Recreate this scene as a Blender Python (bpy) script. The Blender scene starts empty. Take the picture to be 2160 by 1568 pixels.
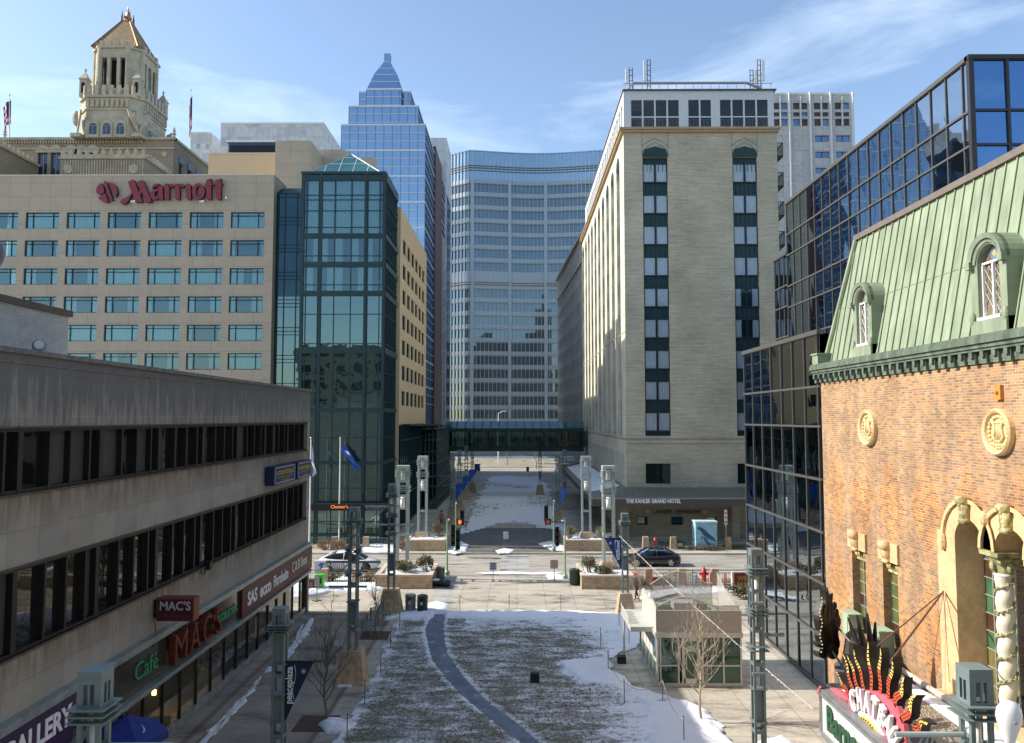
import bpy, bmesh, math, random
from mathutils import Vector, Matrix, Euler, noise as mnoise
random.seed(7)
R = math.radians
scene = bpy.context.scene
COL = scene.collection
# ------------------------------------------------------------------ camera
FP, PW, PH = 1600.0, 2160.0, 1568.0        # focal length in photo pixels, photo size
CAM = Vector((0, 0, 11.7))
PITCH = math.atan(99 / FP); YAW = math.atan(10 / FP)
cd = bpy.data.cameras.new('camera'); cam = bpy.data.objects.new('camera', cd); COL.objects.link(cam)
cd.sensor_width = 36; cd.lens = FP / PW * 36; cd.clip_start = 0.3; cd.clip_end = 6000
cam.location = CAM; cam.rotation_euler = Euler((R(90) + PITCH, 0, YAW), 'XYZ')
scene.camera = cam
CR = cam.rotation_euler.to_matrix()
# ------------------------------------------------------------------ light
SUN_EL, SUN_AZ = math.atan(0.68), math.atan2(0.06, -1.0)      # az measured from +X towards +Y
sv = Vector((math.cos(SUN_EL) * math.cos(SUN_AZ), math.cos(SUN_EL) * math.sin(SUN_AZ), math.sin(SUN_EL)))
sd = bpy.data.lights.new('sun', 'SUN'); sd.energy = 4.0; sd.angle = R(0.55); sd.color = (1.0, 0.93, 0.82)
so = bpy.data.objects.new('sun', sd); COL.objects.link(so); so.rotation_euler = sv.to_track_quat('Z', 'Y').to_euler()
so.location = (-60, 20, 80)
W = bpy.data.worlds.new('World'); scene.world = W; W.use_nodes = True
nt = W.node_tree; nt.nodes.clear()
def N(nt, typ, **kw):
    n = nt.nodes.new(typ)
    for k, v in kw.items():
        if k.startswith('i_'):
            k = k[2:]; k = int(k) if k.isdigit() else k
            n.inputs[k].default_value = v
        else: setattr(n, k, v)
    return n
sky = N(nt, 'ShaderNodeTexSky', sky_type='NISHITA', sun_disc=False, sun_elevation=SUN_EL,
        sun_rotation=math.atan2(sv.x, sv.y), altitude=300, air_density=1.0, dust_density=1.0, ozone_density=1.0)
tc = N(nt, 'ShaderNodeTexCoord')
mp = N(nt, 'ShaderNodeMapping'); mp.inputs['Rotation'].default_value = (0.0, R(-32), R(8)); mp.inputs['Scale'].default_value = (1.5, 1.6, 7.5)
nz = N(nt, 'ShaderNodeTexNoise'); nz.inputs['Scale'].default_value = 1.5; nz.inputs['Detail'].default_value = 7; nz.inputs['Roughness'].default_value = 0.58; nz.inputs['Distortion'].default_value = 0.5
rp = N(nt, 'ShaderNodeValToRGB'); rp.color_ramp.elements[0].position = 0.55; rp.color_ramp.elements[1].position = 0.88
mx = N(nt, 'ShaderNodeMix', data_type='RGBA')
mf = N(nt, 'ShaderNodeMath', operation='MULTIPLY'); mf.inputs[1].default_value = 0.5
bg = N(nt, 'ShaderNodeBackground'); bg.inputs['Strength'].default_value = 0.15
ow = N(nt, 'ShaderNodeOutputWorld')
L = nt.links.new
L(tc.outputs['Generated'], mp.inputs['Vector']); L(mp.outputs[0], nz.inputs['Vector']); L(nz.outputs['Fac'], rp.inputs[0])
L(rp.outputs[0], mf.inputs[0]); L(mf.outputs[0], mx.inputs[0]); L(sky.outputs[0], mx.inputs[6]); mx.inputs[7].default_value = (6.0, 6.8, 7.6, 1)
L(mx.outputs[2], bg.inputs[0]); L(bg.outputs[0], ow.inputs[0])
scene.view_settings.view_transform = 'Standard'; scene.view_settings.look = 'None'
scene.view_settings.exposure = 0.75; scene.view_settings.gamma = 1.0
scene.cycles.max_bounces = 8; scene.cycles.transparent_max_bounces = 12; scene.cycles.glossy_bounces = 4
scene.cycles.sample_clamp_indirect = 6.0
# ------------------------------------------------------------------ picture helpers (a pixel of the photo + a real depth gives a real point)
def ray(u, v):
    return CR @ Vector(((u - PW / 2) / FP, -(v - PH / 2) / FP, -1))
def P(u, v, Y): d = ray(u, v); return CAM + d * (Y / d.y)
def PX(u, v, X): d = ray(u, v); return CAM + d * (X / d.x)
def G(u, v, z=0.0): d = ray(u, v); return CAM + d * ((z - CAM.z) / d.z)
def zz(u, v, Y): return P(u, v, Y).z
def xx(u, v, Y): return P(u, v, Y).x
# ------------------------------------------------------------------ mesh builder
class MB:
    def __init__(s): s.v = []; s.f = []; s.mi = []; s.m = 0; s.sm = []; s.smooth = False
    def add(s, vs, fs):
        b = len(s.v); s.v += [tuple(p) for p in vs]
        for f in fs: s.f.append([b + i for i in f]); s.mi.append(s.m); s.sm.append(s.smooth)
    def quad(s, *p): s.add(p, [range(len(p))])
    def box(s, x0, x1, y0, y1, z0, z1):
        s.add([(x0,y0,z0),(x1,y0,z0),(x1,y1,z0),(x0,y1,z0),(x0,y0,z1),(x1,y0,z1),(x1,y1,z1),(x0,y1,z1)],
              [(0,3,2,1),(4,5,6,7),(0,1,5,4),(1,2,6,5),(2,3,7,6),(3,0,4,7)])
    def fb(s, fr, u0, u1, v0, v1, d0, d1):      # box in a facade frame
        q = [fr(u, v, d) for d in (d0, d1) for u, v in ((u0,v0),(u1,v0),(u1,v1),(u0,v1))]
        s.add(q, [(0,3,2,1),(4,5,6,7),(0,1,5,4),(1,2,6,5),(2,3,7,6),(3,0,4,7)])
    def hexa(s, b, t):                           # two quads of 4 points
        s.add(list(b) + list(t), [(0,3,2,1),(4,5,6,7),(0,1,5,4),(1,2,6,5),(2,3,7,6),(3,0,4,7)])
    def cyl(s, p0, p1, r0, r1=None, n=10, cap=True):
        r1 = r0 if r1 is None else r1; p0 = Vector(p0); p1 = Vector(p1); d = (p1 - p0)
        if d.length < 1e-6: return
        d.normalize(); a = Vector((0,0,1)) if abs(d.z) < 0.9 else Vector((1,0,0)); e1 = d.cross(a).normalized(); e2 = d.cross(e1)
        vs = []
        for p, r in ((p0, r0), (p1, r1)):
            for i in range(n): t = 2 * math.pi * i / n; vs.append(p + e1 * (r * math.cos(t)) + e2 * (r * math.sin(t)))
        fs = [(i, (i+1) % n, n + (i+1) % n, n + i) for i in range(n)]
        if cap: fs += [tuple(range(n))[::-1], tuple(range(n, 2*n))]
        s.add(vs, fs)
    def tube(s, pts, r, n=6):
        pts = [Vector(p) for p in pts]
        rs = r if isinstance(r, (list, tuple)) else [r] * len(pts)
        vs = []; fs = []; e1 = None
        for k, p in enumerate(pts):
            d = (pts[min(k+1, len(pts)-1)] - pts[max(k-1, 0)]).normalized()
            if e1 is None: a = Vector((0,0,1)) if abs(d.z) < 0.9 else Vector((1,0,0)); e1 = d.cross(a).normalized()
            else: e1 = (e1 - d * e1.dot(d)).normalized()
            e2 = d.cross(e1)
            for i in range(n): t = 2*math.pi*i/n; vs.append(p + e1*(rs[k]*math.cos(t)) + e2*(rs[k]*math.sin(t)))
        for k in range(len(pts)-1):
            for i in range(n): fs.append((k*n+i, k*n+(i+1)%n, (k+1)*n+(i+1)%n, (k+1)*n+i))
        fs += [tuple(range(n))[::-1], tuple(range((len(pts)-1)*n, len(pts)*n))]
        s.add(vs, fs)
    def lathe(s, c, prof, n=16, sx=1, sy=1):
        c = Vector(c); vs = []; fs = []
        for r, z in prof:
            for i in range(n): t = 2*math.pi*i/n; vs.append(c + Vector((r*sx*math.cos(t), r*sy*math.sin(t), z)))
        for k in range(len(prof)-1):
            for i in range(n): fs.append((k*n+i, k*n+(i+1)%n, (k+1)*n+(i+1)%n, (k+1)*n+i))
        fs += [tuple(range(n))[::-1], tuple(range((len(prof)-1)*n, len(prof)*n))]
        s.add(vs, fs)
    def ball(s, c, rx, ry=None, rz=None, n=12, m=8):
        ry = rx if ry is None else ry; rz = rx if rz is None else rz; c = Vector(c); vs = []; fs = []
        for j in range(1, m):
            a = math.pi * j / m
            for i in range(n): t = 2*math.pi*i/n; vs.append(c + Vector((rx*math.sin(a)*math.cos(t), ry*math.sin(a)*math.sin(t), rz*math.cos(a))))
        vs += [c + Vector((0,0,rz)), c - Vector((0,0,rz))]; k = len(vs)
        for j in range(m-2):
            for i in range(n): fs.append((j*n+i, (j+1)*n+i, (j+1)*n+(i+1)%n, j*n+(i+1)%n))
        for i in range(n): fs.append((k-2, i, (i+1)%n)); fs.append((k-1, (m-2)*n+(i+1)%n, (m-2)*n+i))
        s.add(vs, fs)
    def slab(s, pts, off):                        # polygon extruded by a vector
        pts = [Vector(p) for p in pts]; off = Vector(off); n = len(pts)
        s.add(pts + [p + off for p in pts], [tuple(range(n))[::-1], tuple(range(n, 2*n))] + [(i, (i+1)%n, n+(i+1)%n, n+i) for i in range(n)])
    def fslab(s, fr, uv, d0, d1):                 # polygon in a facade frame, from depth d0 to d1
        a = [fr(u, v, d0) for u, v in uv]; s.slab(a, fr(0,0,d1) - fr(0,0,d0))
    def wall(s, fr, u0, u1, v0, v1, holes, depth=0.25, d=0.0):   # wall face with rectangular openings and reveals
        us = sorted({u0, u1, *[min(max(h[0],u0),u1) for h in holes], *[min(max(h[1],u0),u1) for h in holes]})
        vs = sorted({v0, v1, *[min(max(h[2],v0),v1) for h in holes], *[min(max(h[3],v0),v1) for h in holes]})
        for j in range(len(vs)-1):
            b, t = vs[j], vs[j+1]; run = None
            if t - b < 1e-5: continue
            for i in range(len(us)-1):
                l, r = us[i], us[i+1]; mu, mv = (l+r)/2, (b+t)/2
                hole = any(h[0] < mu < h[1] and h[2] < mv < h[3] for h in holes)
                if hole or r - l < 1e-5:
                    if hole and run is not None: s.quad(fr(run,b,d), fr(l,b,d), fr(l,t,d), fr(run,t,d)); run = None
                elif run is None: run = l
            if run is not None: s.quad(fr(run,b,d), fr(us[-1],b,d), fr(us[-1],t,d), fr(run,t,d))
        for h in holes:
            a, b, c, e = h
            for q in (((a,c),(b,c)), ((b,c),(b,e)), ((b,e),(a,e)), ((a,e),(a,c))):
                s.quad(fr(*q[0], d), fr(*q[1], d), fr(*q[1], d-depth), fr(*q[0], d-depth))
    def xf(s, M): s.v = [tuple(M @ Vector(p)) for p in s.v]; return s
    def join(s, o, M=None):
        b = len(s.v); s.v += [tuple(M @ Vector(p)) if M else p for p in o.v]
        s.f += [[b+i for i in f] for f in o.f]; s.mi += [s.m + k for k in o.mi]; s.sm += o.sm
class Fr:                                        # facade frame: origin, horizontal unit, outward normal
    def __init__(s, o, u, n): s.o = Vector(o); s.u = Vector(u).normalized(); s.n = Vector(n).normalized()
    def __call__(s, u, v, d=0.0): return s.o + s.u*u + Vector((0,0,v)) + s.n*d
def front(Y, x0=0, z0=0): return Fr((x0, Y, z0), (1,0,0), (0,-1,0))
def left_side(X, z0=0): return Fr((X, 0, z0), (0,1,0), (1,0,0))      # building left of the street, facing +X; u is world Y
def right_side(X, z0=0): return Fr((X, 0, z0), (0,1,0), (-1,0,0))
def base_of(o):
    l = Vector((0,0,0))
    while o is not None: l += o.location; o = o.parent
    return l
def build(name, mb, mats, parent=None, label=None, cat=None, group=None, kind=None, loc=None):
    mats = mats if isinstance(mats, (list, tuple)) else [mats]
    me = bpy.data.meshes.new(name); off = base_of(parent) if parent else Vector((0,0,0))
    if loc is not None: off = Vector(loc)
    vs = [(p[0]-off.x, p[1]-off.y, p[2]-off.z) for p in mb.v] if off.length else mb.v
    me.from_pydata(vs, [], mb.f)
    for m in mats: me.materials.append(m)
    me.polygons.foreach_set('material_index', mb.mi); me.polygons.foreach_set('use_smooth', mb.sm); me.update()
    o = bpy.data.objects.new(name, me); COL.objects.link(o)
    if loc is not None: o.location = off
    if parent: o.parent = parent
    tag(o, label, cat, group, kind); return o
def tag(o, label=None, cat=None, group=None, kind=None):
    if label: o['label'] = label
    if cat: o['category'] = cat
    if group: o['group'] = group
    if kind: o['kind'] = kind
    return o
def thing(name, label, cat, loc=(0,0,0), group=None, rz=0):
    o = bpy.data.objects.new(name, None); COL.objects.link(o); o.location = loc; o.empty_display_size = 0.3
    o.rotation_euler = (0, 0, 0); tag(o, label, cat, group); return o
def struct(name, mb, mat): return build(name, mb, mat, kind='structure')
def kids(o): return [c for c in bpy.data.objects if c.parent == o]
def dup(root, loc, rz=0, label=None, group=None, scale=None):
    r = root.copy(); COL.objects.link(r); r.location = loc; r.rotation_euler = (0,0,rz)
    if scale: r.scale = scale
    if label: r['label'] = label
    if group: r['group'] = group
    for ch in kids(root):
        c = ch.copy(); COL.objects.link(c); c.parent = r
        for g in kids(ch): d = g.copy(); COL.objects.link(d); d.parent = c
    return r
def text_mb(txt, size, depth=0.02, bold=0.0, shear=0.0, width=None, align='CENTER', spacing=1.0):
    cu = bpy.data.curves.new('t', 'FONT'); cu.body = txt; cu.size = size; cu.extrude = depth/2; cu.offset = bold; cu.shear = shear
    cu.align_x = align; cu.align_y = 'CENTER'; cu.space_character = spacing; cu.resolution_u = 3
    o = bpy.data.objects.new('t', cu); COL.objects.link(o); dg = bpy.context.evaluated_depsgraph_get()
    me = bpy.data.meshes.new_from_object(o.evaluated_get(dg)); mb = MB()
    mb.add([tuple(v.co) for v in me.vertices], [tuple(p.vertices) for p in me.polygons])
    bpy.data.objects.remove(o); bpy.data.curves.remove(cu); bpy.data.meshes.remove(me)
    xs = [p[0] for p in mb.v]
    if width and xs:
        k = width / max(1e-6, max(xs) - min(xs)); c = (max(xs)+min(xs))/2 if align == 'CENTER' else min(xs)
        mb.v = [((p[0]-c)*k, p[1], p[2]) for p in mb.v]
    return mb
def put_text(mb, fr, u, v, d, flip=1):           # text laid into a facade frame (flip=-1 when frame u runs against reading)
    o = MB(); o.f = mb.f; o.mi = mb.mi; o.sm = mb.sm
    o.v = [tuple(fr(u + p[0]*flip, v + p[1], d + p[2])) for p in mb.v]; return o
# ------------------------------------------------------------------ materials
MC = {}
def nodes(name):
    m = bpy.data.materials.new(name); m.use_nodes = True; t = m.node_tree; t.nodes.clear()
    b = N(t, 'ShaderNodeBsdfPrincipled'); o = N(t, 'ShaderNodeOutputMaterial'); t.links.new(b.outputs[0], o.inputs[0]); return m, t, b, o
def coord(t, plane=None, scale=(1,1,1)):
    c = N(t, 'ShaderNodeTexCoord').outputs['Object']
    if plane:
        s = N(t, 'ShaderNodeSeparateXYZ'); t.links.new(c, s.inputs[0]); k = N(t, 'ShaderNodeCombineXYZ')
        t.links.new(s.outputs['XYZ'.index(plane[0].upper())], k.inputs[0]); t.links.new(s.outputs['XYZ'.index(plane[1].upper())], k.inputs[1]); c = k.outputs[0]
    m = N(t, 'ShaderNodeMapping'); t.links.new(c, m.inputs[0]); m.inputs['Scale'].default_value = scale; return m.outputs[0]
def noise(t, vec, scale, detail=4, rough=0.6, dist=0.0):
    n = N(t, 'ShaderNodeTexNoise'); t.links.new(vec, n.inputs['Vector']); n.inputs['Scale'].default_value = scale
    n.inputs['Detail'].default_value = detail; n.inputs['Roughness'].default_value = rough; n.inputs['Distortion'].default_value = dist; return n.outputs['Fac']
def ramp(t, fac, stops):
    r = N(t, 'ShaderNodeValToRGB'); t.links.new(fac, r.inputs[0]); e = r.color_ramp.elements
    while len(e) < len(stops): e.new(0.5)
    for k, (p, c) in enumerate(stops): e[k].position = p; e[k].color = (*c, 1) if len(c) == 3 else c
    return r.outputs[0]
def mixc(t, fac, a, b, mode='MIX'):
    m = N(t, 'ShaderNodeMix', data_type='RGBA', blend_type=mode)
    for i, x in ((0, fac), (6, a), (7, b)):
        if hasattr(x, 'is_output'): t.links.new(x, m.inputs[i])
        else: m.inputs[i].default_value = x if i == 0 else ((*x, 1) if len(x) == 3 else x)
    return m.outputs[2]
def mth(t, op, a, b=None):
    m = N(t, 'ShaderNodeMath', operation=op)
    for i, x in ((0, a), (1, b)):
        if x is None: continue
        if hasattr(x, 'is_output'): t.links.new(x, m.inputs[i])
        else: m.inputs[i].default_value = x
    return m.outputs[0]
def bump(t, b, h, dist=0.02, strength=0.5):
    n = N(t, 'ShaderNodeBump'); n.inputs['Distance'].default_value = dist; n.inputs['Strength'].default_value = strength
    t.links.new(h, n.inputs['Height']); t.links.new(n.outputs[0], b.inputs['Normal'])
def flat(name, col, rough=0.6, metal=0.0, var=0.12, vs=3.0, bmp=0.0, bs=40.0, spec=0.5):
    if name in MC: return MC[name]
    m, t, b, o = nodes(name); c = coord(t)
    f = noise(t, c, vs, 5, 0.65)
    lo = tuple(x*(1-var) for x in col); hi = tuple(min(1, x*(1+var)) for x in col)
    t.links.new(ramp(t, f, [(0.3, lo), (0.7, hi)]), b.inputs['Base Color'])
    b.inputs['Roughness'].default_value = rough; b.inputs['Metallic'].default_value = metal; b.inputs['Specular IOR Level'].default_value = spec
    if bmp: bump(t, b, noise(t, c, bs, 3), bmp, 0.6)
    MC[name] = m; return m
def emis(name, col, st):
    m, t, b, o = nodes(name); b.inputs['Base Color'].default_value = (*col, 1); b.inputs['Emission Color'].default_value = (*col, 1); b.inputs['Emission Strength'].default_value = st; return m
def mirror_glass(name, body, tint=(0.9,0.95,1), ior=1.9, rough=0.02, wob=0.004, ws=0.35, broad=0.0):   # opaque reflective facade glass
    m, t, b, o = nodes(name); t.nodes.remove(b); c = coord(t)
    d = N(t, 'ShaderNodeBsdfDiffuse'); f = noise(t, c, 0.25, 3); t.links.new(ramp(t, f, [(0.35, tuple(x*0.7 for x in body)), (0.65, tuple(x*1.25 for x in body))]), d.inputs[0])
    g = N(t, 'ShaderNodeBsdfGlossy'); g.inputs[0].default_value = (*tint, 1); g.inputs['Roughness'].default_value = rough
    fr = N(t, 'ShaderNodeFresnel'); fr.inputs[0].default_value = ior; mx = N(t, 'ShaderNodeMixShader')
    bn = N(t, 'ShaderNodeBump'); bn.inputs['Distance'].default_value = wob; bn.inputs['Strength'].default_value = 1.0
    t.links.new(noise(t, c, ws, 2), bn.inputs['Height']); t.links.new(bn.outputs[0], g.inputs['Normal']); t.links.new(bn.outputs[0], fr.inputs['Normal'])
    t.links.new(fr.outputs[0], mx.inputs[0]); t.links.new(d.outputs[0], mx.inputs[1])
    if broad:
        g2 = N(t, 'ShaderNodeBsdfGlossy'); g2.inputs[0].default_value = (*tint, 1); g2.inputs['Roughness'].default_value = 0.28
        m2 = N(t, 'ShaderNodeMixShader'); m2.inputs[0].default_value = broad; t.links.new(g.outputs[0], m2.inputs[1]); t.links.new(g2.outputs[0], m2.inputs[2]); t.links.new(m2.outputs[0], mx.inputs[2])
    else: t.links.new(g.outputs[0], mx.inputs[2])
    t.links.new(mx.outputs[0], o.inputs[0]); return m
def clear_glass(name, tint, ior=1.5, rough=0.01, gt=(1,1,1), wob=0.002, ws=0.5):       # see-through tinted glass
    m, t, b, o = nodes(name); t.nodes.remove(b); c = coord(t)
    d = N(t, 'ShaderNodeBsdfTransparent'); d.inputs[0].default_value = (*tint, 1)
    g = N(t, 'ShaderNodeBsdfGlossy'); g.inputs[0].default_value = (*gt, 1); g.inputs['Roughness'].default_value = rough
    fr = N(t, 'ShaderNodeFresnel'); fr.inputs[0].default_value = ior; mx = N(t, 'ShaderNodeMixShader')
    bn = N(t, 'ShaderNodeBump'); bn.inputs['Distance'].default_value = wob; bn.inputs['Strength'].default_value = 1.0
    t.links.new(noise(t, c, ws, 2), bn.inputs['Height']); t.links.new(bn.outputs[0], g.inputs['Normal'])
    t.links.new(fr.outputs[0], mx.inputs[0]); t.links.new(d.outputs[0], mx.inputs[1]); t.links.new(g.outputs[0], mx.inputs[2]); t.links.new(mx.outputs[0], o.inputs[0]); return m
def brickmat(name, plane, c1, c2, mortar, bw=0.2, bh=0.067, ms=0.008, rough=0.85, offs=0.5, var=None, bmp=0.004):
    m, t, b, o = nodes(name); c = coord(t, plane)
    k = N(t, 'ShaderNodeTexBrick'); t.links.new(c, k.inputs['Vector']); k.inputs['Scale'].default_value = 1.0
    k.inputs['Color1'].default_value = (*c1, 1); k.inputs['Color2'].default_value = (*c2, 1); k.inputs['Mortar'].default_value = (*mortar, 1)
    k.inputs['Brick Width'].default_value = bw; k.inputs['Row Height'].default_value = bh; k.inputs['Mortar Size'].default_value = ms; k.offset = offs
    f = noise(t, c, 0.35, 5); f2 = noise(t, c, 3.0, 4)
    col = mixc(t, 1.0, k.outputs['Color'], ramp(t, f, [(0.3, (0.82,0.82,0.82)), (0.7, (1.1,1.1,1.1))]), 'MULTIPLY')
    col = mixc(t, 1.0, col, ramp(t, f2, [(0.3, (0.88,0.88,0.88)), (0.7, (1.08,1.08,1.08))]), 'MULTIPLY')
    t.links.new(col, b.inputs['Base Color']); b.inputs['Roughness'].default_value = rough
    if bmp: bump(t, b, mth(t, 'SUBTRACT', 1.0, k.outputs['Fac']), bmp, 0.7)
    return m, t, b, k, c, col
# ================================================================== materials used by many
M = {}
M['tan'] = flat('tan_render', (0.50, 0.40, 0.29), 0.85, var=0.05, vs=0.6, bmp=0.002, bs=30)
M['tan2'] = flat('tan_render_reflected_sun', (0.60, 0.46, 0.29), 0.85, var=0.05, vs=0.6)  # yellowed to carry the reflected sun on the hotel's side wing
M['dgreen'] = flat('dark_green_metal', (0.018, 0.05, 0.055), 0.45, 0.3, var=0.15)
M['steel'] = flat('blue_grey_paint', (0.19, 0.24, 0.235), 0.5, 0.2, var=0.2, vs=2.0)
M['white'] = flat('white_paint', (0.74, 0.75, 0.74), 0.5, var=0.05)
M['black'] = flat('black_metal', (0.015, 0.015, 0.017), 0.45, 0.2)
M['dark'] = flat('dark_interior', (0.012, 0.013, 0.014), 0.9)
M['curtain'] = flat('curtain', (0.88, 0.90, 0.87), 0.9, var=0.1, vs=6)
M['bronze'] = flat('bronze_aluminium', (0.055, 0.05, 0.045), 0.45, 0.5, var=0.2)
M['concrete'] = flat('concrete', (0.42, 0.40, 0.37), 0.9, var=0.18, vs=1.5, bmp=0.003)
M['snow'] = None
def snowmat():
    m, t, b, o = nodes('snow'); c = coord(t)
    f = noise(t, c, 2.2, 6, 0.6); t.links.new(ramp(t, f, [(0.30, (0.52,0.51,0.50)), (0.42,(0.74,0.76,0.79)), (0.6, (0.87,0.89,0.92))]), b.inputs['Base Color'])
    b.inputs['Roughness'].default_value = 0.75; b.inputs['Specular IOR Level'].default_value = 0.25
    bump(t, b, mth(t, 'ADD', noise(t, c, 2.5, 4), mth(t, 'MULTIPLY', noise(t, c, 18, 3), 0.3)), 0.12, 0.6); return m
M['snow'] = snowmat()

# ------------------------------------------------------------------ helpers for towers
def octo(cx, cy, h, c): return [(cx-h+c, cy-h), (cx+h-c, cy-h), (cx+h, cy-h+c), (cx+h, cy+h-c), (cx+h-c, cy+h), (cx-h+c, cy+h), (cx-h, cy+h-c), (cx-h, cy-h+c)]
def prism(mb, pts, z0, z1, top=None):
    top = top or pts; n = len(pts)
    mb.add([(x,y,z0) for x,y in pts] + [(x,y,z1) for x,y in top], [tuple(range(n))[::-1], tuple(range(n,2*n))] + [(i,(i+1)%n,n+(i+1)%n,n+i) for i in range(n)])
def crenel(mb, pts, z, w=0.9, h=1.1, t=0.35):
    n = len(pts)
    for i in range(n):
        a = Vector((*pts[i],0)); b = Vector((*pts[(i+1)%n],0)); L_ = (b-a).length; k = max(1, int(L_/(2*w))); d = (b-a)/L_; nn = Vector((d.y,-d.x,0))
        for j in range(k):
            c = a + d*(L_*(j+0.5)/k); e = d*(w/2); f = nn*t
            q = [c-e-f*0.2, c+e-f*0.2, c+e-f, c-e-f]; q = [c-e+nn*0.05, c+e+nn*0.05, c+e-nn*t, c-e-nn*t]
            mb.add([(p.x,p.y,z) for p in q] + [(p.x,p.y,z+h) for p in q], [(4,5,6,7),(0,1,5,4),(1,2,6,5),(2,3,7,6),(3,0,4,7)])
def arch_pts(cx, w, z0, z1, n=8, pointed=0.0):
    r = w/2; zs = z1 - r*(1+pointed); q = [(cx-r, z0), (cx+r, z0)]
    for i in range(n+1):
        a = math.pi*i/n; q.append((cx + r*math.cos(a), zs + r*(1+pointed)*math.sin(a)**(1.0 if not pointed else 0.9)))
    return q

# ------------------------------------------------------------------ ornate stone tower building (far left)
def stone_material(name, base, patt=0.12):
    m, t, b, o = nodes(name); c = coord(t); f = noise(t, c, 0.5, 6, 0.7); g = noise(t, c, 5, 3)
    lo = tuple(x*0.72 for x in base); hi = tuple(min(1,x*1.18) for x in base)
    col = mixc(t, 1.0, ramp(t, f, [(0.3, lo), (0.65, hi)]), ramp(t, g, [(0.35, (1-patt*2,)*3), (0.65, (1.06,)*3)]), 'MULTIPLY')
    t.links.new(col, b.inputs['Base Color']); b.inputs['Roughness'].default_value = 0.85; bump(t, b, g, 0.05, 0.5); return m
M['cream'] = stone_material('carved_cream_stone', (0.50, 0.445, 0.33))
M['tanbrick'], *_ = brickmat('weathered_tan_brick', 'xz', (0.33,0.26,0.17), (0.24,0.185,0.12), (0.36,0.31,0.23), 0.6, 0.22, 0.03)
M['tanbrick_s'], *_ = brickmat('weathered_tan_brick_side', 'yz', (0.33,0.26,0.17), (0.24,0.185,0.12), (0.36,0.31,0.23), 0.6, 0.22, 0.03)
M['copper'] = flat('gilded_copper', (0.36, 0.17, 0.06), 0.45, 0.6, var=0.4, vs=0.8)
M['bluewin'] = mirror_glass('dark_blue_glass', (0.02,0.04,0.08), ior=1.7)

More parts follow.
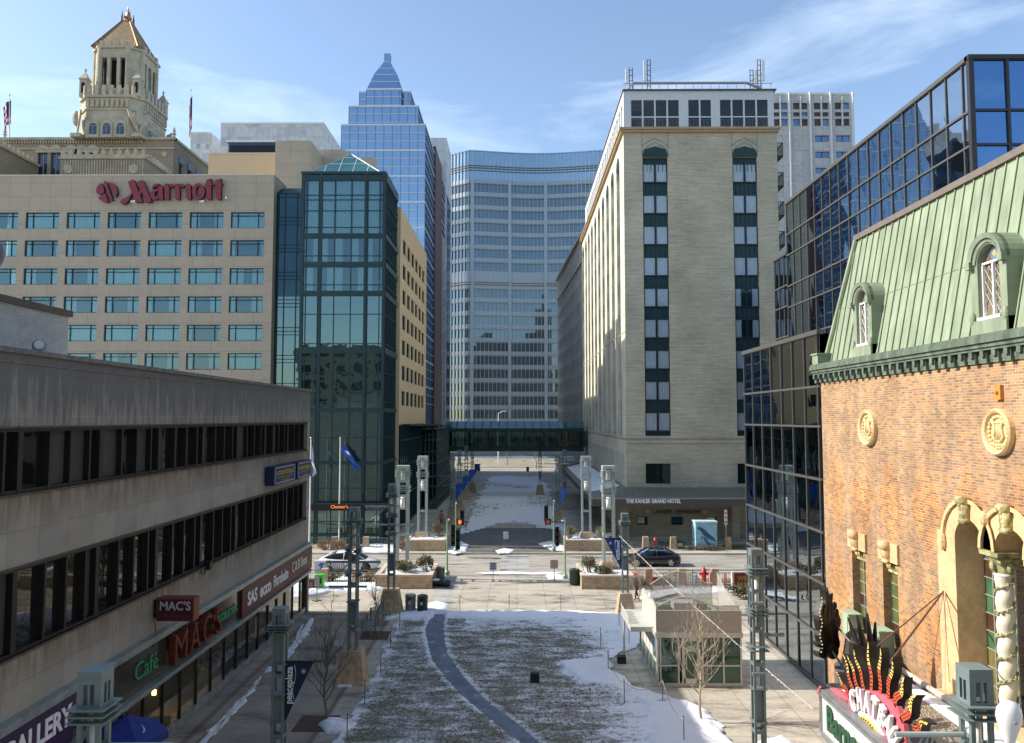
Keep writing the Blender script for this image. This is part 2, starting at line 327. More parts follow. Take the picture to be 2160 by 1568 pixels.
def ornate_tower():
    Y0 = 150.0; zt = lambda v, y=150: zz(260, v, y)
    T = thing('ornate_tower_building', 'old tan brick building with carved crowned bell tower behind the tan hotel', 'building', (-80, 155, 0))
    cx, cy = -82.2, 155.0
    # wide block
    X1 = xx(367, 290, Y0); Z1 = zt(296); Y2 = 172
    w = MB(); fr = front(Y0); frs = left_side(X1)
    ws = [(xx(90,320,Y0), 2.0), (xx(117,320,Y0), 2.0), (xx(150,320,Y0),2.0), (xx(172,320,Y0),2.0), (xx(196,320,Y0),2.0)]
    holes = [(c-w_/2, c+w_/2, 20, zt(322)) for c, w_ in ws]
    w.wall(fr, -116, X1, 0, Z1, holes, 0.5)
    w.quad((-116,Y0,Z1),(X1,Y0,Z1),(X1,Y2,Z1),(-116,Y2,Z1))
    build('front_wall', w, M['tanbrick'], T)
    s = MB(); hs = [(Y0+2.5+k*4.1, Y0+4.5+k*4.1, 20, zt(330)-0.4) for k in range(4)]
    s.wall(frs, Y0, Y2, 0, Z1, hs, 0.5); build('side_wall', s, M['tanbrick_s'], T)
    for k, (c, w_) in enumerate(ws):
        g = MB(); g.fb(fr, c-1, c+1, 20, zt(322), -0.55, -0.45); wi = build('window', g, M['bluewin'], T)
        f = MB(); f.fb(fr, c-0.05, c+0.05, 20, zt(322), -0.45, -0.35); [f.fb(fr, c-1, c+1, z, z+0.1, -0.45, -0.35) for z in (52, 55.5, 59)]
        f.fslab(fr, [(p, q) for p, q in arch_pts(c, 2.6, zt(322), zt(322)+1.6)], 0.0, 0.15); build('frame', f, M['cream'], wi)
    for k, h in enumerate(hs):
        g = MB(); g.fb(frs, h[0], h[1], 20, h[3], -0.55, -0.45); g.fslab(frs, arch_pts((h[0]+h[1])/2, 2.4, h[3], h[3]+1.4), 0, 0.15); build('window', g, M['bluewin'], T)
    c = MB()
    c.fb(fr, -116, X1+0.4, Z1, Z1+0.5, -0.6, 0.45); c.fb(fr, -116, X1+0.2, Z1-1.9, Z1-1.6, 0.002, 0.25)
    c.fb(frs, Y0, Y2, Z1, Z1+0.5, -0.6, 0.4)
    for i in range(70): c.fb(fr, -114+i*0.55, -113.75+i*0.55, Z1-0.7, Z1-0.02, 0.004, 0.35) if -113.75+i*0.55 < X1 else None
    for u in (8, 195, 220, 366): 
        x = xx(u, 290, Y0); c.lathe((x, Y0+0.3, Z1+0.5), [(0.25,0),(0.25,0.7),(0.45,0.8),(0.2,1.1),(0.32,1.4),(0.04,2.4)], 8)
    build('cornice', c, M['cream'], T)
    r = MB(); r.m = 0
    for i, u in enumerate((150, 205, 255, 305, 350)):
        x = xx(u, 305, Y0)-0.2
        a = [(x+0.55*math.cos(t*math.pi/5), Z1-2.9+0.55*math.sin(t*math.pi/5)) for t in range(10)]; r.m = i % 2; r.fslab(fr, a, 0.003, 0.12)
    build('rosettes', r, [M['cream'], flat('blue_tile', (0.10,0.2,0.38), 0.4)], T)
    # lower crenellated pavilion in front
    Y3 = 138.0; xa, xb = xx(128, 350, Y3), xx(305, 350, Y3); zc = zz(220, 336, Y3)
    p = MB(); p.wall(front(Y3), xa, xb, 0, zc, [], 0); p.quad((xb,Y3,0),(xb,Y0-0.01,0),(xb,Y0-0.01,zc),(xb,Y3,zc)); p.quad((xa,Y3,zc),(xb,Y3,zc),(xb,Y0-0.01,zc),(xa,Y0-0.01,zc))
    build('pavilion', p, M['tanbrick'], T)
    c = MB(); f3 = front(Y3); f3s = left_side(xb)
    c.fb(f3, xa-0.3, xb+0.3, zc, zc+0.35, -0.4, 0.35); c.fb(f3s, Y3, Y0-0.1, zc, zc+0.35, -0.4, 0.35)
    c.fb(f3, xa-0.2, xb+0.2, zc-4.1, zc-3.8, 0.003, 0.3)
    k = 0; x = xa
    while x < xb-0.5: c.fb(f3, x, x+0.7, zc+0.35, zc+1.6, -0.35, 0.1); c.fslab(f3, [(x+0.1,zc+1.6),(x+0.6,zc+1.6),(x+0.35,zc+2.1)], -0.3, 0.0); c.fb(f3, x+0.7, x+1.5, zc+0.35, zc+0.9, -0.3, 0.05); x += 1.5
    y = Y3+0.8
    while y < Y0-1: c.fb(f3s, y, y+0.5, zc+0.35, zc+1.5, -0.35, 0.1); y += 1.4
    for u in (145, 283):
        x = xx(u, 350, Y3); c.fslab(f3, [(x+0.9*math.cos(t*math.pi/6), zc-1.9+0.9*math.sin(t*math.pi/6)) for t in range(12)], 0.003, 0.3)
    x = xa+0.3
    while x < xb-0.3: c.fb(f3, x, x+0.16, zc-3.7, zc-0.2, 0.004, 0.14); x += 0.5
    x = xa+3
    while x < xb-1: c.fb(f3, x, x+0.55, zc-4.9, zc-4.2, 0.004, 0.2); x += 0.95
    build('parapet', c, M['cream'], T)
    # left wing seen edge-on
    l = MB(); xl = xx(78, 370, Y0-0.3); l.box(-130, xl, 122, Y0-0.02, 0, zz(78, 352, Y0-0.3)); build('wing', l, M['tanbrick_s'], T)
    c = MB(); fl = left_side(xl); zl = zz(78, 352, Y0-0.3); c.fb(fl, 122, Y0-0.1, zl, zl+0.5, -0.5, 0.4); y = 123
    while y < Y0-1: c.fb(fl, y, y+0.5, zl+0.5, zl+1.5, -0.35, 0.1); y += 1.4
    build('parapet', c, M['cream'], T)
    # tower
    zA, zB, zC, zD, zE = Z1, zt(213), zt(186), zt(97), zt(83)
    lo = octo(cx, cy, 6.6, 2.3); mb = MB(); prism(mb, lo, zA, zB); build('tower_base', mb, M['cream'], T)
    mb = MB(); prism(mb, octo(cx,cy,6.95,2.4), zB, zB+0.5); prism(mb, octo(cx,cy,6.8,2.35), zB-2.6, zB-2.3); crenel(mb, octo(cx,cy,6.9,2.4), zB+0.5, 0.75, 2.0)
    fT = front(cy-6.6)
    for i in range(9): mb.fb(fT, cx-4+i*1.0-0.3, cx-4+i*1.0+0.3, zB-2.0, zB-0.4, 0.004, 0.3)
    fS = left_side(cx+6.6)
    for i in range(9): mb.fb(fS, cy-4+i*1.0-0.3, cy-4+i*1.0+0.3, zB-2.0, zB-0.4, 0.004, 0.3)
    build('battlement', mb, M['cream'], T)
    for k in (-1,0,1):
        for fr_, c0 in ((fT, cx+k*2.75), (fS, cy+k*2.75)):
            g = MB(); g.m = 1; g.fslab(fr_, arch_pts(c0, 2.3, zA, zB-4.6), 0.004, 0.18); g.m = 0; g.fslab(fr_, arch_pts(c0, 1.45, zA+0.6, zB-5.3), 0.19, 0.26); g.m = 1
            for z in (zA+2.2, zA+3.8): g.fb(fr_, c0-0.7, c0+0.7, z, z+0.08, 0.26, 0.3)
            g.fb(fr_, c0-0.04, c0+0.04, zA+0.6, zB-6.1, 0.26, 0.3)
            build('window', g, [M['bluewin'], M['cream']], T)
    up = octo(cx, cy, 5.0, 2.0); mb = MB(); z0 = zB+0.5
    core = octo(cx, cy, 4.3, 1.7); 
    prism(mb, up, z0, zt(186)); prism(mb, up, zt(121), zD)
    for (px, py) in up: mb.cyl((px*0.97+cx*0.03, py*0.97+cy*0.03, z0), (px*0.97+cx*0.03, py*0.97+cy*0.03, zD), 0.55, n=8)
    za, zb_ = zt(186), zt(121)
    for k in range(4):
        cxx = cx-3+k*2.0; 
        for yy in (cy-5, cy+5): mb.box(cxx-0.33, cxx+0.33, yy-0.0 if yy<cy else yy-0.6, yy+0.6 if yy<cy else yy, za, zb_)
        cyy = cy-3+k*2.0
        for xq in (cx-5, cx+4.4): mb.box(xq, xq+0.6, cyy-0.33, cyy+0.33, za, zb_)
    for (a, b) in ((1,2),(3,4),(5,6),(7,0)):   # chamfer walls
        A = Vector((*up[a],0)); B = Vector((*up[b],0)); n_ = Vector((cx,cy,0)) - (A+B)/2; n_.normalize(); n_ *= 0.5
        mb.hexa([(A.x,A.y,za),(B.x,B.y,za),(B.x+n_.x,B.y+n_.y,za),(A.x+n_.x,A.y+n_.y,za)], [(A.x,A.y,zb_),(B.x,B.y,zb_),(B.x+n_.x,B.y+n_.y,zb_),(A.x+n_.x,A.y+n_.y,zb_)])
    build('belfry', mb, M['cream'], T)
    mb = MB(); prism(mb, octo(cx,cy,3.6,1.4), za, zb_); build('belfry_shadow_core', mb, M['dark'], T)['label'] = 'dark core painting the shade inside the belfry'  # dark fill standing in for shade behind the belfry openings
    mb = MB(); prism(mb, octo(cx,cy,5.35,2.1), zD-0.5, zD); crenel(mb, octo(cx,cy,5.3,2.1), zD, 0.75, 0.95); build('crown_parapet', mb, M['cream'], T)
    for sx, sy in ((-1,-1),(1,-1),(1,1),(-1,1)):
        x, y = cx+sx*5.4, cy+sy*5.4; mb = MB(); mb.box(x-0.75,x+0.75,y-0.75,y+0.75,zB+0.4,zB+4.0); mb.box(x-0.9,x+0.9,y-0.9,y+0.9,zB+4.0,zB+4.25)
        mb.add([(x-.85,y-.85,zB+4.25),(x+.85,y-.85,zB+4.25),(x+.85,y+.85,zB+4.25),(x-.85,y+.85,zB+4.25),(x,y,zB+5.9)], [(0,1,4),(1,2,4),(2,3,4),(3,0,4)]); mb.lathe((x,y,zB+5.8),[(0.1,0),(0.28,0.3),(0.05,0.9)],6)
        tu = build('turret', mb, M['cream'], T)
        g = MB(); g.fslab(front(y-0.75), arch_pts(x, 0.7, zB+1.2, zB+3.4), 0.004, 0.05); build('window', g, M['dark'], tu)
        e = MB(); x, y = cx+sx*6.1, cy+sy*6.1; d = Vector((sx,sy,0)).normalized(); q = Vector((-d.y,d.x,0))
        for s_ in (-1,1):                       # spread wings of the carved eagles
            base = Vector((x,y,zB-7.6)); e.slab([base, base+q*s_*1.9+Vector((0,0,3.4)), base+q*s_*2.3+Vector((0,0,4.6)), base+q*s_*0.5+Vector((0,0,4.3))], d*0.35)
        e.ball((x+d.x*0.4,y+d.y*0.4,zB-4.2),0.75,0.75,1.6,8,6); e.box(x-1.0,x+1.0,y-1.0,y+1.0,zA,zB-7.4); build('carved_eagle', e, M['cream'], T)
    rf = MB(); rf.m = 0; z1 = zD; z2 = zt(50, 155)
    a = [(cx-4.8,cy-4.8),(cx+4.8,cy-4.8),(cx+4.8,cy+4.8),(cx-4.8,cy+4.8)]; b = [(cx-0.9,cy-0.9),(cx+0.9,cy-0.9),(cx+0.9,cy+0.9),(cx-0.9,cy+0.9)]
    prism(rf, a, z1, z2, b); rf.m = 1
    for (p, q) in zip(a, b): rf.cyl((*p, z1), (*q, z2), 0.22, 0.15, 6)
    roof = build('roof', rf, [stone_material('patterned_roof_tile', (0.38,0.27,0.14), 0.35), M['copper']], T)
    ln = MB(); z3 = zt(29, 155)
    for sx in (-1,1):
        for sy in (-1,1): ln.box(cx+sx*0.8-0.15,cx+sx*0.8+0.15,cy+sy*0.8-0.15,cy+sy*0.8+0.15,z2,z3-1.0); ln.lathe((cx+sx*0.8,cy+sy*0.8,z3-1.0),[(0.2,0),(0.05,1.2)],6)
    ln.box(cx-0.95,cx+0.95,cy-0.95,cy+0.95,z2-0.2,z2+0.3); ln.box(cx-0.55,cx+0.55,cy-0.55,cy+0.55,z3-1.2,z3-0.7); ln.lathe((cx,cy,z3-0.7),[(0.5,0),(0.35,0.8),(0.1,1.2),(0.16,1.6),(0.02,2.4)],8)
    ln.cyl((cx,cy,z2),(cx,cy,z3-0.7),0.4,n=8)
    build('lantern', ln, M['copper'], roof)
ornate_tower()
def roof_flag(u, v0, v1, Y, label, drop, wdt):
    b = P(u, v1, Y); t = P(u, v0, Y); T = thing('flagpole', label, 'flagpole', tuple(b))
    p = MB(); p.cyl(b, t, 0.14, 0.07, 8); p.ball(t, 0.25, n=8, m=6); build('pole', p, M['white'], T)
    f = MB(); n = 9; vs = []; z = t.z - 0.8
    for i in range(n):
        k = i/(n-1); vs.append((b.x - wdt*k, b.y+0.25*math.sin(k*9), z - drop*0.35*k)); vs.append((b.x - wdt*k*0.7, b.y+0.3*math.sin(k*8+1), z - drop - drop*0.3*k))
    for i in range(n-1):
        for j in range(7):
            a, c = Vector(vs[2*i]), Vector(vs[2*i+1]); d, e = Vector(vs[2*i+2]), Vector(vs[2*i+3]); f.m = 2 if (j < 4 and i < 4) else j % 2
            f.quad(a.lerp(c,j/7), d.lerp(e,j/7), d.lerp(e,(j+1)/7), a.lerp(c,(j+1)/7))
    build('flag', f, [flat('flag_red', (0.45,0.03,0.04)), flat('flag_white', (0.7,0.7,0.7)), flat('flag_navy', (0.02,0.03,0.10))], T)
roof_flag(20, 200, 290, 149, 'white rooftop flagpole with limp striped flag, leftmost in the picture', 5.0, 1.6)
roof_flag(402, 190, 340, 168, 'white rooftop flagpole with furled striped flag right of the old bell tower', 8.0, 0.7)

# ------------------------------------------------------------------ marble patchwork blocks
def marble():
    m, t, b, o = nodes('patchwork_marble'); c = coord(t)
    v = N(t, 'ShaderNodeTexBrick'); mp_ = N(t, 'ShaderNodeSeparateXYZ'); t.links.new(c, mp_.inputs[0]); k = N(t, 'ShaderNodeCombineXYZ')
    t.links.new(mth(t,'ADD',mp_.outputs[0],mp_.outputs[1]), k.inputs[0]); t.links.new(mp_.outputs[2], k.inputs[1]); t.links.new(k.outputs[0], v.inputs['Vector'])
    v.inputs['Scale'].default_value = 1; v.inputs['Brick Width'].default_value = 2.2; v.inputs['Row Height'].default_value = 3.0; v.inputs['Mortar Size'].default_value = 0.04; v.inputs['Bias'].default_value = -0.35
    v.inputs['Color1'].default_value = (0.62,0.63,0.62,1); v.inputs['Color2'].default_value = (0.36,0.39,0.41,1); v.inputs['Mortar'].default_value = (0.45,0.46,0.46,1)
    t.links.new(mixc(t, 1.0, v.outputs[0], ramp(t, noise(t,c,0.6,5), [(0.3,(0.85,)*3),(0.7,(1.1,)*3)]), 'MULTIPLY'), b.inputs['Base Color']); b.inputs['Roughness'].default_value = 0.5; return m
M['marble'] = marble()
def marble_blocks():
    Y = 230.0
    T = thing('marble_block_building', 'long grey patchwork marble block on the skyline left of the blue glass tower', 'building', (-70, Y, 0))
    x0, x1 = xx(466, 270, Y), xx(683, 270, Y); z1 = zz(575, 262, Y); m = MB(); m.box(x0, x1, Y, Y+28, 0, z1); build('wall', m, M['marble'], T)
    m = MB(); m.box(x0-0.1, x1+0.1, Y-0.15, Y+28, z1, z1+0.5); build('coping', m, M['white'], T)
    Y = 236.0
    T = thing('marble_annex', 'small pale marble annex between the old stone tower and the long marble block', 'building', (-100, Y, 0))
    x0, x1 = xx(402, 280, Y), xx(445, 280, Y); z1 = zz(430, 279, Y); m = MB(); m.wall(front(Y), x0, x1, 0, z1, [(x0+2.0,x0+3.2,z1-5.5,z1-4),(x0+5,x0+6.2,z1-5.5,z1-4)], 0.4); m.box(x0, x1, Y+0.5, Y+25, 0, z1); build('wall', m, M['marble'], T)
    m = MB(); m.box(x1-2, x1+3.5, Y-2, Y+6, z1-14, z1-10.5); build('machine_room', m, M['concrete'], T)
marble_blocks()
def back_strip():
    Y = 150.0; T = thing('dark_roof_screen', 'low dark louvred roof screen with blue end behind the hotel penthouse', 'roof screen', (xx(520,310,Y), Y, 0))
    z1 = zz(520, 301, Y); m = MB(); m.box(xx(482,310,Y), xx(582,310,Y), Y, Y+14, 0, z1); build('wall', m, M['bluewin'], T)
    l = MB(); z = z1-0.6; fr = front(Y)
    while z > z1-6: l.fb(fr, xx(486,310,Y), xx(582,310,Y)-0.01, z-0.3, z, 0.003, 0.2); z -= 0.42
    build('louvres', l, M['black'], T)
    c = MB(); c.box(xx(478,310,Y), xx(582,310,Y)+0.1, Y-0.3, Y+14.1, z1, z1+0.45); build('coping', c, M['white'], T)
back_strip()

# ------------------------------------------------------------------ stepped blue glass tower with spire
def blue_tower():
    Y = 125.0; T = thing('stepped_glass_tower', 'tall blue mirror glass tower stepping up to a pointed spire', 'tower', (xx(808,600,Y), Y+10, 0))
    gl = mirror_glass('blue_mirror_glass', (0.05,0.11,0.24), tint=(0.62,0.82,1.0), ior=5.5, wob=0.01, ws=0.12)
    wl = flat('pale_steel_band', (0.62,0.65,0.68), 0.4, 0.2); dk = flat('blue_joint', (0.04,0.08,0.16), 0.5)
    steps = [(720, 897, 262, 0, 38), (736, 882, 223, 2.5, 33), (758, 866, 193, 5.5, 14), (773, 846, 187, 4.0, 26)]
    fl = 1.47
    for k, (u0, u1, v, dy, dep) in enumerate(steps):
        y = Y + dy; x0, x1 = xx(u0, v, y), xx(u1, v, y); z1 = zz((u0+u1)/2, v, y); zb = 0 if k == 0 else zz(808, steps[min(k,2)-1][2], Y+steps[min(k,2)-1][3])
        m = MB(); m.box(x0, x1, y, y+dep, zb, z1); s = build('tier', m, gl, T)
        b = MB(); n = 0; z = z1; fr = front(y); fs = left_side(x1)
        while z > max(zb, 14):
            th = 0.28 if n % 3 == 0 else 0.09
            b.fb(fr, x0, x1+0.05, z-th, z, 0.003, 0.1); b.fb(fs, y, y+dep, z-th, z, 0.003, 0.1); z -= fl; n += 1
        build('floor_bands', b, wl, s)
        j = MB(); x = x0
        while x < x1: j.fb(fr, x-0.03, x+0.03, zb, z1, 0.002, 0.05); x += fl*0.98
        yy = y
        while yy < y+dep: j.fb(fs, yy-0.04, yy+0.04, zb, z1, 0.002, 0.06); yy += fl
        build('joints', j, dk, s)
    y = Y+4.0; x0, x1 = xx(773,187,y), xx(846,187,y); z0 = zz(808,187,y); cx = (x0+x1)/2 + 0.1; hw = (x1-x0)/2; cy = y + hw
    prof = [(hw, z0), (hw*0.66, zz(808,167,cy)), (hw*0.43, zz(808,151,cy)), (hw*0.19, zz(808,134,cy))]
    m = MB(); yc = y
    for (a, za), (b, zb) in zip(prof, prof[1:]):
        prism(m, [(cx-a,cy-a),(cx+a,cy-a),(cx+a,cy+a),(cx-a,cy+a)], za, zb, [(cx-b,cy-b),(cx+b,cy-b),(cx+b,cy+b),(cx-b,cy+b)])
    a = hw*0.18; prism(m, [(cx-a,cy-a),(cx+a,cy-a),(cx+a,cy+a),(cx-a,cy+a)], prof[-1][1], zz(808,116,cy)); sp = build('spire', m, gl, T)
    b = MB(); z = z0
    while z < prof[3][1]:
        k = 0
        for (a0, za), (b0, zb) in zip(prof, prof[1:]):
            if za <= z < zb: k = a0 + (b0-a0)*(z-za)/(zb-za)
        k += 0.05; b.box(cx-k, cx+k, cy-k, cy+k, z-0.05, z+0.05); z += fl
    build('floor_bands', b, wl, sp)
    # dark red slab and pale stone end on the street side
    x1 = xx(897, 300, Y); m = MB(); m.box(x1-8, x1+1.3, 163.1, 164.5, 0, 1)
    T2 = thing('red_granite_slab', 'narrow dark red granite slab tower beside the blue glass tower', 'tower', (x1-4, 144, 0))
    z = zz(912, 305, 138); m = MB(); m.box(x1-9, x1+0.25, 139, 151, 0, z); build('wall', m, flat('red_granite', (0.10,0.025,0.03), 0.5), T2)
    m = MB(); m.box(x1-2, x1+0.5, 151.01, 153.5, 0, z-14); build('stone_pier', m, M['concrete'], T2)
    T3 = thing('pale_marble_slab', 'thin pale marble slab tower behind the dark red granite slab', 'tower', (x1-5, 158, 0))
    m = MB(); m.box(x1-12, xx(942,292,160), 160, 172, 0, zz(925,291,160)); build('wall', m, M['marble'], T3)
    m = MB(); fr = left_side(xx(942,292,160)); [m.fb(fr, 161+k*1.6, 162.2+k*1.6, 3, 60, 0.003, 0.06) for k in range(6)]; build('window_strips', m, M['bluewin'], T3)
blue_tower()

# ------------------------------------------------------------------ wavy glass clinic at the street's end
def wavy_clinic():
    T = thing('wavy_glass_building', 'wide curving glass and white banded building closing the end of the street', 'building', (0, 232, 0))
    x0, x1 = -22.5, 40.0
    def yy(x):
        k = (x - x0)/(x1 - x0); return 232 + 1.6*math.sin(k*2*math.pi*1.18 - 1.9) + 2.2*max(0, 0.12-k)*20
    n = 62; xs = [x0 + (x1-x0)*i/n for i in range(n+1)]; pts = [(x, yy(x)) for x in xs]
    ztop = zz(1100, 320, 232); gl = mirror_glass('clinic_glass', (0.06,0.085,0.10), tint=(0.6,0.8,0.95), ior=2.5, wob=0.02, ws=0.06)
    gld = mirror_glass('clinic_crown_glass', (0.05,0.11,0.2), tint=(0.7,0.88,1), ior=5.0)
    wh = flat('clinic_white_panel', (0.33,0.38,0.41), 0.3, 0.3, var=0.06); al = flat('clinic_mullion', (0.58,0.60,0.58), 0.4, 0.3)
    def strip(mb, za, zb, d):
        for (a, ya), (b, yb) in zip(pts, pts[1:]): mb.quad((a,ya-d,za),(b,yb-d,za),(b,yb-d,zb),(a,ya-d,zb))
    def band(mb, za, zb, d0, d1):
        strip(mb, za, zb, d1)
        for (a, ya), (b, yb) in zip(pts, pts[1:]): mb.quad((a,ya-d0,za),(b,yb-d0,za),(b,yb-d1,za),(a,ya-d1,za)); mb.quad((a,ya-d0,zb),(b,yb-d0,zb),(b,yb-d1,zb),(a,ya-d1,zb))
    body = MB(); body.box(x0+0.2, x1, 238, 262, 0, ztop-1); build('core', body, M['dark'], T)
    c = MB(); strip(c, ztop-9, ztop, 0); band(c, ztop-0.3, ztop, 0, 0.2); cr = build('crown', c, gld, T)
    b = MB(); band(b, ztop-5.6, ztop-5.35, 0, 0.3); band(b, ztop-4.9, ztop-4.7, 0, 0.3); band(b, ztop-6.4, ztop-6.2, 0, 0.25); build('rail', b, flat('clinic_rail',(0.16,0.14,0.13)), cr)
    z = ztop-9; k = 0; fh = 4.12
    while z > 3:
        zb = max(0, z-fh); g = MB(); mech = k in (7,)
        if mech: band(g, zb, z, 0, 0.25); fl = build('floor_storey', g, wh, T); r = MB(); [band(r, zb-0.2+q, zb+q, 0.25, 0.5) for q in (0, 0.7)]; build('louvre_rail', r, flat('clinic_rail',(0.16,0.14,0.13)), fl)
        else:
            strip(g, zb, z, 0); fl = build('floor_storey', g, gl, T)
            w = MB(); band(w, z-1.3, z, 0.02, 0.2); band(w, z-1.55, z-1.45, 0.02, 0.4); build('spandrel', w, wh, fl)
        z = zb; k += 1
    m = MB(); wv = [0]
    L_ = 0; last = pts[0]; fine = [(x0+(x1-x0)*i/400, yy(x0+(x1-x0)*i/400)) for i in range(401)]; acc = 0
    for p in fine:
        acc += math.dist(p, last); last = p
        if acc > 1.2: acc = 0; m.box(p[0]-0.035, p[0]+0.035, p[1]-0.45, p[1]-0.05, 2, ztop)
    build('mullions', m, al, T)
    col = MB()
    for u in (996, 1075, 1152): x = xx(u, 500, 230); col.box(x-0.5, x+0.5, yy(x)-0.5, yy(x)-0.05, 3, ztop-9)
    build('columns', col, wh, T)
wavy_clinic()

# ------------------------------------------------------------------ concrete hospital tower (upper right)
def concrete_tower():
    Y = 140.0; T = thing('concrete_office_tower', 'pale concrete office tower with paired square windows behind the brick hotel', 'tower', (50, Y, 0))
    x0, x1 = xx(1600,300,Y), xx(1798,300,Y); z1 = zz(1700,200,Y); fr = front(Y)
    hs = []; cols = [1647, 1690, 1734, 1778]; s = Y/FP
    zrow = lambda v: zz(1700, v, Y)
    rows_top = [(217,231,1),(237,246,1),(251,266,1)]; rows = [(286,300),(320,334),(354,367),(388,401),(422,435)]
    wins = []
    for c in cols:
        xc = xx(c, 300, Y)
        for (a, b, _) in rows_top: wins += [(xc-1.35, xc-0.12, zrow(b), zrow(a), 0), (xc+0.12, xc+1.35, zrow(b), zrow(a), 0)]
        if c > 1700 or True:
            for (a, b) in rows: 
                if c > 1700: wins.append((xc-1.35, xc+1.35, zrow(b), zrow(a), 1))
    m = MB(); m.wall(fr, x0, x1, 0, z1, [w[:4] for w in wins], 0.35); m.quad((x1,Y,0),(x1,Y+25,0),(x1,Y+25,z1),(x1,Y,z1)); m.quad((x0,Y,z1),(x1,Y,z1),(x1,Y+25,z1),(x0,Y+25,z1))
    cm, t, b, o = nodes('board_marked_concrete'); c = coord(t,'xz'); k = N(t,'ShaderNodeTexBrick'); t.links.new(c,k.inputs[0]); k.offset = 0; k.inputs['Scale'].default_value=1
    for nm, vl in (('Color1',(0.52,0.52,0.50,1)),('Color2',(0.46,0.46,0.45,1)),('Mortar',(0.36,0.36,0.36,1)),('Brick Width',1.9),('Row Height',2.95),('Mortar Size',0.05)): k.inputs[nm].default_value = vl
    t.links.new(mixc(t,1.0,k.outputs[0],ramp(t,noise(t,c,1.2,6,0.7),[(0.3,(0.78,)*3),(0.7,(1.12,)*3)]),'MULTIPLY'), b.inputs['Base Color']); b.inputs['Roughness'].default_value=0.8
    build('wall', m, cm, T)
    gb = mirror_glass('sky_blue_window', (0.04,0.10,0.22), tint=(0.6,0.8,1), ior=2.6); gd = flat('brown_window', (0.06,0.045,0.04), 0.3)
    for i, w in enumerate(wins):
        g = MB(); g.fb(fr, w[0], w[1], w[2], w[3], -0.36, -0.3); blue = w[4] or (i in (1, 5, 9)) or (i % 7 == 3)
        wi = build('window', g, gb if blue else gd, T)
        if w[4]: f = MB(); f.fb(fr, (w[0]+w[1])/2-0.04, (w[0]+w[1])/2+0.04, w[2], w[3], -0.3, -0.2); build('mullion', f, M['bronze'], wi)
    f = MB()
    for c in (1662.5, 1706.5, 1750, 1797): x = xx(c+3, 300, Y); f.fb(fr, x-0.12, x+0.12, 0, z1+0.4, 0.003, 0.45)
    for c in cols: x = xx(c,300,Y); f.fb(fr, x-0.07, x+0.07, zrow(268), zrow(205), 0.003, 0.3)
    f.fb(fr, x0, x1, z1, z1+0.35, -0.5, 0.1); build('fins', f, flat('pale_concrete_fin', (0.66,0.67,0.66), 0.6), T)
concrete_tower()
# ================================================================== tan hotel with red letters, glass corner tower
M['cyan'] = clear_glass('cyan_hotel_glass', (0.74, 0.97, 1.0), ior=2.3, gt=(0.6,0.9,1), wob=0.003)
M['hotelglass'] = mirror_glass('dark_green_hotel_glass', (0.012,0.022,0.02), tint=(0.55,0.82,0.86), ior=2.9, wob=0.012, ws=0.5)
M['navyglass'] = mirror_glass('navy_glass', (0.02,0.05,0.08), tint=(0.35,0.6,0.75), ior=1.8, wob=0.003)
M['room'] = flat('dim_room', (0.06,0.09,0.11), 0.9)
M['frame'] = flat('dark_teal_frame', (0.02,0.045,0.05), 0.5, 0.3)
def tan_facade_material():
    m, t, b, o = nodes('tan_panelled_render'); s = N(t,'ShaderNodeTexCoord').outputs['Object']; sp = N(t,'ShaderNodeSeparateXYZ'); t.links.new(s, sp.inputs[0]); k = N(t,'ShaderNodeCombineXYZ')
    t.links.new(mth(t,'ADD',sp.outputs[0],sp.outputs[1]), k.inputs[0]); t.links.new(sp.outputs[2], k.inputs[1])
    w = N(t,'ShaderNodeTexBrick'); t.links.new(k.outputs[0], w.inputs[0]); w.offset = 0; w.inputs['Scale'].default_value = 1
    for nm, vl in (('Color1',(0.45,0.385,0.295,1)),('Color2',(0.43,0.37,0.285,1)),('Mortar',(0.30,0.25,0.185,1)),('Brick Width',2.05),('Row Height',1.405),('Mortar Size',0.02)): w.inputs[nm].default_value = vl
    t.links.new(mixc(t,1.0,w.outputs[0],ramp(t,noise(t,s,0.8,5),[(0.3,(0.92,)*3),(0.7,(1.06,)*3)]),'MULTIPLY'), b.inputs['Base Color']); b.inputs['Roughness'].default_value=0.85
    bump(t, b, noise(t, s, 25, 3), 0.004, 0.6); return m
M['tanpanel'] = tan_facade_material()
rnd = random.Random(3)
def curtain_strip(mb, fr, u0, u1, v0, v1, d):     # pleated curtain
    n = max(2, int((u1-u0)/0.11)); pts = [(u0+(u1-u0)*i/n, d + (0.05 if i % 2 else 0)) for i in range(n+1)]
    for (a, da), (b, db) in zip(pts, pts[1:]): mb.quad(fr(a,v0,da), fr(b,v0,db), fr(b,v1,db), fr(a,v1,da))
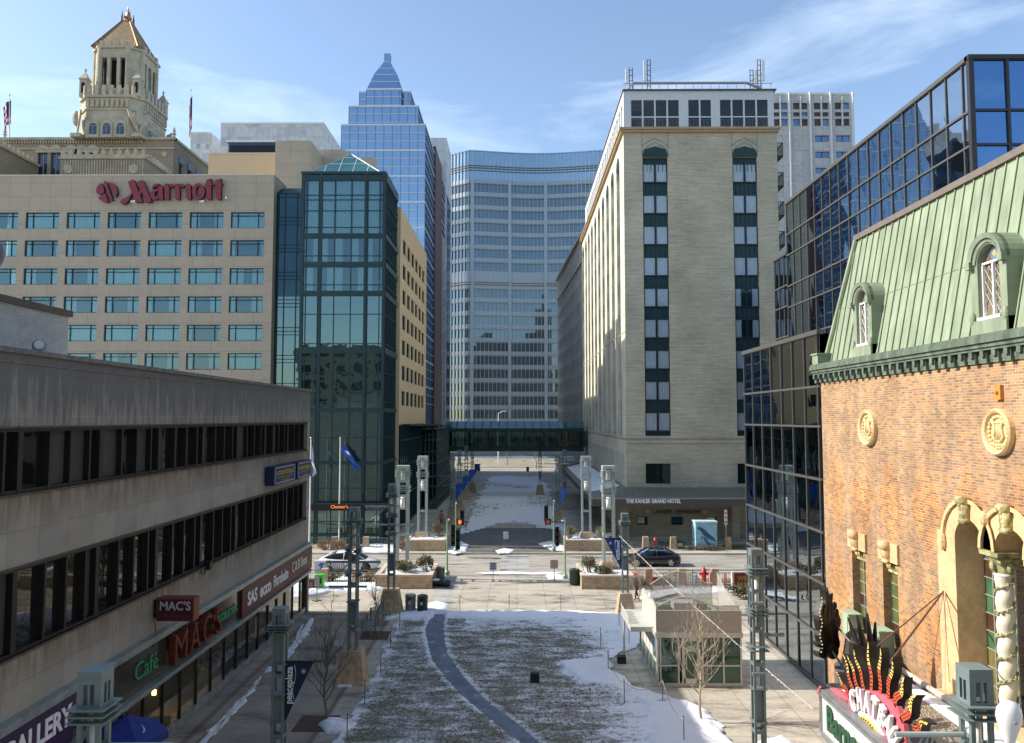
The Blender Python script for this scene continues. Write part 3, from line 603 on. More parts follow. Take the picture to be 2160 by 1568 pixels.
def hotel_window(T, fr, u0, u1, v0, v1, dep=0.22):
    f = MB(); w = u1-u0; h = v1-v0; a = u0+w*0.2; b = u1-w*0.2; tr = v1-h*0.22
    for q in ((u0,u1,v0,v0+0.07),(u0,u1,v1-0.07,v1),(u0,u0+0.06,v0,v1),(u1-0.06,u1,v0,v1),(u0,u1,tr-0.035,tr+0.035),(a-0.03,a+0.03,v0,v1),(b-0.03,b+0.03,v0,v1)): f.fb(fr, *q, -dep, -dep+0.08)
    o = build('window', f, M['frame'], T)
    g = MB(); g.quad(fr(u0,v0,-dep-0.01),fr(u1,v0,-dep-0.01),fr(u1,v1,-dep-0.01),fr(u0,v1,-dep-0.01)); build('pane', g, M['cyan'], o)
    c = MB(); k = rnd.random(); d = -dep-0.09
    if k < 0.42: curtain_strip(c, fr, u0, u1, v0, v1, d)
    elif k < 0.75: curtain_strip(c, fr, u0, u0+w*(0.2+0.2*rnd.random()), v0, v1, d); curtain_strip(c, fr, u1-w*(0.15+0.25*rnd.random()), u1, v0, v1, d)
    elif k < 0.88: curtain_strip(c, fr, u0, u0+w*0.12, v0, v1, d); curtain_strip(c, fr, u1-w*0.12, u1, v0, v1, d)
    else: curtain_strip(c, fr, u0, u0+w*0.15, v0, v1, d); curtain_strip(c, fr, u0+w*0.62, u1, v0, v1, d-0.05)
    build('curtain', c, M['curtain'], o)
def hotel():
    Y = 74.0; T = thing('tan_hotel', 'tan hotel with rows of teal windows, dark glass corner tower and red script sign', 'hotel', (xx(580,600,Y), Y, 0))
    fr = front(Y); x1 = xx(576, 500, Y); zt = zz(300, 371, Y); z = lambda v: zz(300, v, Y)
    pitch = 4.09; w = 3.36; xw1 = xx(558, 465, Y); holes = []
    z0 = z(482); h = z(448) - z0; sp = 2.81
    for r in range(8):
        for c in range(9): b = xw1 - c*pitch; holes.append((b-w, b, z0-r*sp, z0-r*sp+h))
    m = MB(); m.wall(fr, -58, x1, 0, zt, holes, 0.24)
    m.quad((x1,Y,0),(x1,Y+4,0),(x1,Y+4,zt),(x1,Y,zt)); m.quad((-58,Y,zt),(x1,Y,zt),(x1,Y+12,zt-0.4),(-58,Y+12,zt-0.4))
    build('front_wall', m, M['tanpanel'], T)
    m = MB(); m.fb(fr, -58, x1+0.05, zt, zt+0.12, -0.5, 0.06); m.box(x1-0.5,x1+0.06,Y+0.5,Y+4,zt,zt+0.12); build('parapet_cap', m, flat('pale_coping',(0.6,0.55,0.45)), T)
    m = MB(); m.box(-58, x1-0.1, Y+0.75, Y+9, 0, zt-0.5); build('dim_rooms', m, M['room'], T)
    for hh in holes: hotel_window(T, fr, *hh)
    # recessed navy glass strip
    Y1 = 74.9; fr1 = front(Y1); xa, xb = x1, xx(636, 500, 73); zr = zz(608, 409, Y1)
    m = MB(); m.fb(fr1, xa, xb+1, 0, zr, -0.5, 0); nv = build('glass_recess', m, M['navyglass'], T)
    m = MB(); zl_ = zz(608,626,Y1); m.quad(fr1(xa,0,.002),fr1(xb+.6,0,.002),fr1(xb+.6,zl_,.002),fr1(xa,zl_,.002)); build('lower_recess_glass', m, M['hotelglass'], T)
    m = MB()
    for u in (xa+0.25, xa+0.9, xa+2.1, xb-0.05): m.fb(fr1, u-0.04, u+0.04, 0, zr, 0.002, 0.09)
    q = zr
    while q > 2:
        for dz in (0, 0.35, 2.4): m.fb(fr1, xa, xb+0.5, q-dz-0.05, q-dz+0.02, 0.002, 0.07)
        q -= 2.78
    build('mullions', m, M['frame'], nv)
    m = MB(); m.hexa([(xa,Y1,zr),(xb+1,Y1,zr),(xb+1,Y1+3,zr),(xa,Y1+3,zr)], [(xa+0.3,Y1+0.8,zr+0.8),(xb+1,Y1+0.8,zr+0.8),(xb+1,Y1+3,zr+0.8),(xa+0.3,Y1+3,zr+0.8)]); build('recess_roof', m, M['dgreen'], T)
    # glass tower
    Y2 = 72.0; fr2 = front(Y2); xa, xb = xx(636, 500, Y2), xx(812, 500, Y2); Yb = 79.4; zt2 = zz(724, 368, Y2); zv = lambda v: zz(724, v, Y2)
    fs2 = left_side(xb)
    thickv = [(370,382),(493,503),(553,564),(614,625),(733,746),(861,869),(973,980),(1064,1074),(1125,1131)]
    thinv = [412,422,445,480,540,601,663,725,786,848,923,1030,1100]
    us = [xx(u, 500, Y2) for u in (639,646.5,676.5,706,741,771.5,801,810)]; thick_u = {0,2,5,7}
    # glazing: upper part see-through with curtains, lower mirror-like
    zs = zv(614)
    g = MB(); g.quad(fr2(xa,zs,0),fr2(xb,zs,0),fr2(xb,zt2,0),fr2(xa,zt2,0)); build('upper_glazing', g, M['cyan'], T)
    g = MB(); g.quad(fr2(xa,0,0),fr2(xb,0,0),fr2(xb,zs,0),fr2(xa,zs,0)); build('lower_glazing', g, M['hotelglass'], T)
    g = MB(); g.quad(fs2(Y2,0,0),fs2(Yb,0,0),fs2(Yb,zt2,0),fs2(Y2,zt2,0)); build('side_glazing', g, M['hotelglass'], T)
    g = MB(); g.box(xa+0.1, xb-0.1, Y2+1.6, Yb+0.5, 0, zt2-0.4); g.box(xa-0.02, xa+0.02, Y2, Yb, 0, zt2)
    for v in (493, 553, 614): g.box(xa+0.05, xb-0.05, Y2+0.1, Y2+1.6, zv(v)-0.35, zv(v))
    build('tower_core', g, M['room'], T)
    spans = [(370,414),(414,493),(503,553),(564,614)]
    for k, (va, vb) in enumerate(spans):
        c = MB(); zb, za = zv(vb), zv(va)
        for a, b in zip(us[1:6], us[2:7]):
            if k < 2: curtain_strip(c, fr2, a+0.1, b-0.1, zb, za, -0.14)
            else:
                wd = b-a; s = rnd.choice((0,1)); 
                curtain_strip(c, fr2, a+wd*(0.0 if s else 0.45), a+wd*(0.5 if s else 0.95), zb, za, -0.14)
        build('curtain', c, M['curtain'], T)
    m = MB()
    for i, u in enumerate(us): th = 0.13 if i in thick_u else 0.035; m.fb(fr2, u-th, u+th, 0, zt2, 0.01, 0.14 if i in thick_u else 0.09)
    for u in (xx(672,500,Y2), xx(776,500,Y2)): m.fb(fr2, u-0.03, u+0.03, 0, zt2, 0.01, 0.1)
    for a, b in thickv: m.fb(fr2, xa, xb, zv(b), zv(a), 0.008, 0.12); m.fb(fs2, Y2, Yb, zv(b), zv(a), 0.008, 0.12)
    for v in thinv: m.fb(fr2, xa, xb, zv(v)-0.04, zv(v)+0.03, 0.009, 0.08); m.fb(fs2, Y2, Yb, zv(v)-0.04, zv(v)+0.03, 0.009, 0.08)
    y = Y2+0.1
    while y < Yb: m.fb(fs2, y-0.04, y+0.04, 0, zt2, 0.01, 0.1); y += 0.92
    m.box(xa-0.1, xb+0.1, Y2-0.15, Yb, zt2, zt2+0.25); m.box(xa-0.05, xa+0.1, Y2-0.1, Y1, 0, zt2)
    build('tower_frame', m, M['dgreen'], T)
    # pyramid skylight
    ap = P(742, 326, Y2+4); zb = zt2+0.27; A = [(xa+0.6,Y2+0.3),(xb-0.5,Y2+0.3),(xb-0.5,Yb-0.3),(xa+0.6,Yb-0.3)]
    m = MB(); m.add([(*p, zb) for p in A]+[tuple(ap)], [(0,1,4),(1,2,4),(2,3,4),(3,0,4)]); sk = build('skylight', m, mirror_glass('skylight_glass',(0.04,0.12,0.12),tint=(0.5,0.85,0.85),ior=2.0), T)
    m = MB(); B = [Vector((*p, zb)) for p in A]
    for i in range(4):
        a, b = B[i], B[(i+1)%4]; m.cyl(a, ap, 0.07, n=5); m.cyl(a, b, 0.1, n=5)
        for t_ in (0.45, 0.8): m.cyl(a.lerp(ap,t_), b.lerp(ap,t_), 0.05, n=5)
        for t_ in (0.2,0.4,0.6,0.8): p = a.lerp(b,t_); k = 1-abs(2*t_-1); m.cyl(p, p.lerp(ap.lerp((a+b)/2,0.0),0.0)+(ap-((a+b)/2))*min(1,k), 0.04, n=5)
    build('skylight_bars', m, flat('pale_bars',(0.5,0.56,0.5),0.4,0.3), sk)
    # entrance canopy
    m = MB(); m.box(xx(655,1068,70.5), xx(828,1068,70.5), 70.4, Y2-0.15, zz(740,1077,70.5), zz(740,1064,70.5)); cn = build('entrance_canopy', m, M['black'], T)
    m = put_text(text_mb("Chester's", 0.42, 0.03), front(70.4), xx(716,1068,70.4), zz(716,1069.5,70.4), 0.02); build('lettering', m, emis('orange_neon',(1,0.25,0.05),0.6), cn)
    # side wing
    Xw = xx(845, 500, Yb); fw = left_side(Xw); Yc = 102.5; zw = zz(845, 437, Yb); holes = []
    for c in range(6):
        yy_ = 81.2+c*3.35
        for r in range(10):
            b = zz(850, 505, 81)-1.5 - r*2.75
            if b > 11.5: holes.append((yy_, yy_+2.3, b, b+1.6))
    m = MB(); m.wall(fw, Yb, Yc, 0, zw, holes, 0.25); m.quad((xb-0.1,Yb,0),(Xw,Yb,0),(Xw,Yb,zw),(xb-0.1,Yb,zw)); m.quad((Xw,Yb,zw),(Xw,Yc,zw),(Xw-14,Yc,zw),(Xw-14,Yb,zw))
    build('side_wall', m, M['tan2'], T)
    m = MB(); m.box(Xw-10, Xw-0.8, Yb+0.1, Yc-0.1, 0, zw-0.3); build('dim_rooms', m, M['room'], T)
    for hh in holes:
        f = MB(); f.m = 0; u0,u1,v0,v1 = hh
        for q in ((u0,u1,v0,v0+0.07),(u0,u1,v1-0.07,v1),(u0,u0+0.06,v0,v1),(u1-0.06,u1,v0,v1),((u0+u1)/2-0.04,(u0+u1)/2+0.04,v0,v1)): f.fb(fw, *q, -0.24, -0.14)
        f.m = 1; f.quad(fw(u0,v0,-0.25),fw(u1,v0,-0.25),fw(u1,v1,-0.25),fw(u0,v1,-0.25)); build('window', f, [M['frame'], M['hotelglass']], T)
    m = MB(); m.box(-42, -15.9, Yc+0.1, 124.9, 0, 33); build('sun_gap_blocker', m, M['tan2'], T)  # unseen mass added to keep a strip of sun off the far street
    m = MB(); m.fb(fw, Yb, 99, 0.1, 11.0, 0.01, 0.12); lw = build('lower_glazing', m, M['hotelglass'], T)
    m = MB(); y = Yb+0.2
    while y < 99: m.fb(fw, y-0.04, y+0.04, 0.1, 11, 0.125, 0.2); y += 1.3
    for q in (0.3, 3.4, 6.6, 9.4, 11): m.fb(fw, Yb, 99, q-0.07, q+0.07, 0.125, 0.22)
    build('mullions', m, M['dgreen'], lw)
    # rooftop blocks
    m = MB(); blocks = [(440,582,325,84,92),(581,656,297,81,88),(655,728,316,86,94),(763,788,332,82,84)]
    for k, (ua, ub, v, ya, yb) in enumerate(blocks):
        m = MB(); m.box(xx(ua,v,ya), xx(ub,v,ya), ya, yb, zt-3 if k < 3 else zt2-3, zz((ua+ub)/2, v, ya)); build('rooftop_block', m, M['tanpanel'] if k else M['tan2'], T)
    m = MB(); m.box(xx(440,325,84)-0.05, xx(582,325,84), 83.9, 92, zz(510,325,84), zz(510,325,84)+0.12); build('coping', m, flat('pale_coping',(0.6,0.55,0.45)), T)
hotel()
def red_letters():
    Y = 74.0; T = thing('script_wall_sign', 'big red script letters and round logo high on the tan hotel wall', 'sign', (xx(340,410,Y), Y, zz(340,425,Y)))
    red = flat('deep_red_enamel', (0.22, 0.014, 0.035), 0.4, var=0.05); edge = flat('dark_red_edge', (0.035,0.006,0.01), 0.5)
    def q(pts): return [tuple(P(180+x/6.75, 360+y/6.75, Y)) for x, y in pts]
    def put(name, polys, ring=None):
        m = MB()
        for pl in polys:
            a = [(p[0], Y-0.1, p[2]) for p in q(pl)]; n = len(a)
            m.m = 0; m.quad(*[(p[0], Y-0.42, p[2]) for p in a]); m.m = 1
            for i in range(n): b, c = a[i], a[(i+1)%n]; m.quad(b, c, (c[0],Y-0.42,c[2]), (b[0],Y-0.42,b[2]))
            m.quad(*a)
        if ring:
            cx, cy, a, b, c, d = ring; n = 24
            for i in range(n):
                t0, t1 = 2*math.pi*i/n, 2*math.pi*(i+1)/n
                o0, o1 = (cx+a*math.cos(t0), cy+b*math.sin(t0)), (cx+a*math.cos(t1), cy+b*math.sin(t1)); i0, i1 = (cx+c*math.cos(t0), cy+d*math.sin(t0)), (cx+c*math.cos(t1), cy+d*math.sin(t1))
                w = q([o0,o1,i1,i0]); f = [(p[0],Y-0.42,p[2]) for p in w]; k = [(p[0],Y-0.1,p[2]) for p in w]
                m.m = 0; m.quad(*f); m.m = 1; m.quad(f[0],f[1],k[1],k[0]); m.quad(f[3],f[2],k[2],k[3])
        build(name, m, [red, edge], T)
    put('logo', [[(262,195),(215,225),(190,270),(185,325),(205,350),(250,360),(285,345),(300,315),(285,240)],
        [(210,400),(260,380),(290,350),(315,340),(360,465),(325,470),(270,450),(230,425)],
        [(290,175),(315,165),(335,190),(420,435),(400,445),(385,430)], [(362,175),(410,195),(455,235),(480,285),(488,330),(470,385),(455,390),(405,280)]])
    put('letter', [[(520,475),(550,420),(600,410),(640,380),(690,330),(675,290),(635,180),(705,142),(725,160),(840,460),(840,468),(750,468),(700,345),(670,400),(640,455),(600,490),(560,500)],
        [(770,180),(835,150),(855,170),(975,465),(895,470),(830,320),(815,380),(795,365),(790,320),(815,290)]])
    put('letter', [[(1065,215),(1130,240),(1135,430),(1085,430),(1065,400)], [(975,275),(980,235),(1020,205),(1075,205),(1110,220),(1070,250),(1030,240),(1000,270)],
        [(1070,275),(1000,290),(955,330),(950,390),(985,432),(1040,432),(1070,405),(1070,375),(1045,392),(1015,385),(1010,345),(1035,315),(1070,305)]])
    for dx in (0, 148): put('letter', [[(1150+dx,205),(1205+dx,205),(1220+dx,240),(1222+dx,432),(1170+dx,430),(1155+dx,400)], [(1200+dx,225),(1235+dx,205),(1265+dx,205),(1290+dx,235),(1275+dx,255),(1245+dx,248),(1215+dx,262)]])
    put('letter', [[(1450,205),(1505,205),(1528,235),(1530,430),(1480,430),(1455,400)]])
    put('letter', [], (1635,315,92,118,36,74))
    put('letter', [[(1745,155),(1815,130),(1818,430),(1765,430),(1745,400)],[(1718,205),(1745,205),(1745,226),(1725,226)]]); put('letter', [[(1875,155),(1955,130),(1952,430),(1900,430),(1878,400)],[(1818,205),(1875,205),(1875,226),(1818,226)],[(1955,205),(1980,205),(1970,226),(1955,226)]])
    for x, y in ((735,455),(1710,455),(2035,410)):
        m = MB(); c = P(180+x/6.75, 360+y/6.75, Y); m.ball((c.x,Y-0.5,c.z),0.1,n=8,m=6); m.box(c.x-0.45 if x<2000 else c.x-0.05,c.x,Y-0.4,Y,c.z-0.08,c.z+0.08); build('spotlight', m, M['white'], T)
red_letters()

# ================================================================== buff brick hotel
def buff_brick(name, pl, c1, c2):
    m, t, b, o = nodes(name); c = coord(t, pl, (0.35, 6.0, 1)); c2_ = coord(t, pl)
    f = noise(t, c, 1.0, 8, 0.75); g = noise(t, c2_, 0.25, 5)
    w = N(t,'ShaderNodeTexBrick'); t.links.new(c2_, w.inputs[0]); w.inputs['Scale'].default_value = 1
    for nm, vl in (('Color1',(1.0,1.0,1.0,1)),('Color2',(0.86,0.86,0.86,1)),('Mortar',(0.80,0.79,0.76,1)),('Brick Width',0.4),('Row Height',0.13),('Mortar Size',0.012)): w.inputs[nm].default_value = vl
    col = mixc(t, 1.0, ramp(t, f, [(0.32, c1), (0.62, c2)]), ramp(t, g, [(0.32,(0.80,)*3),(0.68,(1.12,)*3)]), 'MULTIPLY')
    t.links.new(mixc(t,1.0,col,w.outputs[0],'MULTIPLY'), b.inputs['Base Color']); b.inputs['Roughness'].default_value = 0.85; bump(t, b, f, 0.03, 0.4); return m
M['buff'] = buff_brick('buff_brick', 'xz', (0.41,0.375,0.27), (0.62,0.565,0.43)); M['buff_sunlit'] = buff_brick('buff_brick_sunlit_side', 'yz', (0.60,0.54,0.41), (0.76,0.70,0.56))  # street-side copy is paler: sunlight painted into the same brick
M['kglass'] = clear_glass('hotel_pane', (0.93,0.97,1.0), ior=1.45, gt=(0.8,0.9,1))
def brick_hotel():
    Y = 75.0; X = xx(1318, 600, Y); Xr = xx(1641, 400, Y); Yb = 124.0
    T = thing('buff_brick_hotel', 'eleven storey buff brick hotel with dark green window bays and glassed white top floor', 'hotel', (X, Y, 0))
    fr = front(Y); fs = right_side(X); z = lambda v, u=1480: zz(u, v, Y); ztop = z(275)
    # front bays
    bays = [(1356, 1409), (1546, 1598)]; bx = [(xx(a, 400, Y), xx(b, 400, Y)) for a, b in bays]; zb = z(920); za = z(332)
    holes = [(a, b, zb, za) for a, b in bx] + [(xx(1362,1000,Y), xx(1415,1000,Y), z(1021), z(978)), (xx(1556,1000,Y), xx(1600,1000,Y), z(1021), z(978))]
    m = MB(); m.wall(fr, X, Xr, 4.3, ztop, holes, 0.3); m.quad((Xr,Y,0),(Xr,Y+12,0),(Xr,Y+12,ztop),(Xr,Y,ztop)); m.quad((X,Y,ztop),(Xr,Y,ztop),(Xr,Y+12,ztop),(X,Y+12,ztop))
    build('front_wall', m, M['buff'], T)
    ztip = z(309)
    for k, (a, b) in enumerate(bx):
        m = MB(); m.fb(fr, a, b, zb, za, -0.42, -0.3); cx = (a+b)/2
        ap = [(a, za), (b, za), (b, za+0.35), (b-0.25, za+0.85), (cx+0.35, ztip-0.12), (cx, ztip), (cx-0.35, ztip-0.12), (a+0.25, za+0.85), (a, za+0.35)]
        m.fslab(fr, ap, 0.004, 0.05)
        for i in range(7): m.fb(fr, a+0.1+i*(b-a-0.2)/6-0.03, a+0.1+i*(b-a-0.2)/6+0.03, za-1.4, za+0.4, -0.3, -0.24)
        bay = build('window_bay', m, M['dgreen'], T)
        l = MB()
        for s in (0.35, 0.95): 
            p = [(a-0.03-s*0, ztip-0.9+s), (a+0.4, ztip-0.35+s*0.8), (cx, ztip+0.15+s*0.75), (b-0.4, ztip-0.35+s*0.8), (b+0.03, ztip-0.9+s)]
            l.tube([fr(u, v, 0.01) for u, v in p], 0.03, 4)
        for u in (a-0.04, b+0.04): l.fb(fr, u-0.02, u+0.02, ztip-0.9, z(281), 0.002, 0.02)
        build('brick_arch_line', l, flat('dark_brick_line', (0.22,0.2,0.15)), bay)
        for r in range(9):
            vt = 346 + r*65.7; vb = vt + 37; t_, bo = z(vt, 1383), z(vb, 1383); w = MB(); w.m = 0; mid = (a+b)/2; e = 0.1
            w.fb(fr, a+e-0.06, b-e+0.06, t_, t_+0.07, -0.3, -0.16); w.fb(fr, a+e-0.06, b-e+0.06, bo-0.1, bo, -0.3, -0.12)
            for q in (a+e-0.06, b-e, mid-0.1, mid+0.04): w.fb(fr, q, q+0.06, bo, t_, -0.3, -0.16)
            w.m = 1
            for s in (0, 1):
                l_, r_ = (a+e, mid-0.1) if s == 0 else (mid+0.1, b-e); wd = r_-l_
                if k == 1 and r in (4, 5): curtain_strip(w, fr, l_ if s == 0 else r_-wd*0.55, l_+wd*0.55 if s == 0 else r_, bo, t_, -0.29)
                else: curtain_strip(w, fr, l_, r_, bo, t_, -0.29)
            w.m = 2; w.quad(fr(a+e,bo,-0.2), fr(b-e,bo,-0.2), fr(b-e,t_,-0.2), fr(a+e,t_,-0.2))
            w.m = 0
            for i in range(5): u = a+0.35+i*(b-a-0.7)/4; w.fb(fr, u-0.02, u+0.02, z(vt+65,1383)+0.05, bo-0.12, -0.3, -0.25)
            build('window', w, [M['frame'], flat('sheer_curtain',(0.88,0.90,0.92),0.9,var=0.05), M['kglass']], bay)
    for a, b, c, d in holes[2:]:
        w = MB(); w.m = 1; w.quad(fr(a,c,-0.28),fr(b,c,-0.28),fr(b,d,-0.28),fr(a,d,-0.28)); w.m = 0
        for q in ((a,b,c,c+0.08),(a,b,d-0.08,d),(a,a+0.08,c,d),(b-0.08,b,c,d),((a+b)/2-0.05,(a+b)/2+0.05,c,d)): w.fb(fr,*q,-0.26,-0.15)
        build('window', w, [M['frame'], M['hotelglass']], T)
    m = MB(); zc = z(925); m.fb(fr, X-0.06, Xr, zc-0.1, zc, 0.003, 0.06); m.fb(fr, X-0.06, Xr, zc-0.55, zc-0.48, 0.003, 0.04); m.fb(fs, Y, Yb, zc-0.1, zc, 0.003, 0.06); m.fb(fs, Y, Yb, z(700), z(698), 0.001, 0.02)
    build('string_course', m, flat('grey_string',(0.3,0.28,0.23)), T)
    # cornice
    m = MB(); m.box(X-0.45, Xr+0.3, Y-0.4, Y+12, ztop, ztop+0.22); m.box(X-0.3, Xr+0.15, Y-0.25, Y+12, ztop-0.25, ztop); m.box(X-0.45, X+2, Y+12.01, Yb, ztop, ztop+0.22); m.box(X-0.3, X+2, Y+12.01, Yb, ztop-0.25, ztop)
    build('cornice', m, flat('ochre_cornice', (0.42,0.31,0.19), 0.7), T)
    # street side wall with tall arched bays
    ysc = [79.4+4.66*i for i in range(10)]; w2 = 1.25; zs1 = 38.2; hs = [(y-w2, y+w2, 9.9, zs1) for y in ysc]
    lows = [(Y+2+2.3*i, Y+3.2+2.3*i, 5.6, 8.2) for i in range(20)]
    m = MB(); m.wall(fs, Y, Yb, 0, ztop, hs+lows, 0.45); m.quad((X,Yb,0),(X+15,Yb,0),(X+15,Yb,ztop),(X,Yb,ztop)); build('side_wall', m, M['buff_sunlit'], T)
    for y in ysc:
        m = MB(); m.m = 0; m.fb(fs, y-w2, y+w2, 9.9, zs1, -0.55, -0.45)
        m.fslab(fs, [(y-w2,zs1),(y+w2,zs1),(y+w2,zs1+0.3),(y+w2*0.75,zs1+0.75),(y,zs1+1.25),(y-w2*0.75,zs1+0.75),(y-w2,zs1+0.3)], 0.004, 0.03)
        q = zs1-1.2
        for r in range(9):
            b = z(346+37+r*65.7, 1383); m.m = 1; m.fb(fs, y-w2+0.1, y-0.05, b, b+1.75, -0.45, -0.4); m.fb(fs, y+0.05, y+w2-0.1, b, b+1.75, -0.45, -0.4)
            m.m = 0; m.fb(fs, y-w2, y+w2, b-0.12, b, -0.45, -0.3); m.fb(fs, y-w2, y+w2, b+1.75, b+1.85, -0.45, -0.35)
        for u in (y-w2+0.05, y, y+w2-0.05): m.fb(fs, u-0.045, u+0.045, 9.9, zs1, -0.45, -0.3)
        build('window_bay', m, [M['dgreen'], M['hotelglass']], T)
    for h in lows: m = MB(); m.fb(fs, *h, -0.44, -0.36); build('window', m, M['hotelglass'], T)
    m = MB(); m.box(X+0.8, Xr-0.5, Y+0.6, Yb-0.2, 0, ztop-0.5) if False else m.box(X+2, X+14, Y+13, Yb-1, 0, ztop); build('roof_deck', m, M['concrete'], T)
    # white glass-fronted top floor
    zp0, zp1 = ztop+0.22, z(191); xa, xb = X+0.05, xx(1633, 230, Y); fp = front(Y+0.1)
    wins = []
    for a, b, n in ((1330,1434,4),(1451,1502,2),(1518,1622,4)):
        A, B = xx(a,230,Y), xx(b,230,Y)
        for i in range(n): wins.append((A+(B-A)*i/n+0.07, A+(B-A)*(i+1)/n-0.07))
    zt_, zm, zb2 = z(210), z(246), z(268)
    hs = [(a,b,zm+0.06,zt_) for a,b in wins] + [(a,b,zb2+0.05,zm-0.06) for a,b in wins]
    m = MB(); m.wall(fp, xa, xb, zp0, zp1, hs, 0.15); m.quad((xb,Y+0.1,zp0),(xb,Y+11,zp0),(xb,Y+11,zp1),(xb,Y+0.1,zp1)); m.quad((xa,Y+0.1,zp1),(xb,Y+0.1,zp1),(xb,Y+11,zp1),(xa,Y+11,zp1)); m.quad((xa,Y+11,zp0),(xb,Y+11,zp0),(xb,Y+11,zp1),(xa,Y+11,zp1))
    fps = right_side(xa); hs2 = []; y = Y+1
    while y < Y+40: hs2.append((y, y+1.3, zb2, zt_)); y += 1.75
    m.wall(fps, Y+0.1, Yb-6, zp0, zp1, hs2, 0.15); m.quad((xa,Y+11,zp1),(xa+4,Y+11,zp1),(xa+4,Yb-6,zp1),(xa,Yb-6,zp1))
    pent = build('top_floor', m, flat('white_cladding',(0.60,0.63,0.64),0.5,var=0.06), T)
    g = MB(); g.quad(fp(xa,zp0,-0.13),fp(xb,zp0,-0.13),fp(xb,zp1,-0.13),fp(xa,zp1,-0.13)); g.quad(fps(Y+0.2,zp0,-0.13),fps(Yb-6,zp0,-0.13),fps(Yb-6,zp1,-0.13),fps(Y+0.2,zp1,-0.13)); build('glazing', g, clear_glass('penthouse_glass',(0.5,0.55,0.56),ior=1.7), pent)
    g = MB(); g.box(xa+2.6, xb-0.6, Y+4, Y+10, zp0, zp1-0.2); g.box(xa+0.3,xb-0.3,Y+0.5,Y+4,zp1-0.5,zp1-0.3); g.box(xa+2,xa+3.5,Y+11.2,Yb-7,zp0,zp1-0.2); build('inner_room', g, flat('grey_room',(0.18,0.18,0.17),0.8,var=0.3,vs=0.7), pent)
    r = MB(); r.fb(front(Y+0.5), xa+0.4, xb-0.4, zm-0.15, zm-0.1, 0, 0.05); [r.fb(front(Y+0.5), xa+0.5+i*0.35, xa+0.53+i*0.35, zp0, zm-0.12, 0.0, 0.03) for i in range(40)]; build('railing', r, M['white'], pent)
    m = MB(); m.box(xa-0.1, xb+0.25, Y-0.1, Y+11.2, zp1, zp1+0.12); m.box(xa-0.1, xa+4, Y+11.21, Yb-6, zp1, zp1+0.12); build('roof_edge', m, flat('dark_roof_edge',(0.1,0.09,0.08)), pent)
    # roof plant: tent-like dome, pipe rail, antennas
    d = MB(); cx = xx(1470,180,Y+6); d.smooth = True; d.lathe((cx, Y+6, zp1+0.12), [(4.6,0),(3.6,0.5),(2.2,1.0),(0.8,1.35),(0.05,1.4)], 20, 1.1, 1.0); d.lathe((cx-1.4, Y+5.6, zp1+1.2), [(0.5,0),(0.5,0.45),(0.35,0.6),(0.02,0.65)], 10); build('roof_dome', d, M['white'], T)
    p = MB(); zr = zp1+0.95; p.tube([(xa+0.5,Y+0.4,zp1+0.2),(xa+1.0,Y+0.4,zr),(xb-2.6,Y+0.4,zr),(xb-1.2,Y+0.4,zp1+0.35)], 0.14, 8)
    for i in range(18): x = xa+0.2+i*(xb-xa-0.4)/17; p.cyl((x,Y+0.3,zp1),(x,Y+0.3,zp1+0.85),0.03,n=5)
    p.cyl((xa,Y+0.3,zp1+0.85),(xb,Y+0.3,zp1+0.85),0.035,n=5); build('roof_pipe', p, flat('galvanised',(0.42,0.43,0.42),0.4,0.6), T)
    # fire balconies on the right flank
    for i, v in enumerate((320, 382, 443, 505)):
        q = zz(1645, v+18, Y+2); b = MB(); b.box(Xr, Xr+0.95, Y+1, Y+3, q, q+0.12)
        for k in range(6): b.cyl((Xr+0.05+k*0.18, Y+1.02, q), (Xr+0.05+k*0.18, Y+1.02, q+1.45), 0.03, n=5)
        for k in range(9): b.cyl((Xr+0.93, Y+1.02+k*0.24, q), (Xr+0.93, Y+1.02+k*0.24, q+1.45), 0.03, n=5)
        b.cyl((Xr,Y+1.02,q+1.45),(Xr+0.95,Y+1.02,q+1.45),0.04,n=5); b.cyl((Xr+0.93,Y+1,q+1.45),(Xr+0.93,Y+3,q+1.45),0.04,n=5); b.cyl((Xr,Y+1.1,q+0.1),(Xr+0.9,Y+1.1,q+1.4),0.04,n=5); b.cyl((Xr,Y+1.1,q-0.9),(Xr+0.9,Y+1.1,q),0.05,n=5)
        build('fire_balcony', b, M['black'], T)
    # ground floor
    g = MB(); x0 = xx(1325,1100,Y+0.8); x9 = xx(1600,1100,Y+0.8); fg = front(Y+0.8); zw0, zw1 = zz(1360,1107,Y+.8), zz(1360,1090,Y+.8)
    small = [(xx(a,1100,Y+.8), xx(b,1100,Y+.8), zw0, zw1) for a, b in ((1343,1366),(1416,1440),(1488,1512))]
    g.wall(fg, x0, x9, 0, 4.3, small, 0.3); g.box(x0-0.9, x0-0.001, Y-0.1, Y+1, 0, 4.3); g.box(xx(1545,1100,Y), xx(1550,1100,Y)+0.5, Y, Y+0.79, 0, 4.3); build('ground_floor_wall', g, M['buff'], T)
    for h in small: w = MB(); w.m=0; w.fb(fg,*h,-0.3,-0.25); w.m=1; [w.fb(fg,*q,-0.25,0.03) for q in ((h[0],h[1],h[2],h[2]+0.06),(h[0],h[1],h[3]-0.06,h[3]),(h[0],h[0]+0.06,h[2],h[3]),(h[1]-0.06,h[1],h[2],h[3]))]; build('display_window', w, [M['hotelglass'], M['bronze']], T)
    # canopy round the corner
    c = MB(); z4, z3, zf = 4.95, 4.25, 3.5; Yc, Xc = Y-3.4, X-3.7; c.m = 0
    c.quad((X,Y,z4),(Xr+1,Y,z4),(Xr+1,Yc,z3),(Xc,Yc,z3)); c.quad((X,Y,z4),(Xc,Yc,z3),(Xc,Yb-4,z3),(X,Yb-4,z4))
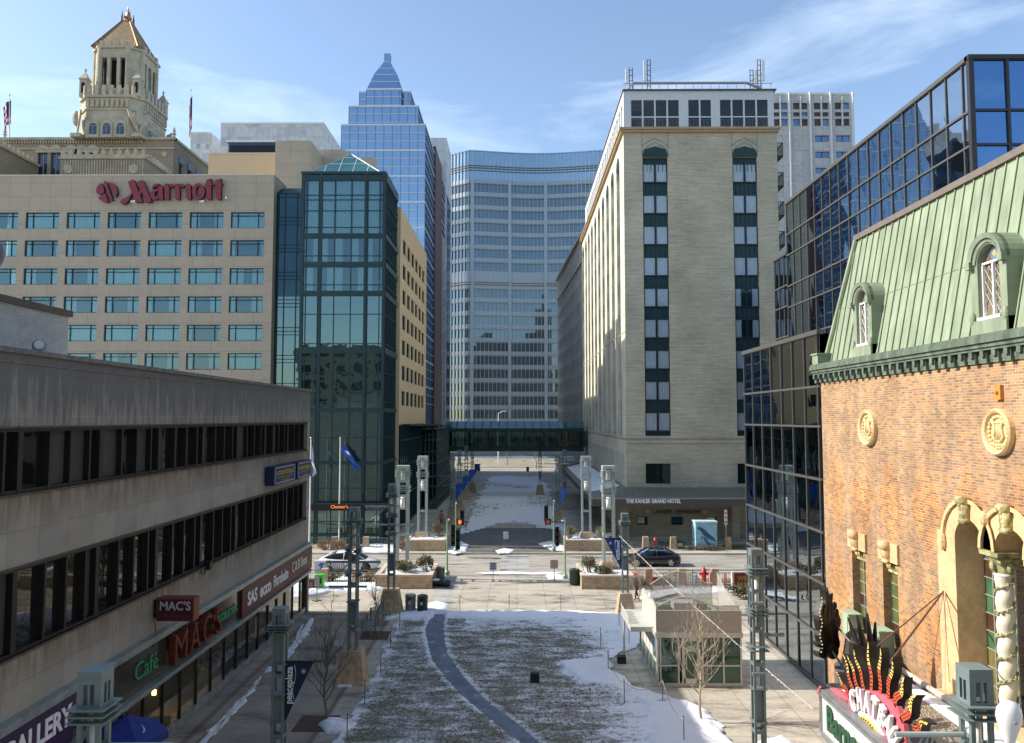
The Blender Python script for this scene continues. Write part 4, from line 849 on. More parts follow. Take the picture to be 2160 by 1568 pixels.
    for i in range(44):
        x = Xc+0.6+i*0.42
        if x < Xr+1: k = min(1, (x-Xc)/(X-Xc)); a = Vector((x,Yc,z3+0.03)); c.cyl(a, (x if k>=1 else x, Yc+3.4*k, z3+0.03+0.7*k), 0.035, n=4)
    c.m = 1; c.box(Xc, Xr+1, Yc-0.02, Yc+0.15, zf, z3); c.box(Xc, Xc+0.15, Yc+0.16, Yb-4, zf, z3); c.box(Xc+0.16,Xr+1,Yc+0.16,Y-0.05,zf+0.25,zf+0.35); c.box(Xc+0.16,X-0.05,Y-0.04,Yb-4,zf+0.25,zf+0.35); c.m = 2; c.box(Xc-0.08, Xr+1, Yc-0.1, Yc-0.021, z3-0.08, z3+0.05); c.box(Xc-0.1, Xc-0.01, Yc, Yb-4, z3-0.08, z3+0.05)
    cano = build('canopy', c, [flat('old_copper_roof',(0.20,0.19,0.15),0.6,0.2,var=0.25), flat('dark_fascia',(0.11,0.10,0.085),0.8), flat('grey_gutter',(0.3,0.31,0.28),0.6)], T)  # copper roof, dark fascia and soffit boards, grey gutter
    tx = put_text(text_mb('THE KAHLER GRAND HOTEL', 0.5, 0.03, bold=0.028, width=xx(1436,1057,Yc)-xx(1320,1057,Yc)), front(Yc-0.02), xx(1378,1057,Yc), zz(1378,1057.5,Yc), 0.05); build('lettering', tx, flat('white_letters',(0.85,0.85,0.83),0.5,var=0.01), cano)
    sn = MB(); sn.hexa([(Xc+0.5,Y+2,z3+0.12),(X-0.4,Y+2,z4-0.02),(X-0.4,Yb-8,z4-0.02),(Xc+0.5,Yb-8,z3+0.12)], [(Xc+0.6,Y+2.5,z3+0.2),(X-0.6,Y+2.5,z4+0.05),(X-0.6,Yb-9,z4+0.05),(Xc+0.6,Yb-9,z3+0.2)]); build('roof_snow', sn, M['snow'], cano)
    J = thing('jeweller_sign', 'faded grey wall lettering between two diamonds under the hotel canopy', 'sign', (xx(1428,1080,Y+.8), Y+0.8, 3.0)); dk = flat('faded_letters',(0.13,0.115,0.085),0.7)
    tx = put_text(text_mb('LASKER  JEWELERS', 0.5, 0.05, bold=0.01, width=xx(1479,1080,Y+.8)-xx(1376,1080,Y+.8)), fg, xx(1428,1080,Y+.8), zz(1428,1080,Y+.8), 0.04); build('lettering', tx, dk, J)
    for u in (1366, 1487):
        m = MB(); x, q = xx(u,1080,Y+.8), zz(u,1080,Y+.8); m.fslab(fg, [(x-0.28,q+0.08),(x-0.14,q+0.2),(x+0.14,q+0.2),(x+0.28,q+0.08),(x,q-0.24)], 0.003, 0.04); build('diamond', m, flat('pale_diamond',(0.62,0.58,0.46),0.7), J)
brick_hotel()
def antenna(u, vb, vt, label, side=1):
    Y = 75.8; b = P(u, vb, Y); h = P(u, vt, Y).z - b.z; T = thing('antenna_mast', label, 'antenna', tuple(b), group=None)
    m = MB(); [m.cyl((b.x+dx, Y, b.z-0.15), (b.x+dx, Y, b.z+h), 0.05, n=6) for dx in (-0.16, 0.16)]
    z = b.z+0.4
    while z < b.z+h: m.cyl((b.x-0.16,Y,z),(b.x+0.16,Y,z),0.035,n=5); z += 0.55
    build('mast', m, flat('rusty_grey',(0.12,0.10,0.09),0.6,0.3), T)
    m = MB(); x = b.x-side*0.42; m.box(x-0.13,x+0.13,Y-0.08,Y+0.08,b.z+h*0.3,b.z+h*0.97); m.box(min(x,b.x),max(x,b.x),Y-0.03,Y+0.03,b.z+h*0.5,b.z+h*0.54); build('panel', m, M['white'], T)
antenna(1331, 190, 143, 'short antenna mast with white panel at the left corner of the brick hotel roof'); antenna(1369, 190, 126, 'tall antenna mast with white panel second from left on the brick hotel roof')
antenna(1586, 190, 147, 'dark antenna mast just left of the tallest one on the brick hotel roof', -1); antenna(1602, 190, 126, 'tallest antenna mast at the right end of the brick hotel roof', -1)

# ------------------------------------------------------------------ grey stone wing farther down the right side
def grey_wing():
    T = thing('grey_stone_wing', 'shaded grey stone building between the buff brick hotel and the wavy glass building', 'building', (10.7, 126, 0))
    a = P(1228, 500, 125.5); b = P(1176, 592, 167); h = a.z; d = Vector((b.x-a.x, b.y-a.y, 0)); L_ = d.length; d.normalize(); fr = Fr((a.x, a.y, 0), d, (-d.y, d.x, 0))
    if fr.n.x > 0: fr.n = -fr.n
    holes = [(1.2+2.3*i, 2.1+2.3*i, 8+3.1*r, 9.8+3.1*r) for i in range(int(L_/2.3)) for r in range(10)]
    m = MB(); m.wall(fr, 0, L_, 0, h, holes, 0.2); q = fr(0,0,-14); s = fr(L_,0,-14); m.quad(fr(0,h,0), fr(L_,h,0), fr(L_,h,-14), fr(0,h,-14)); m.quad(fr(0,0,0),fr(0,h,0),fr(0,h,-14),fr(0,0,-14)); m.quad(fr(L_,0,0),fr(L_,h,0),fr(L_,h,-14),fr(L_,0,-14))
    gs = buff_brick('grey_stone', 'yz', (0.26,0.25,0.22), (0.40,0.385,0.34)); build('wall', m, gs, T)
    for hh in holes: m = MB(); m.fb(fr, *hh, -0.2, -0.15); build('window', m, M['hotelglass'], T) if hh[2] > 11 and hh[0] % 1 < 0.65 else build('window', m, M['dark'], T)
    m = MB(); m.fb(fr, -0.3, L_+0.3, h, h+0.5, -0.6, 0.5); m.fb(fr, 0, L_, h-4.4, h-4.1, 0.003, 0.25); build('cornice', m, flat('grey_cornice',(0.33,0.31,0.27)), T)
    m = MB(); m.fb(fr, 1, L_, h+0.5, h+3.6, -6, -1.5); rp_ = build('roof_plant', m, flat('grey_metal_plant',(0.25,0.26,0.27),0.5,0.4), T)
    m = MB(); [m.fb(fr, 2+i*3, 3.6+i*3, h+0.6, h+1.6+0.5*(i%2), -1.45, -0.8) for i in range(12)]; build('vent', m, M['steel'], rp_)
grey_wing()

# ------------------------------------------------------------------ skyway and glass pavilion
def skyway():
    Ya, Yb = 115.0, 119.5; x0, x1 = -10.38, xx(1228, 900, 118); T = thing('skyway_bridge', 'dark green glazed footbridge crossing the street between the two hotels', 'footbridge', ((x0+x1)/2, Ya, 6.7))
    zb, z1, z2, z3 = 6.75, 7.35, 9.75, 11.25; fr = front(Ya); fb_ = front(Yb)
    m = MB(); m.box(x0, x1, Ya, Yb, zb, zb+0.35); m.fb(fr, x0, x1, zb+0.36, z1, -0.1, 0.08); m.fb(fb_, x0, x1, zb+0.36, z1, 0, 0.1); m.fb(fr, x0, x1, z2, z2+0.45, -0.15, 0.12); m.fb(fb_, x0, x1, z2, z2+0.45, 0, 0.15)
    n = 7
    for i in range(n+1):
        x = x0+(x1-x0)*i/n; [m.fb(f, x-0.22, x+0.22, z1, z2, -0.05, 0.1) for f in (fr, fb_)]
    build('truss', m, M['dgreen'], T)
    for i in range(n):
        for f, nm in ((fr, 0), (fb_, 1)):
            a, b = x0+(x1-x0)*i/n+0.22, x0+(x1-x0)*(i+1)/n-0.22; g = MB(); g.m = 0; g.quad(f(a,z1,0),f(b,z1,0),f(b,z2,0),f(a,z2,0)); g.m = 1
            for k in range(1,5): g.fb(f, a+(b-a)*k/5-0.03, a+(b-a)*k/5+0.03, z1, z2, 0.005, 0.06)
            g.fb(f, a, b, z1+0.9, z1+0.95, 0.005, 0.06); build('window', g, [clear_glass('skyway_glass',(0.28,0.38,0.34),ior=1.5) if 'skg' not in MC else MC['skg'], M['dgreen']], T)
            MC.setdefault('skg', g and bpy.data.materials['skyway_glass'])
    r = MB(); r.m = 0; yc = (Ya+Yb)/2; zr = z2+0.46
    r.quad((x0,Ya-0.1,zr),(x1,Ya-0.1,zr),(x1,yc,z3),(x0,yc,z3)); r.quad((x0,Yb+0.1,zr),(x1,Yb+0.1,zr),(x1,yc,z3),(x0,yc,z3)); r.m = 1
    for i in range(17): x = x0+(x1-x0)*i/16; r.cyl((x,Ya-0.12,zr+0.03),(x,yc,z3+0.03),0.06,n=5)
    build('glass_roof', r, [mirror_glass('skyway_roof_glass',(0.05,0.10,0.12),tint=(0.6,0.75,0.8),ior=1.9), M['dgreen']], T)
    P_ = thing('glass_pavilion', 'dark glazed two storey pavilion under the left end of the footbridge', 'pavilion', (-11.3, 99, 0))
    X = -10.4; fs = left_side(X); ff = front(99.0); Yn = 118.0
    m = MB(); m.quad(fs(99,0,0),fs(Yn,0,0),fs(Yn,10.3,0),fs(99,10.3,0)); m.quad(ff(-12.1,0,0),ff(X,0,0),ff(X,10.3,0),ff(-12.1,10.3,0)); build('glazing', m, M['hotelglass'], P_)
    m = MB(); m.box(-16, X-0.3, 99.3, Yn, 0, 10); build('core', m, M['dark'], P_)
    m = MB(); y = 99
    while y <= Yn: m.fb(fs, y-0.06, y+0.06, 0, 10.3, 0.005, 0.14); y += 1.2
    for z in (0.2, 1.2, 2.9, 4.2, 5.9, 7.4, 8.9, 10.3): m.fb(fs, 99, Yn, z-0.08, z+0.08, 0.004, 0.12); m.fb(ff, -12.1, X+0.1, z-0.08, z+0.08, 0.004, 0.12)
    for x in (-11.9,-11.4,-10.9,-10.4): m.fb(ff, x-0.05, x+0.05, 0, 10.3, 0.005, 0.14)
    build('mullions', m, flat('grey_green_mullion',(0.10,0.12,0.12),0.5,0.3), P_)
    m = MB(); m.box(-15.5, X+0.4, 97.0, Yn-0.2, 10.5, 10.75); m.hexa([(-12.05,80,10.9),(-11.2,80,10.9),(-10.0,99,10.76),(-12.05,99,10.76)],[(-12.05,80,11.1),(-11.2,80,11.1),(-10.0,99,11.0),(-12.05,99,11.0)])
    for i in range(8): m.box(-12, X+0.35, 97.3+i*0.9, 97.36+i*0.9, 10.75, 10.85)
    build('roof', m, M['dgreen'], P_)
skyway()
# ================================================================== limestone shop building on the left
def limestone(name, stain):
    m, t, b, o = nodes(name); c = coord(t, 'yz'); k = N(t,'ShaderNodeTexBrick'); t.links.new(c, k.inputs[0]); k.offset = 0.0; k.inputs['Scale'].default_value = 1
    for nm, vl in (('Color1',(0.37,0.345,0.295,1)),('Color2',(0.315,0.29,0.25,1)),('Mortar',(0.44,0.42,0.38,1) if stain == 'soot' else (0.24,0.22,0.185,1)),('Brick Width',1.3),('Row Height',0.98),('Mortar Size',0.012)): k.inputs[nm].default_value = vl
    cs = coord(t, 'yz', (4.2, 0.45, 1)); st = noise(t, cs, 1.0, 8, 0.72, 0.3); big = noise(t, c, 0.9, 6, 0.65)
    sp = N(t,'ShaderNodeSeparateXYZ'); t.links.new(N(t,'ShaderNodeTexCoord').outputs['Object'], sp.inputs[0]); z = sp.outputs[2]
    def grad(z0, z1):    # 0 at z0, 1 at z1
        mr = N(t,'ShaderNodeMapRange'); t.links.new(z, mr.inputs[0]); mr.inputs[1].default_value = z0; mr.inputs[2].default_value = z1; return mr.outputs[0]
    if stain == 'soot':
        g = mth(t,'ADD', mth(t,'MULTIPLY', grad(11.4, 13.5), 0.30), mth(t,'ADD', st, mth(t,'MULTIPLY', big, 0.45))); f = ramp(t, g, [(0.60,(0,0,0)),(0.88,(1,1,1))])
        col = mixc(t, mth(t,'MULTIPLY', f, 0.82), k.outputs[0], (0.10,0.098,0.095))
    else:
        col = k.outputs[0]
        for (zt, zb) in ((9.75, 8.6), (5.65, 4.6)):
            r = mth(t,'MULTIPLY', grad(zb, zt), mth(t,'LESS_THAN', z, zt)); g = mth(t,'MULTIPLY', r, ramp(t, st, [(0.36,(0,0,0)),(0.54,(1,1,1))]))
            col = mixc(t, mth(t,'MULTIPLY', g, 0.9), col, (0.17,0.12,0.065))
    col = mixc(t, 1.0, col, ramp(t, big, [(0.3,(0.82,)*3),(0.7,(1.08,)*3)]), 'MULTIPLY')
    t.links.new(col, b.inputs['Base Color']); b.inputs['Roughness'].default_value = 0.85; bump(t, b, noise(t, c, 30, 3), 0.006, 0.5); return m
def shop_building():
    X = -12.8; T = thing('limestone_shop_building', 'weathered limestone shop building with long dark ribbon windows on the near left', 'building', (X, 27, 0))
    fr = left_side(X); Y0, Y1 = 9.0, PX(653, 900, X).y; z = lambda v, u=640: PX(u, v, X).z
    zt = PX(652, 826, X).z; b1 = (z(951), z(892)); b2 = (z(1096), z(1018)); zs = 4.15
    m = MB(); m.fb(fr, Y0, Y1, b1[1], zt, -0.6, 0); build('parapet', m, limestone('sooty_limestone', 'soot'), T)
    m = MB(); m.fb(fr, Y0-0.01, Y1+0.02, zt, zt+0.13, -0.7, 0.1); m.fb(fr, Y0, Y1, zt-0.25, zt-0.21, 0.001, 0.03); build('coping', m, flat('dark_coping',(0.16,0.155,0.145),0.9,var=0.35,vs=4), T)
    m = MB(); m.fb(fr, Y0, Y1, b2[1], b1[0], -0.6, 0); m.fb(fr, Y0, Y1, zs, b2[0], -0.6, 0); m.fb(fr, Y1-0.45, Y1, b1[0], b1[1], -0.6, 0); m.fb(fr, Y1-0.45, Y1, b2[0], b2[1], -0.6, 0)
    build('wall', m, limestone('rust_stained_limestone', 'rust'), T)
    m = MB(); m.box(X-30, X-0.61, Y0, Y1, zt-0.6, zt-0.4); m.box(X-30, X-0.9, Y1-0.6, Y1-0.02, 0, zt-0.3); build('roof', m, M['concrete'], T)
    dg = mirror_glass('bronze_office_glass', (0.012,0.012,0.012), tint=(0.72,0.7,0.66), ior=1.75, wob=0.01, ws=0.6); bl = flat('half_drawn_blind',(0.05,0.047,0.04),0.8,var=0.25,vs=1.2); bz = flat('dark_bronze_frame',(0.03,0.027,0.024),0.45,0.4)
    for k, (a, b) in enumerate((b1, b2)):
        g = MB(); y = Y1-0.45; i = 0; rr = random.Random(5+k); f = MB(); f.fb(fr, Y0, Y1-0.45, a, a+0.09, -0.25, -0.05); f.fb(fr, Y0, Y1-0.45, b-0.09, b, -0.25, -0.03)
        while y > Y0:
            w = (0.62, 0.98, 0.98, 1.25)[i % 4]; g.m = 1 if rr.random() < 0.2 else 0; g.quad(fr(y-w,a,-0.22),fr(y,a,-0.22),fr(y,b,-0.22),fr(y-w,b,-0.22))
            th = 0.1 if i % 4 == 3 else 0.045; f.fb(fr, y-w-th, y-w+th, a, b, -0.25, -0.04); y -= w; i += 1
        rib = build('ribbon_window', g, [dg, bl], T); build('frame', f, bz, rib)
        l = MB(); l.fb(fr, Y0, Y1-0.4, b, b+0.05, -0.2, 0.06); l.fb(fr, Y0, Y1-0.4, a-0.06, a, -0.2, 0.05); build('sill', l, flat('rusty_lintel',(0.09,0.07,0.05),0.8,var=0.4,vs=5), rib)
    # shop front
    m = MB(); m.fb(fr, Y0, Y1+0.1, zs-0.12, zs, -0.3, 0.28); m.fb(fr, Y0, Y1+0.1, zs-0.26, zs-0.16, -0.2, 0.2); m.fb(fr, Y0, Y1+0.1, 2.42, 2.52, -0.1, 0.3); m.fb(fr, Y0, Y1+0.1, 2.3, 2.38, -0.1, 0.22); m.fb(fr, Y0, Y1, 0.02, 0.32, -0.15, 0.05)
    build('sign_ledge', m, flat('weathered_aluminium',(0.34,0.38,0.37),0.4,0.5,var=0.3,vs=2.5), T)
    m = MB(); m.fb(fr, 23.6, Y1+0.1, 2.52, zs-0.26, -0.1, 0.05); m.fb(fr, Y0, 23.6, 2.52, zs-0.26, -0.1, 0.02); build('fascia', m, flat('brown_glass_fascia',(0.05,0.045,0.035),0.12,var=0.3,vs=0.8,spec=0.8), T)
    g = MB(); g.quad(fr(Y0,0.32,-0.05),fr(Y1,0.32,-0.05),fr(Y1,2.3,-0.05),fr(Y0,2.3,-0.05)); build('shop_window', g, clear_glass('shop_glass',(0.9,0.93,0.9),ior=1.55), T)
    m = MB(); y = Y1
    while y > Y0: m.fb(fr, y-0.03, y+0.03, 0.32, 2.3, -0.08, 0.02); y -= 1.45
    build('shop_mullions', m, M['bronze'], T)
    m = MB(); m.quad((X-0.2,Y0,0.05),(X-6,Y0,0.05),(X-6,Y1,0.05),(X-0.2,Y1,0.05)); m.quad((X-6,Y0,0),(X-6,Y1,0),(X-6,Y1,4),(X-6,Y0,4)); m.quad((X-0.2,Y0,2.45),(X-6,Y0,2.45),(X-6,Y1,2.45),(X-0.2,Y1,2.45)); m.quad((X-6,Y1-0.7,0),(X-0.9,Y1-0.7,0),(X-0.9,Y1-0.7,2.5),(X-6,Y1-0.7,2.5))
    for y in (25.6, 31.0, 35.5): m.box(X-6, X-1.6, y, y+0.12, 0, 2.45)
    build('shop_interior', m, flat('shop_interior',(0.45,0.38,0.27),0.8,var=0.4,vs=1.0), T)
    m = MB(); m.box(X-0.95, X-0.12, 29.0, 34.2, 0.05, 0.62); pb = build('gravel_planter', m, flat('white_gravel',(0.62,0.62,0.58),0.9,var=0.35,vs=22,bmp=0.03,bs=30), T)
    pl = MB(); rr = random.Random(9)
    for i in range(420):
        p = Vector((X-0.5-0.7*rr.random(), 35.2+3.6*rr.random(), 0.3+1.6*rr.random()**0.8)); a = Vector((rr.uniform(-1,1),rr.uniform(-1,1),rr.uniform(-1,1)))*0.11; c = Vector((rr.uniform(-1,1),rr.uniform(-1,1),rr.uniform(-1,1)))*0.11; pl.quad(p, p+a, p+a+c, p+c)
    build('window_display_plants', pl, flat('dry_display_foliage',(0.22,0.21,0.09),0.7,var=0.4,vs=4), T)
    m = MB(); m.fb(fr, Y1-0.35, Y1, 0, 2.3, -0.3, 0.12); build('corner_column', m, flat('green_grey_column',(0.10,0.12,0.11),0.5,0.3), T)
    for yy in (37.9,): m = MB(); m.fb(fr, yy, yy+0.55, 0.9, 1.9, -0.09, -0.06); build('window_poster', m, flat('pale_poster',(0.55,0.5,0.5),0.6,var=0.3,vs=5), T)
shop_building()
def wall_camera():
    p = PX(434, 1193, -12.8); T = thing('wall_light_box', 'small black box with looping cable on the limestone wall', 'wall lamp', tuple(p)); m = MB(); m.box(p.x, p.x+0.22, p.y-0.12, p.y+0.12, p.z-0.16, p.z+0.16); build('housing', m, M['black'], T)
    m = MB(); m.tube([(p.x+0.05,p.y-0.1,p.z-0.1),(p.x+0.06,p.y-0.3,p.z-0.3),(p.x+0.05,p.y-0.55,p.z-0.2),(p.x+0.03,p.y-0.6,p.z+0.25)], 0.022, 5); build('cable', m, M['black'], T)
wall_camera()
def signs_left():
    X = -12.74; fr = left_side(X); r0 = lambda u, v: PX(u, v, -12.6)
    def panel(name, label, y0, y1, z0, z1, col, items, d=0.12, rim=None):
        T = thing(name, label, 'sign', (X, (y0+y1)/2, (z0+z1)/2)); m = MB(); m.fb(fr, y0, y1, z0, z1, -0.0, d); build('board', m, col, T)
        for (tx, y, zc, size, w, mat, bold) in items: build('lettering', put_text(text_mb(tx, size, 0.02, bold=bold, width=w), fr, y, zc, d+0.015), mat, T)
        return T
    wl = flat('white_letters',(0.85,0.85,0.83),0.5,var=0.01); gl = emis('green_letters',(0.03,0.28,0.12),0.04)
    panel('gallery_sign', 'purple sign reading ART GALLERY with large white capitals, bottom left', 15.6, 22.1, 2.54, 3.86, flat('purple_board',(0.045,0.022,0.075),0.5,var=0.06),
          [('ART GALLERY', 19.75, 3.33, 0.78, 4.5, wl, 0.025), ('Southeastern Minnesota Visual Artists', 19.5, 2.74, 0.22, 3.6, wl, 0.0)], d=0.1)
    panel('shoe_shop_sign', 'long maroon sign with white shoe brand names along the shop front', 35.4, PX(654,1000,-12.8).y+0.1, 2.54, 3.86, flat('maroon_board',(0.10,0.018,0.02),0.5,var=0.12,vs=1.5),
          [('SAS', 36.7, 3.2, 0.85, 1.3, wl, 0.03), ('ecco', 38.6, 3.2, 0.9, 1.7, wl, 0.03), ('Florsheim', 41.1, 3.2, 0.8, 2.5, wl, 0.02), ('C & B Shoes', 44.6, 3.3, 0.8, 3.0, wl, 0.0)])
    c = text_mb('Café', 0.85, 0.03, bold=-0.012, width=1.6); o = build('cafe_lettering', put_text(c, fr, 26.5, 3.2, 0.06), gl, None, 'thin green letters spelling Café on the dark fascia', 'sign', loc=(X, 26.5, 3.2))
    c = text_mb('Restaurant', 0.7, 0.03, bold=-0.008, width=2.7); o = build('restaurant_lettering', put_text(c, fr, 33.6, 3.22, 0.06), gl, None, 'thin green letters spelling Restaurant on the dark fascia', 'sign', loc=(X, 33.6, 3.2))
    rd = flat('rust_red_letters',(0.15,0.025,0.012),0.5,var=0.3,vs=3)
    T = thing('raised_letter_sign', "tall deep rust red block letters spelling MAC'S standing out from the fascia", 'sign', (X, 30, 3.2))
    for ch, y, w in (('M',28.6,1.2),('A',29.85,1.1),('C',31.0,0.9),("'",31.65,0.2),('S',32.15,0.7)):
        build('letter', put_text(text_mb(ch, 1.55 if ch != "'" else 1.1, 0.25, bold=0.0, width=w*0.85), fr, y, 3.2, 0.2), rd, T)
    # projecting box sign
    a = PX(322, 1258, -12.8); Yb = a.y; zt = PX(322,1262,-12.8).z; zb = P(322,1311,Yb).z; xr = xx(409,1285,Yb)
    T = thing('projecting_box_sign', "dark red lit box sign reading MAC'S sticking out from the limestone wall", 'sign', (-12.0, Yb, (zt+zb)/2))
    m = MB(); m.m = 0; m.box(-12.65, xr, Yb, Yb+0.45, zb, zt); m.m = 1; m.box(-12.6, xr-0.05, Yb-0.02, Yb-0.001, zb+0.05, zt-0.06); m.m = 2; m.box(-12.8,-12.66,Yb+0.1,Yb+0.3,zb+0.1,zt-0.1); build('box', m, [flat('rusty_red_frame',(0.22,0.05,0.03),0.5,var=0.2), flat('dark_maroon_face',(0.07,0.012,0.018),0.4,var=0.05), M['black']], T)
    fz = front(Yb-0.02); cx = (-12.62+xr)/2
    build('lettering', put_text(text_mb("MAC'S", 0.42, 0.02, bold=0.008, width=1.08), fz, cx, (zt+zb)/2+0.12, 0.015), flat('pinkish_letters',(0.6,0.5,0.52),0.5), T); build('small_lettering', put_text(text_mb('Café - Restaurant', 0.16, 0.01, width=1.08), fz, cx, zb+0.2, 0.012), flat('dim_red_letters',(0.22,0.04,0.05),0.5), T)
    m = MB(); m.tube([(-12.7,Yb,zb),(-12.66,Yb+0.02,zb-0.5),(-12.72,Yb+0.05,zb-0.9)],0.015,4); build('cable', m, M['black'], T)
    # bank signs
    nb = flat('navy_board',(0.012,0.022,0.09),0.4,var=0.05); ye = flat('gold_letters',(0.42,0.30,0.05),0.4); rim = flat('grey_rim',(0.4,0.42,0.5),0.4)
    y_a, y_b = PX(578,1000,-12.3).y, PX(623,1000,-12.3).y; y_c, y_d = PX(627,1000,-12.3).y, PX(657,990,-12.3).y
    for k, (y0, y1, lb) in enumerate(((y_a, y_b, 'navy bank sign with gold letters on the limestone wall, nearer of two'), (y_c, y_d, 'navy bank sign with gold letters at the very corner of the limestone wall'))):
        zt, zb = PX(623,978,-12.3).z+0.05, PX(623,1013,-12.3).z; T = thing('bank_sign', lb, 'sign', (-12.4, (y0+y1)/2, zb), 'navy bank signs'); f2 = left_side(-12.3)
        m = MB(); m.m = 0; m.fb(f2, y0, y1, zb, zt, -0.42, 0); m.m = 1
        for q in ((y0+0.15,y1-0.15,zt-0.12,zt-0.07),(y0+0.15,y1-0.15,zb+0.07,zb+0.12),(y0+0.15,y0+0.22,zb+0.07,zt-0.07),(y1-0.22,y1-0.15,zb+0.07,zt-0.07),(y0+0.5,y1-0.5,zb+0.36,zb+0.38)): m.fb(f2, *q, 0.002, 0.03)
        build('board', m, [nb, rim], T); w = (y1-y0)-0.8
        build('lettering', put_text(text_mb('HOME FEDERAL', 0.32, 0.02, bold=0.01, width=w), f2, (y0+y1)/2, (zt+zb)/2+0.1, 0.02), ye, T); build('small_lettering', put_text(text_mb('Savings Bank', 0.18, 0.02, width=w*0.55), f2, (y0+y1)/2, zb+0.22, 0.02), ye, T)
signs_left()
def white_penthouse():
    X = -16.0; p = PX(145, 662, X); T = thing('white_brick_penthouse', 'white painted brick rooftop block with brown coping, upper near left', 'building', (X-4, p.y-8, 13)); fr = left_side(X)
    m = MB(); m.box(X-12, X, 8, p.y, 12.9, p.z-0.12); mt, *_ = brickmat('white_painted_brick','yz',(0.52,0.51,0.47),(0.45,0.44,0.41),(0.36,0.35,0.33),0.4,0.075,0.012); build('wall', m, mt, T)
    m = MB(); m.box(X-12.1, X+0.1, 8, p.y+0.1, p.z-0.12, p.z+0.1); build('coping', m, flat('brown_coping',(0.09,0.065,0.045),0.6), T)
    q = PX(83, 729, -14.5); T = thing('roof_vent', 'round white faced roof vent on the limestone building roof edge', 'vent', (q.x, q.y, 13.4))
    m = MB(); m.smooth = True; m.cyl((q.x,q.y,13.2),(q.x,q.y,q.z+0.02),0.19,n=14); m.ball((q.x,q.y,q.z),0.2,n=14,m=8); build('hood', m, flat('grey_vent',(0.25,0.26,0.26),0.5,0.3), T)
    m = MB(); m.cyl((q.x+0.10,q.y-0.17,q.z),(q.x+0.13,q.y-0.22,q.z),0.13,n=14); build('face', m, M['white'], T)
    q = P(-20, 540, 26); T = thing('satellite_dish', 'grey mesh satellite dish cut by the left picture edge', 'satellite dish', (q.x, q.y, 15.4)); m = MB(); m.smooth = True
    n = 20; vs = [(q.x,q.y+0.15,q.z)]; fs = []
    for j, (rr, dd) in enumerate(((0.25,0.12),(0.45,0.02),(0.58,-0.1))):
        for i in range(n): t = 2*math.pi*i/n; vs.append((q.x+rr*math.cos(t), q.y+dd, q.z+rr*math.sin(t)))
    for i in range(n): fs.append((0,1+i,1+(i+1)%n)); fs += [(1+j*n+i,1+j*n+(i+1)%n,1+(j+1)*n+(i+1)%n,1+(j+1)*n+i) for j in (0,1)]
    m.add(vs, fs); build('dish', m, flat('dish_grey',(0.16,0.17,0.17),0.6), T); m = MB(); m.cyl((q.x,q.y+0.2,15.4),(q.x,q.y+0.2,q.z),0.05); m.cyl((q.x,q.y+0.1,q.z),(q.x+0.1,q.y-0.5,q.z),0.02); build('mast', m, M['black'], T)
white_penthouse()

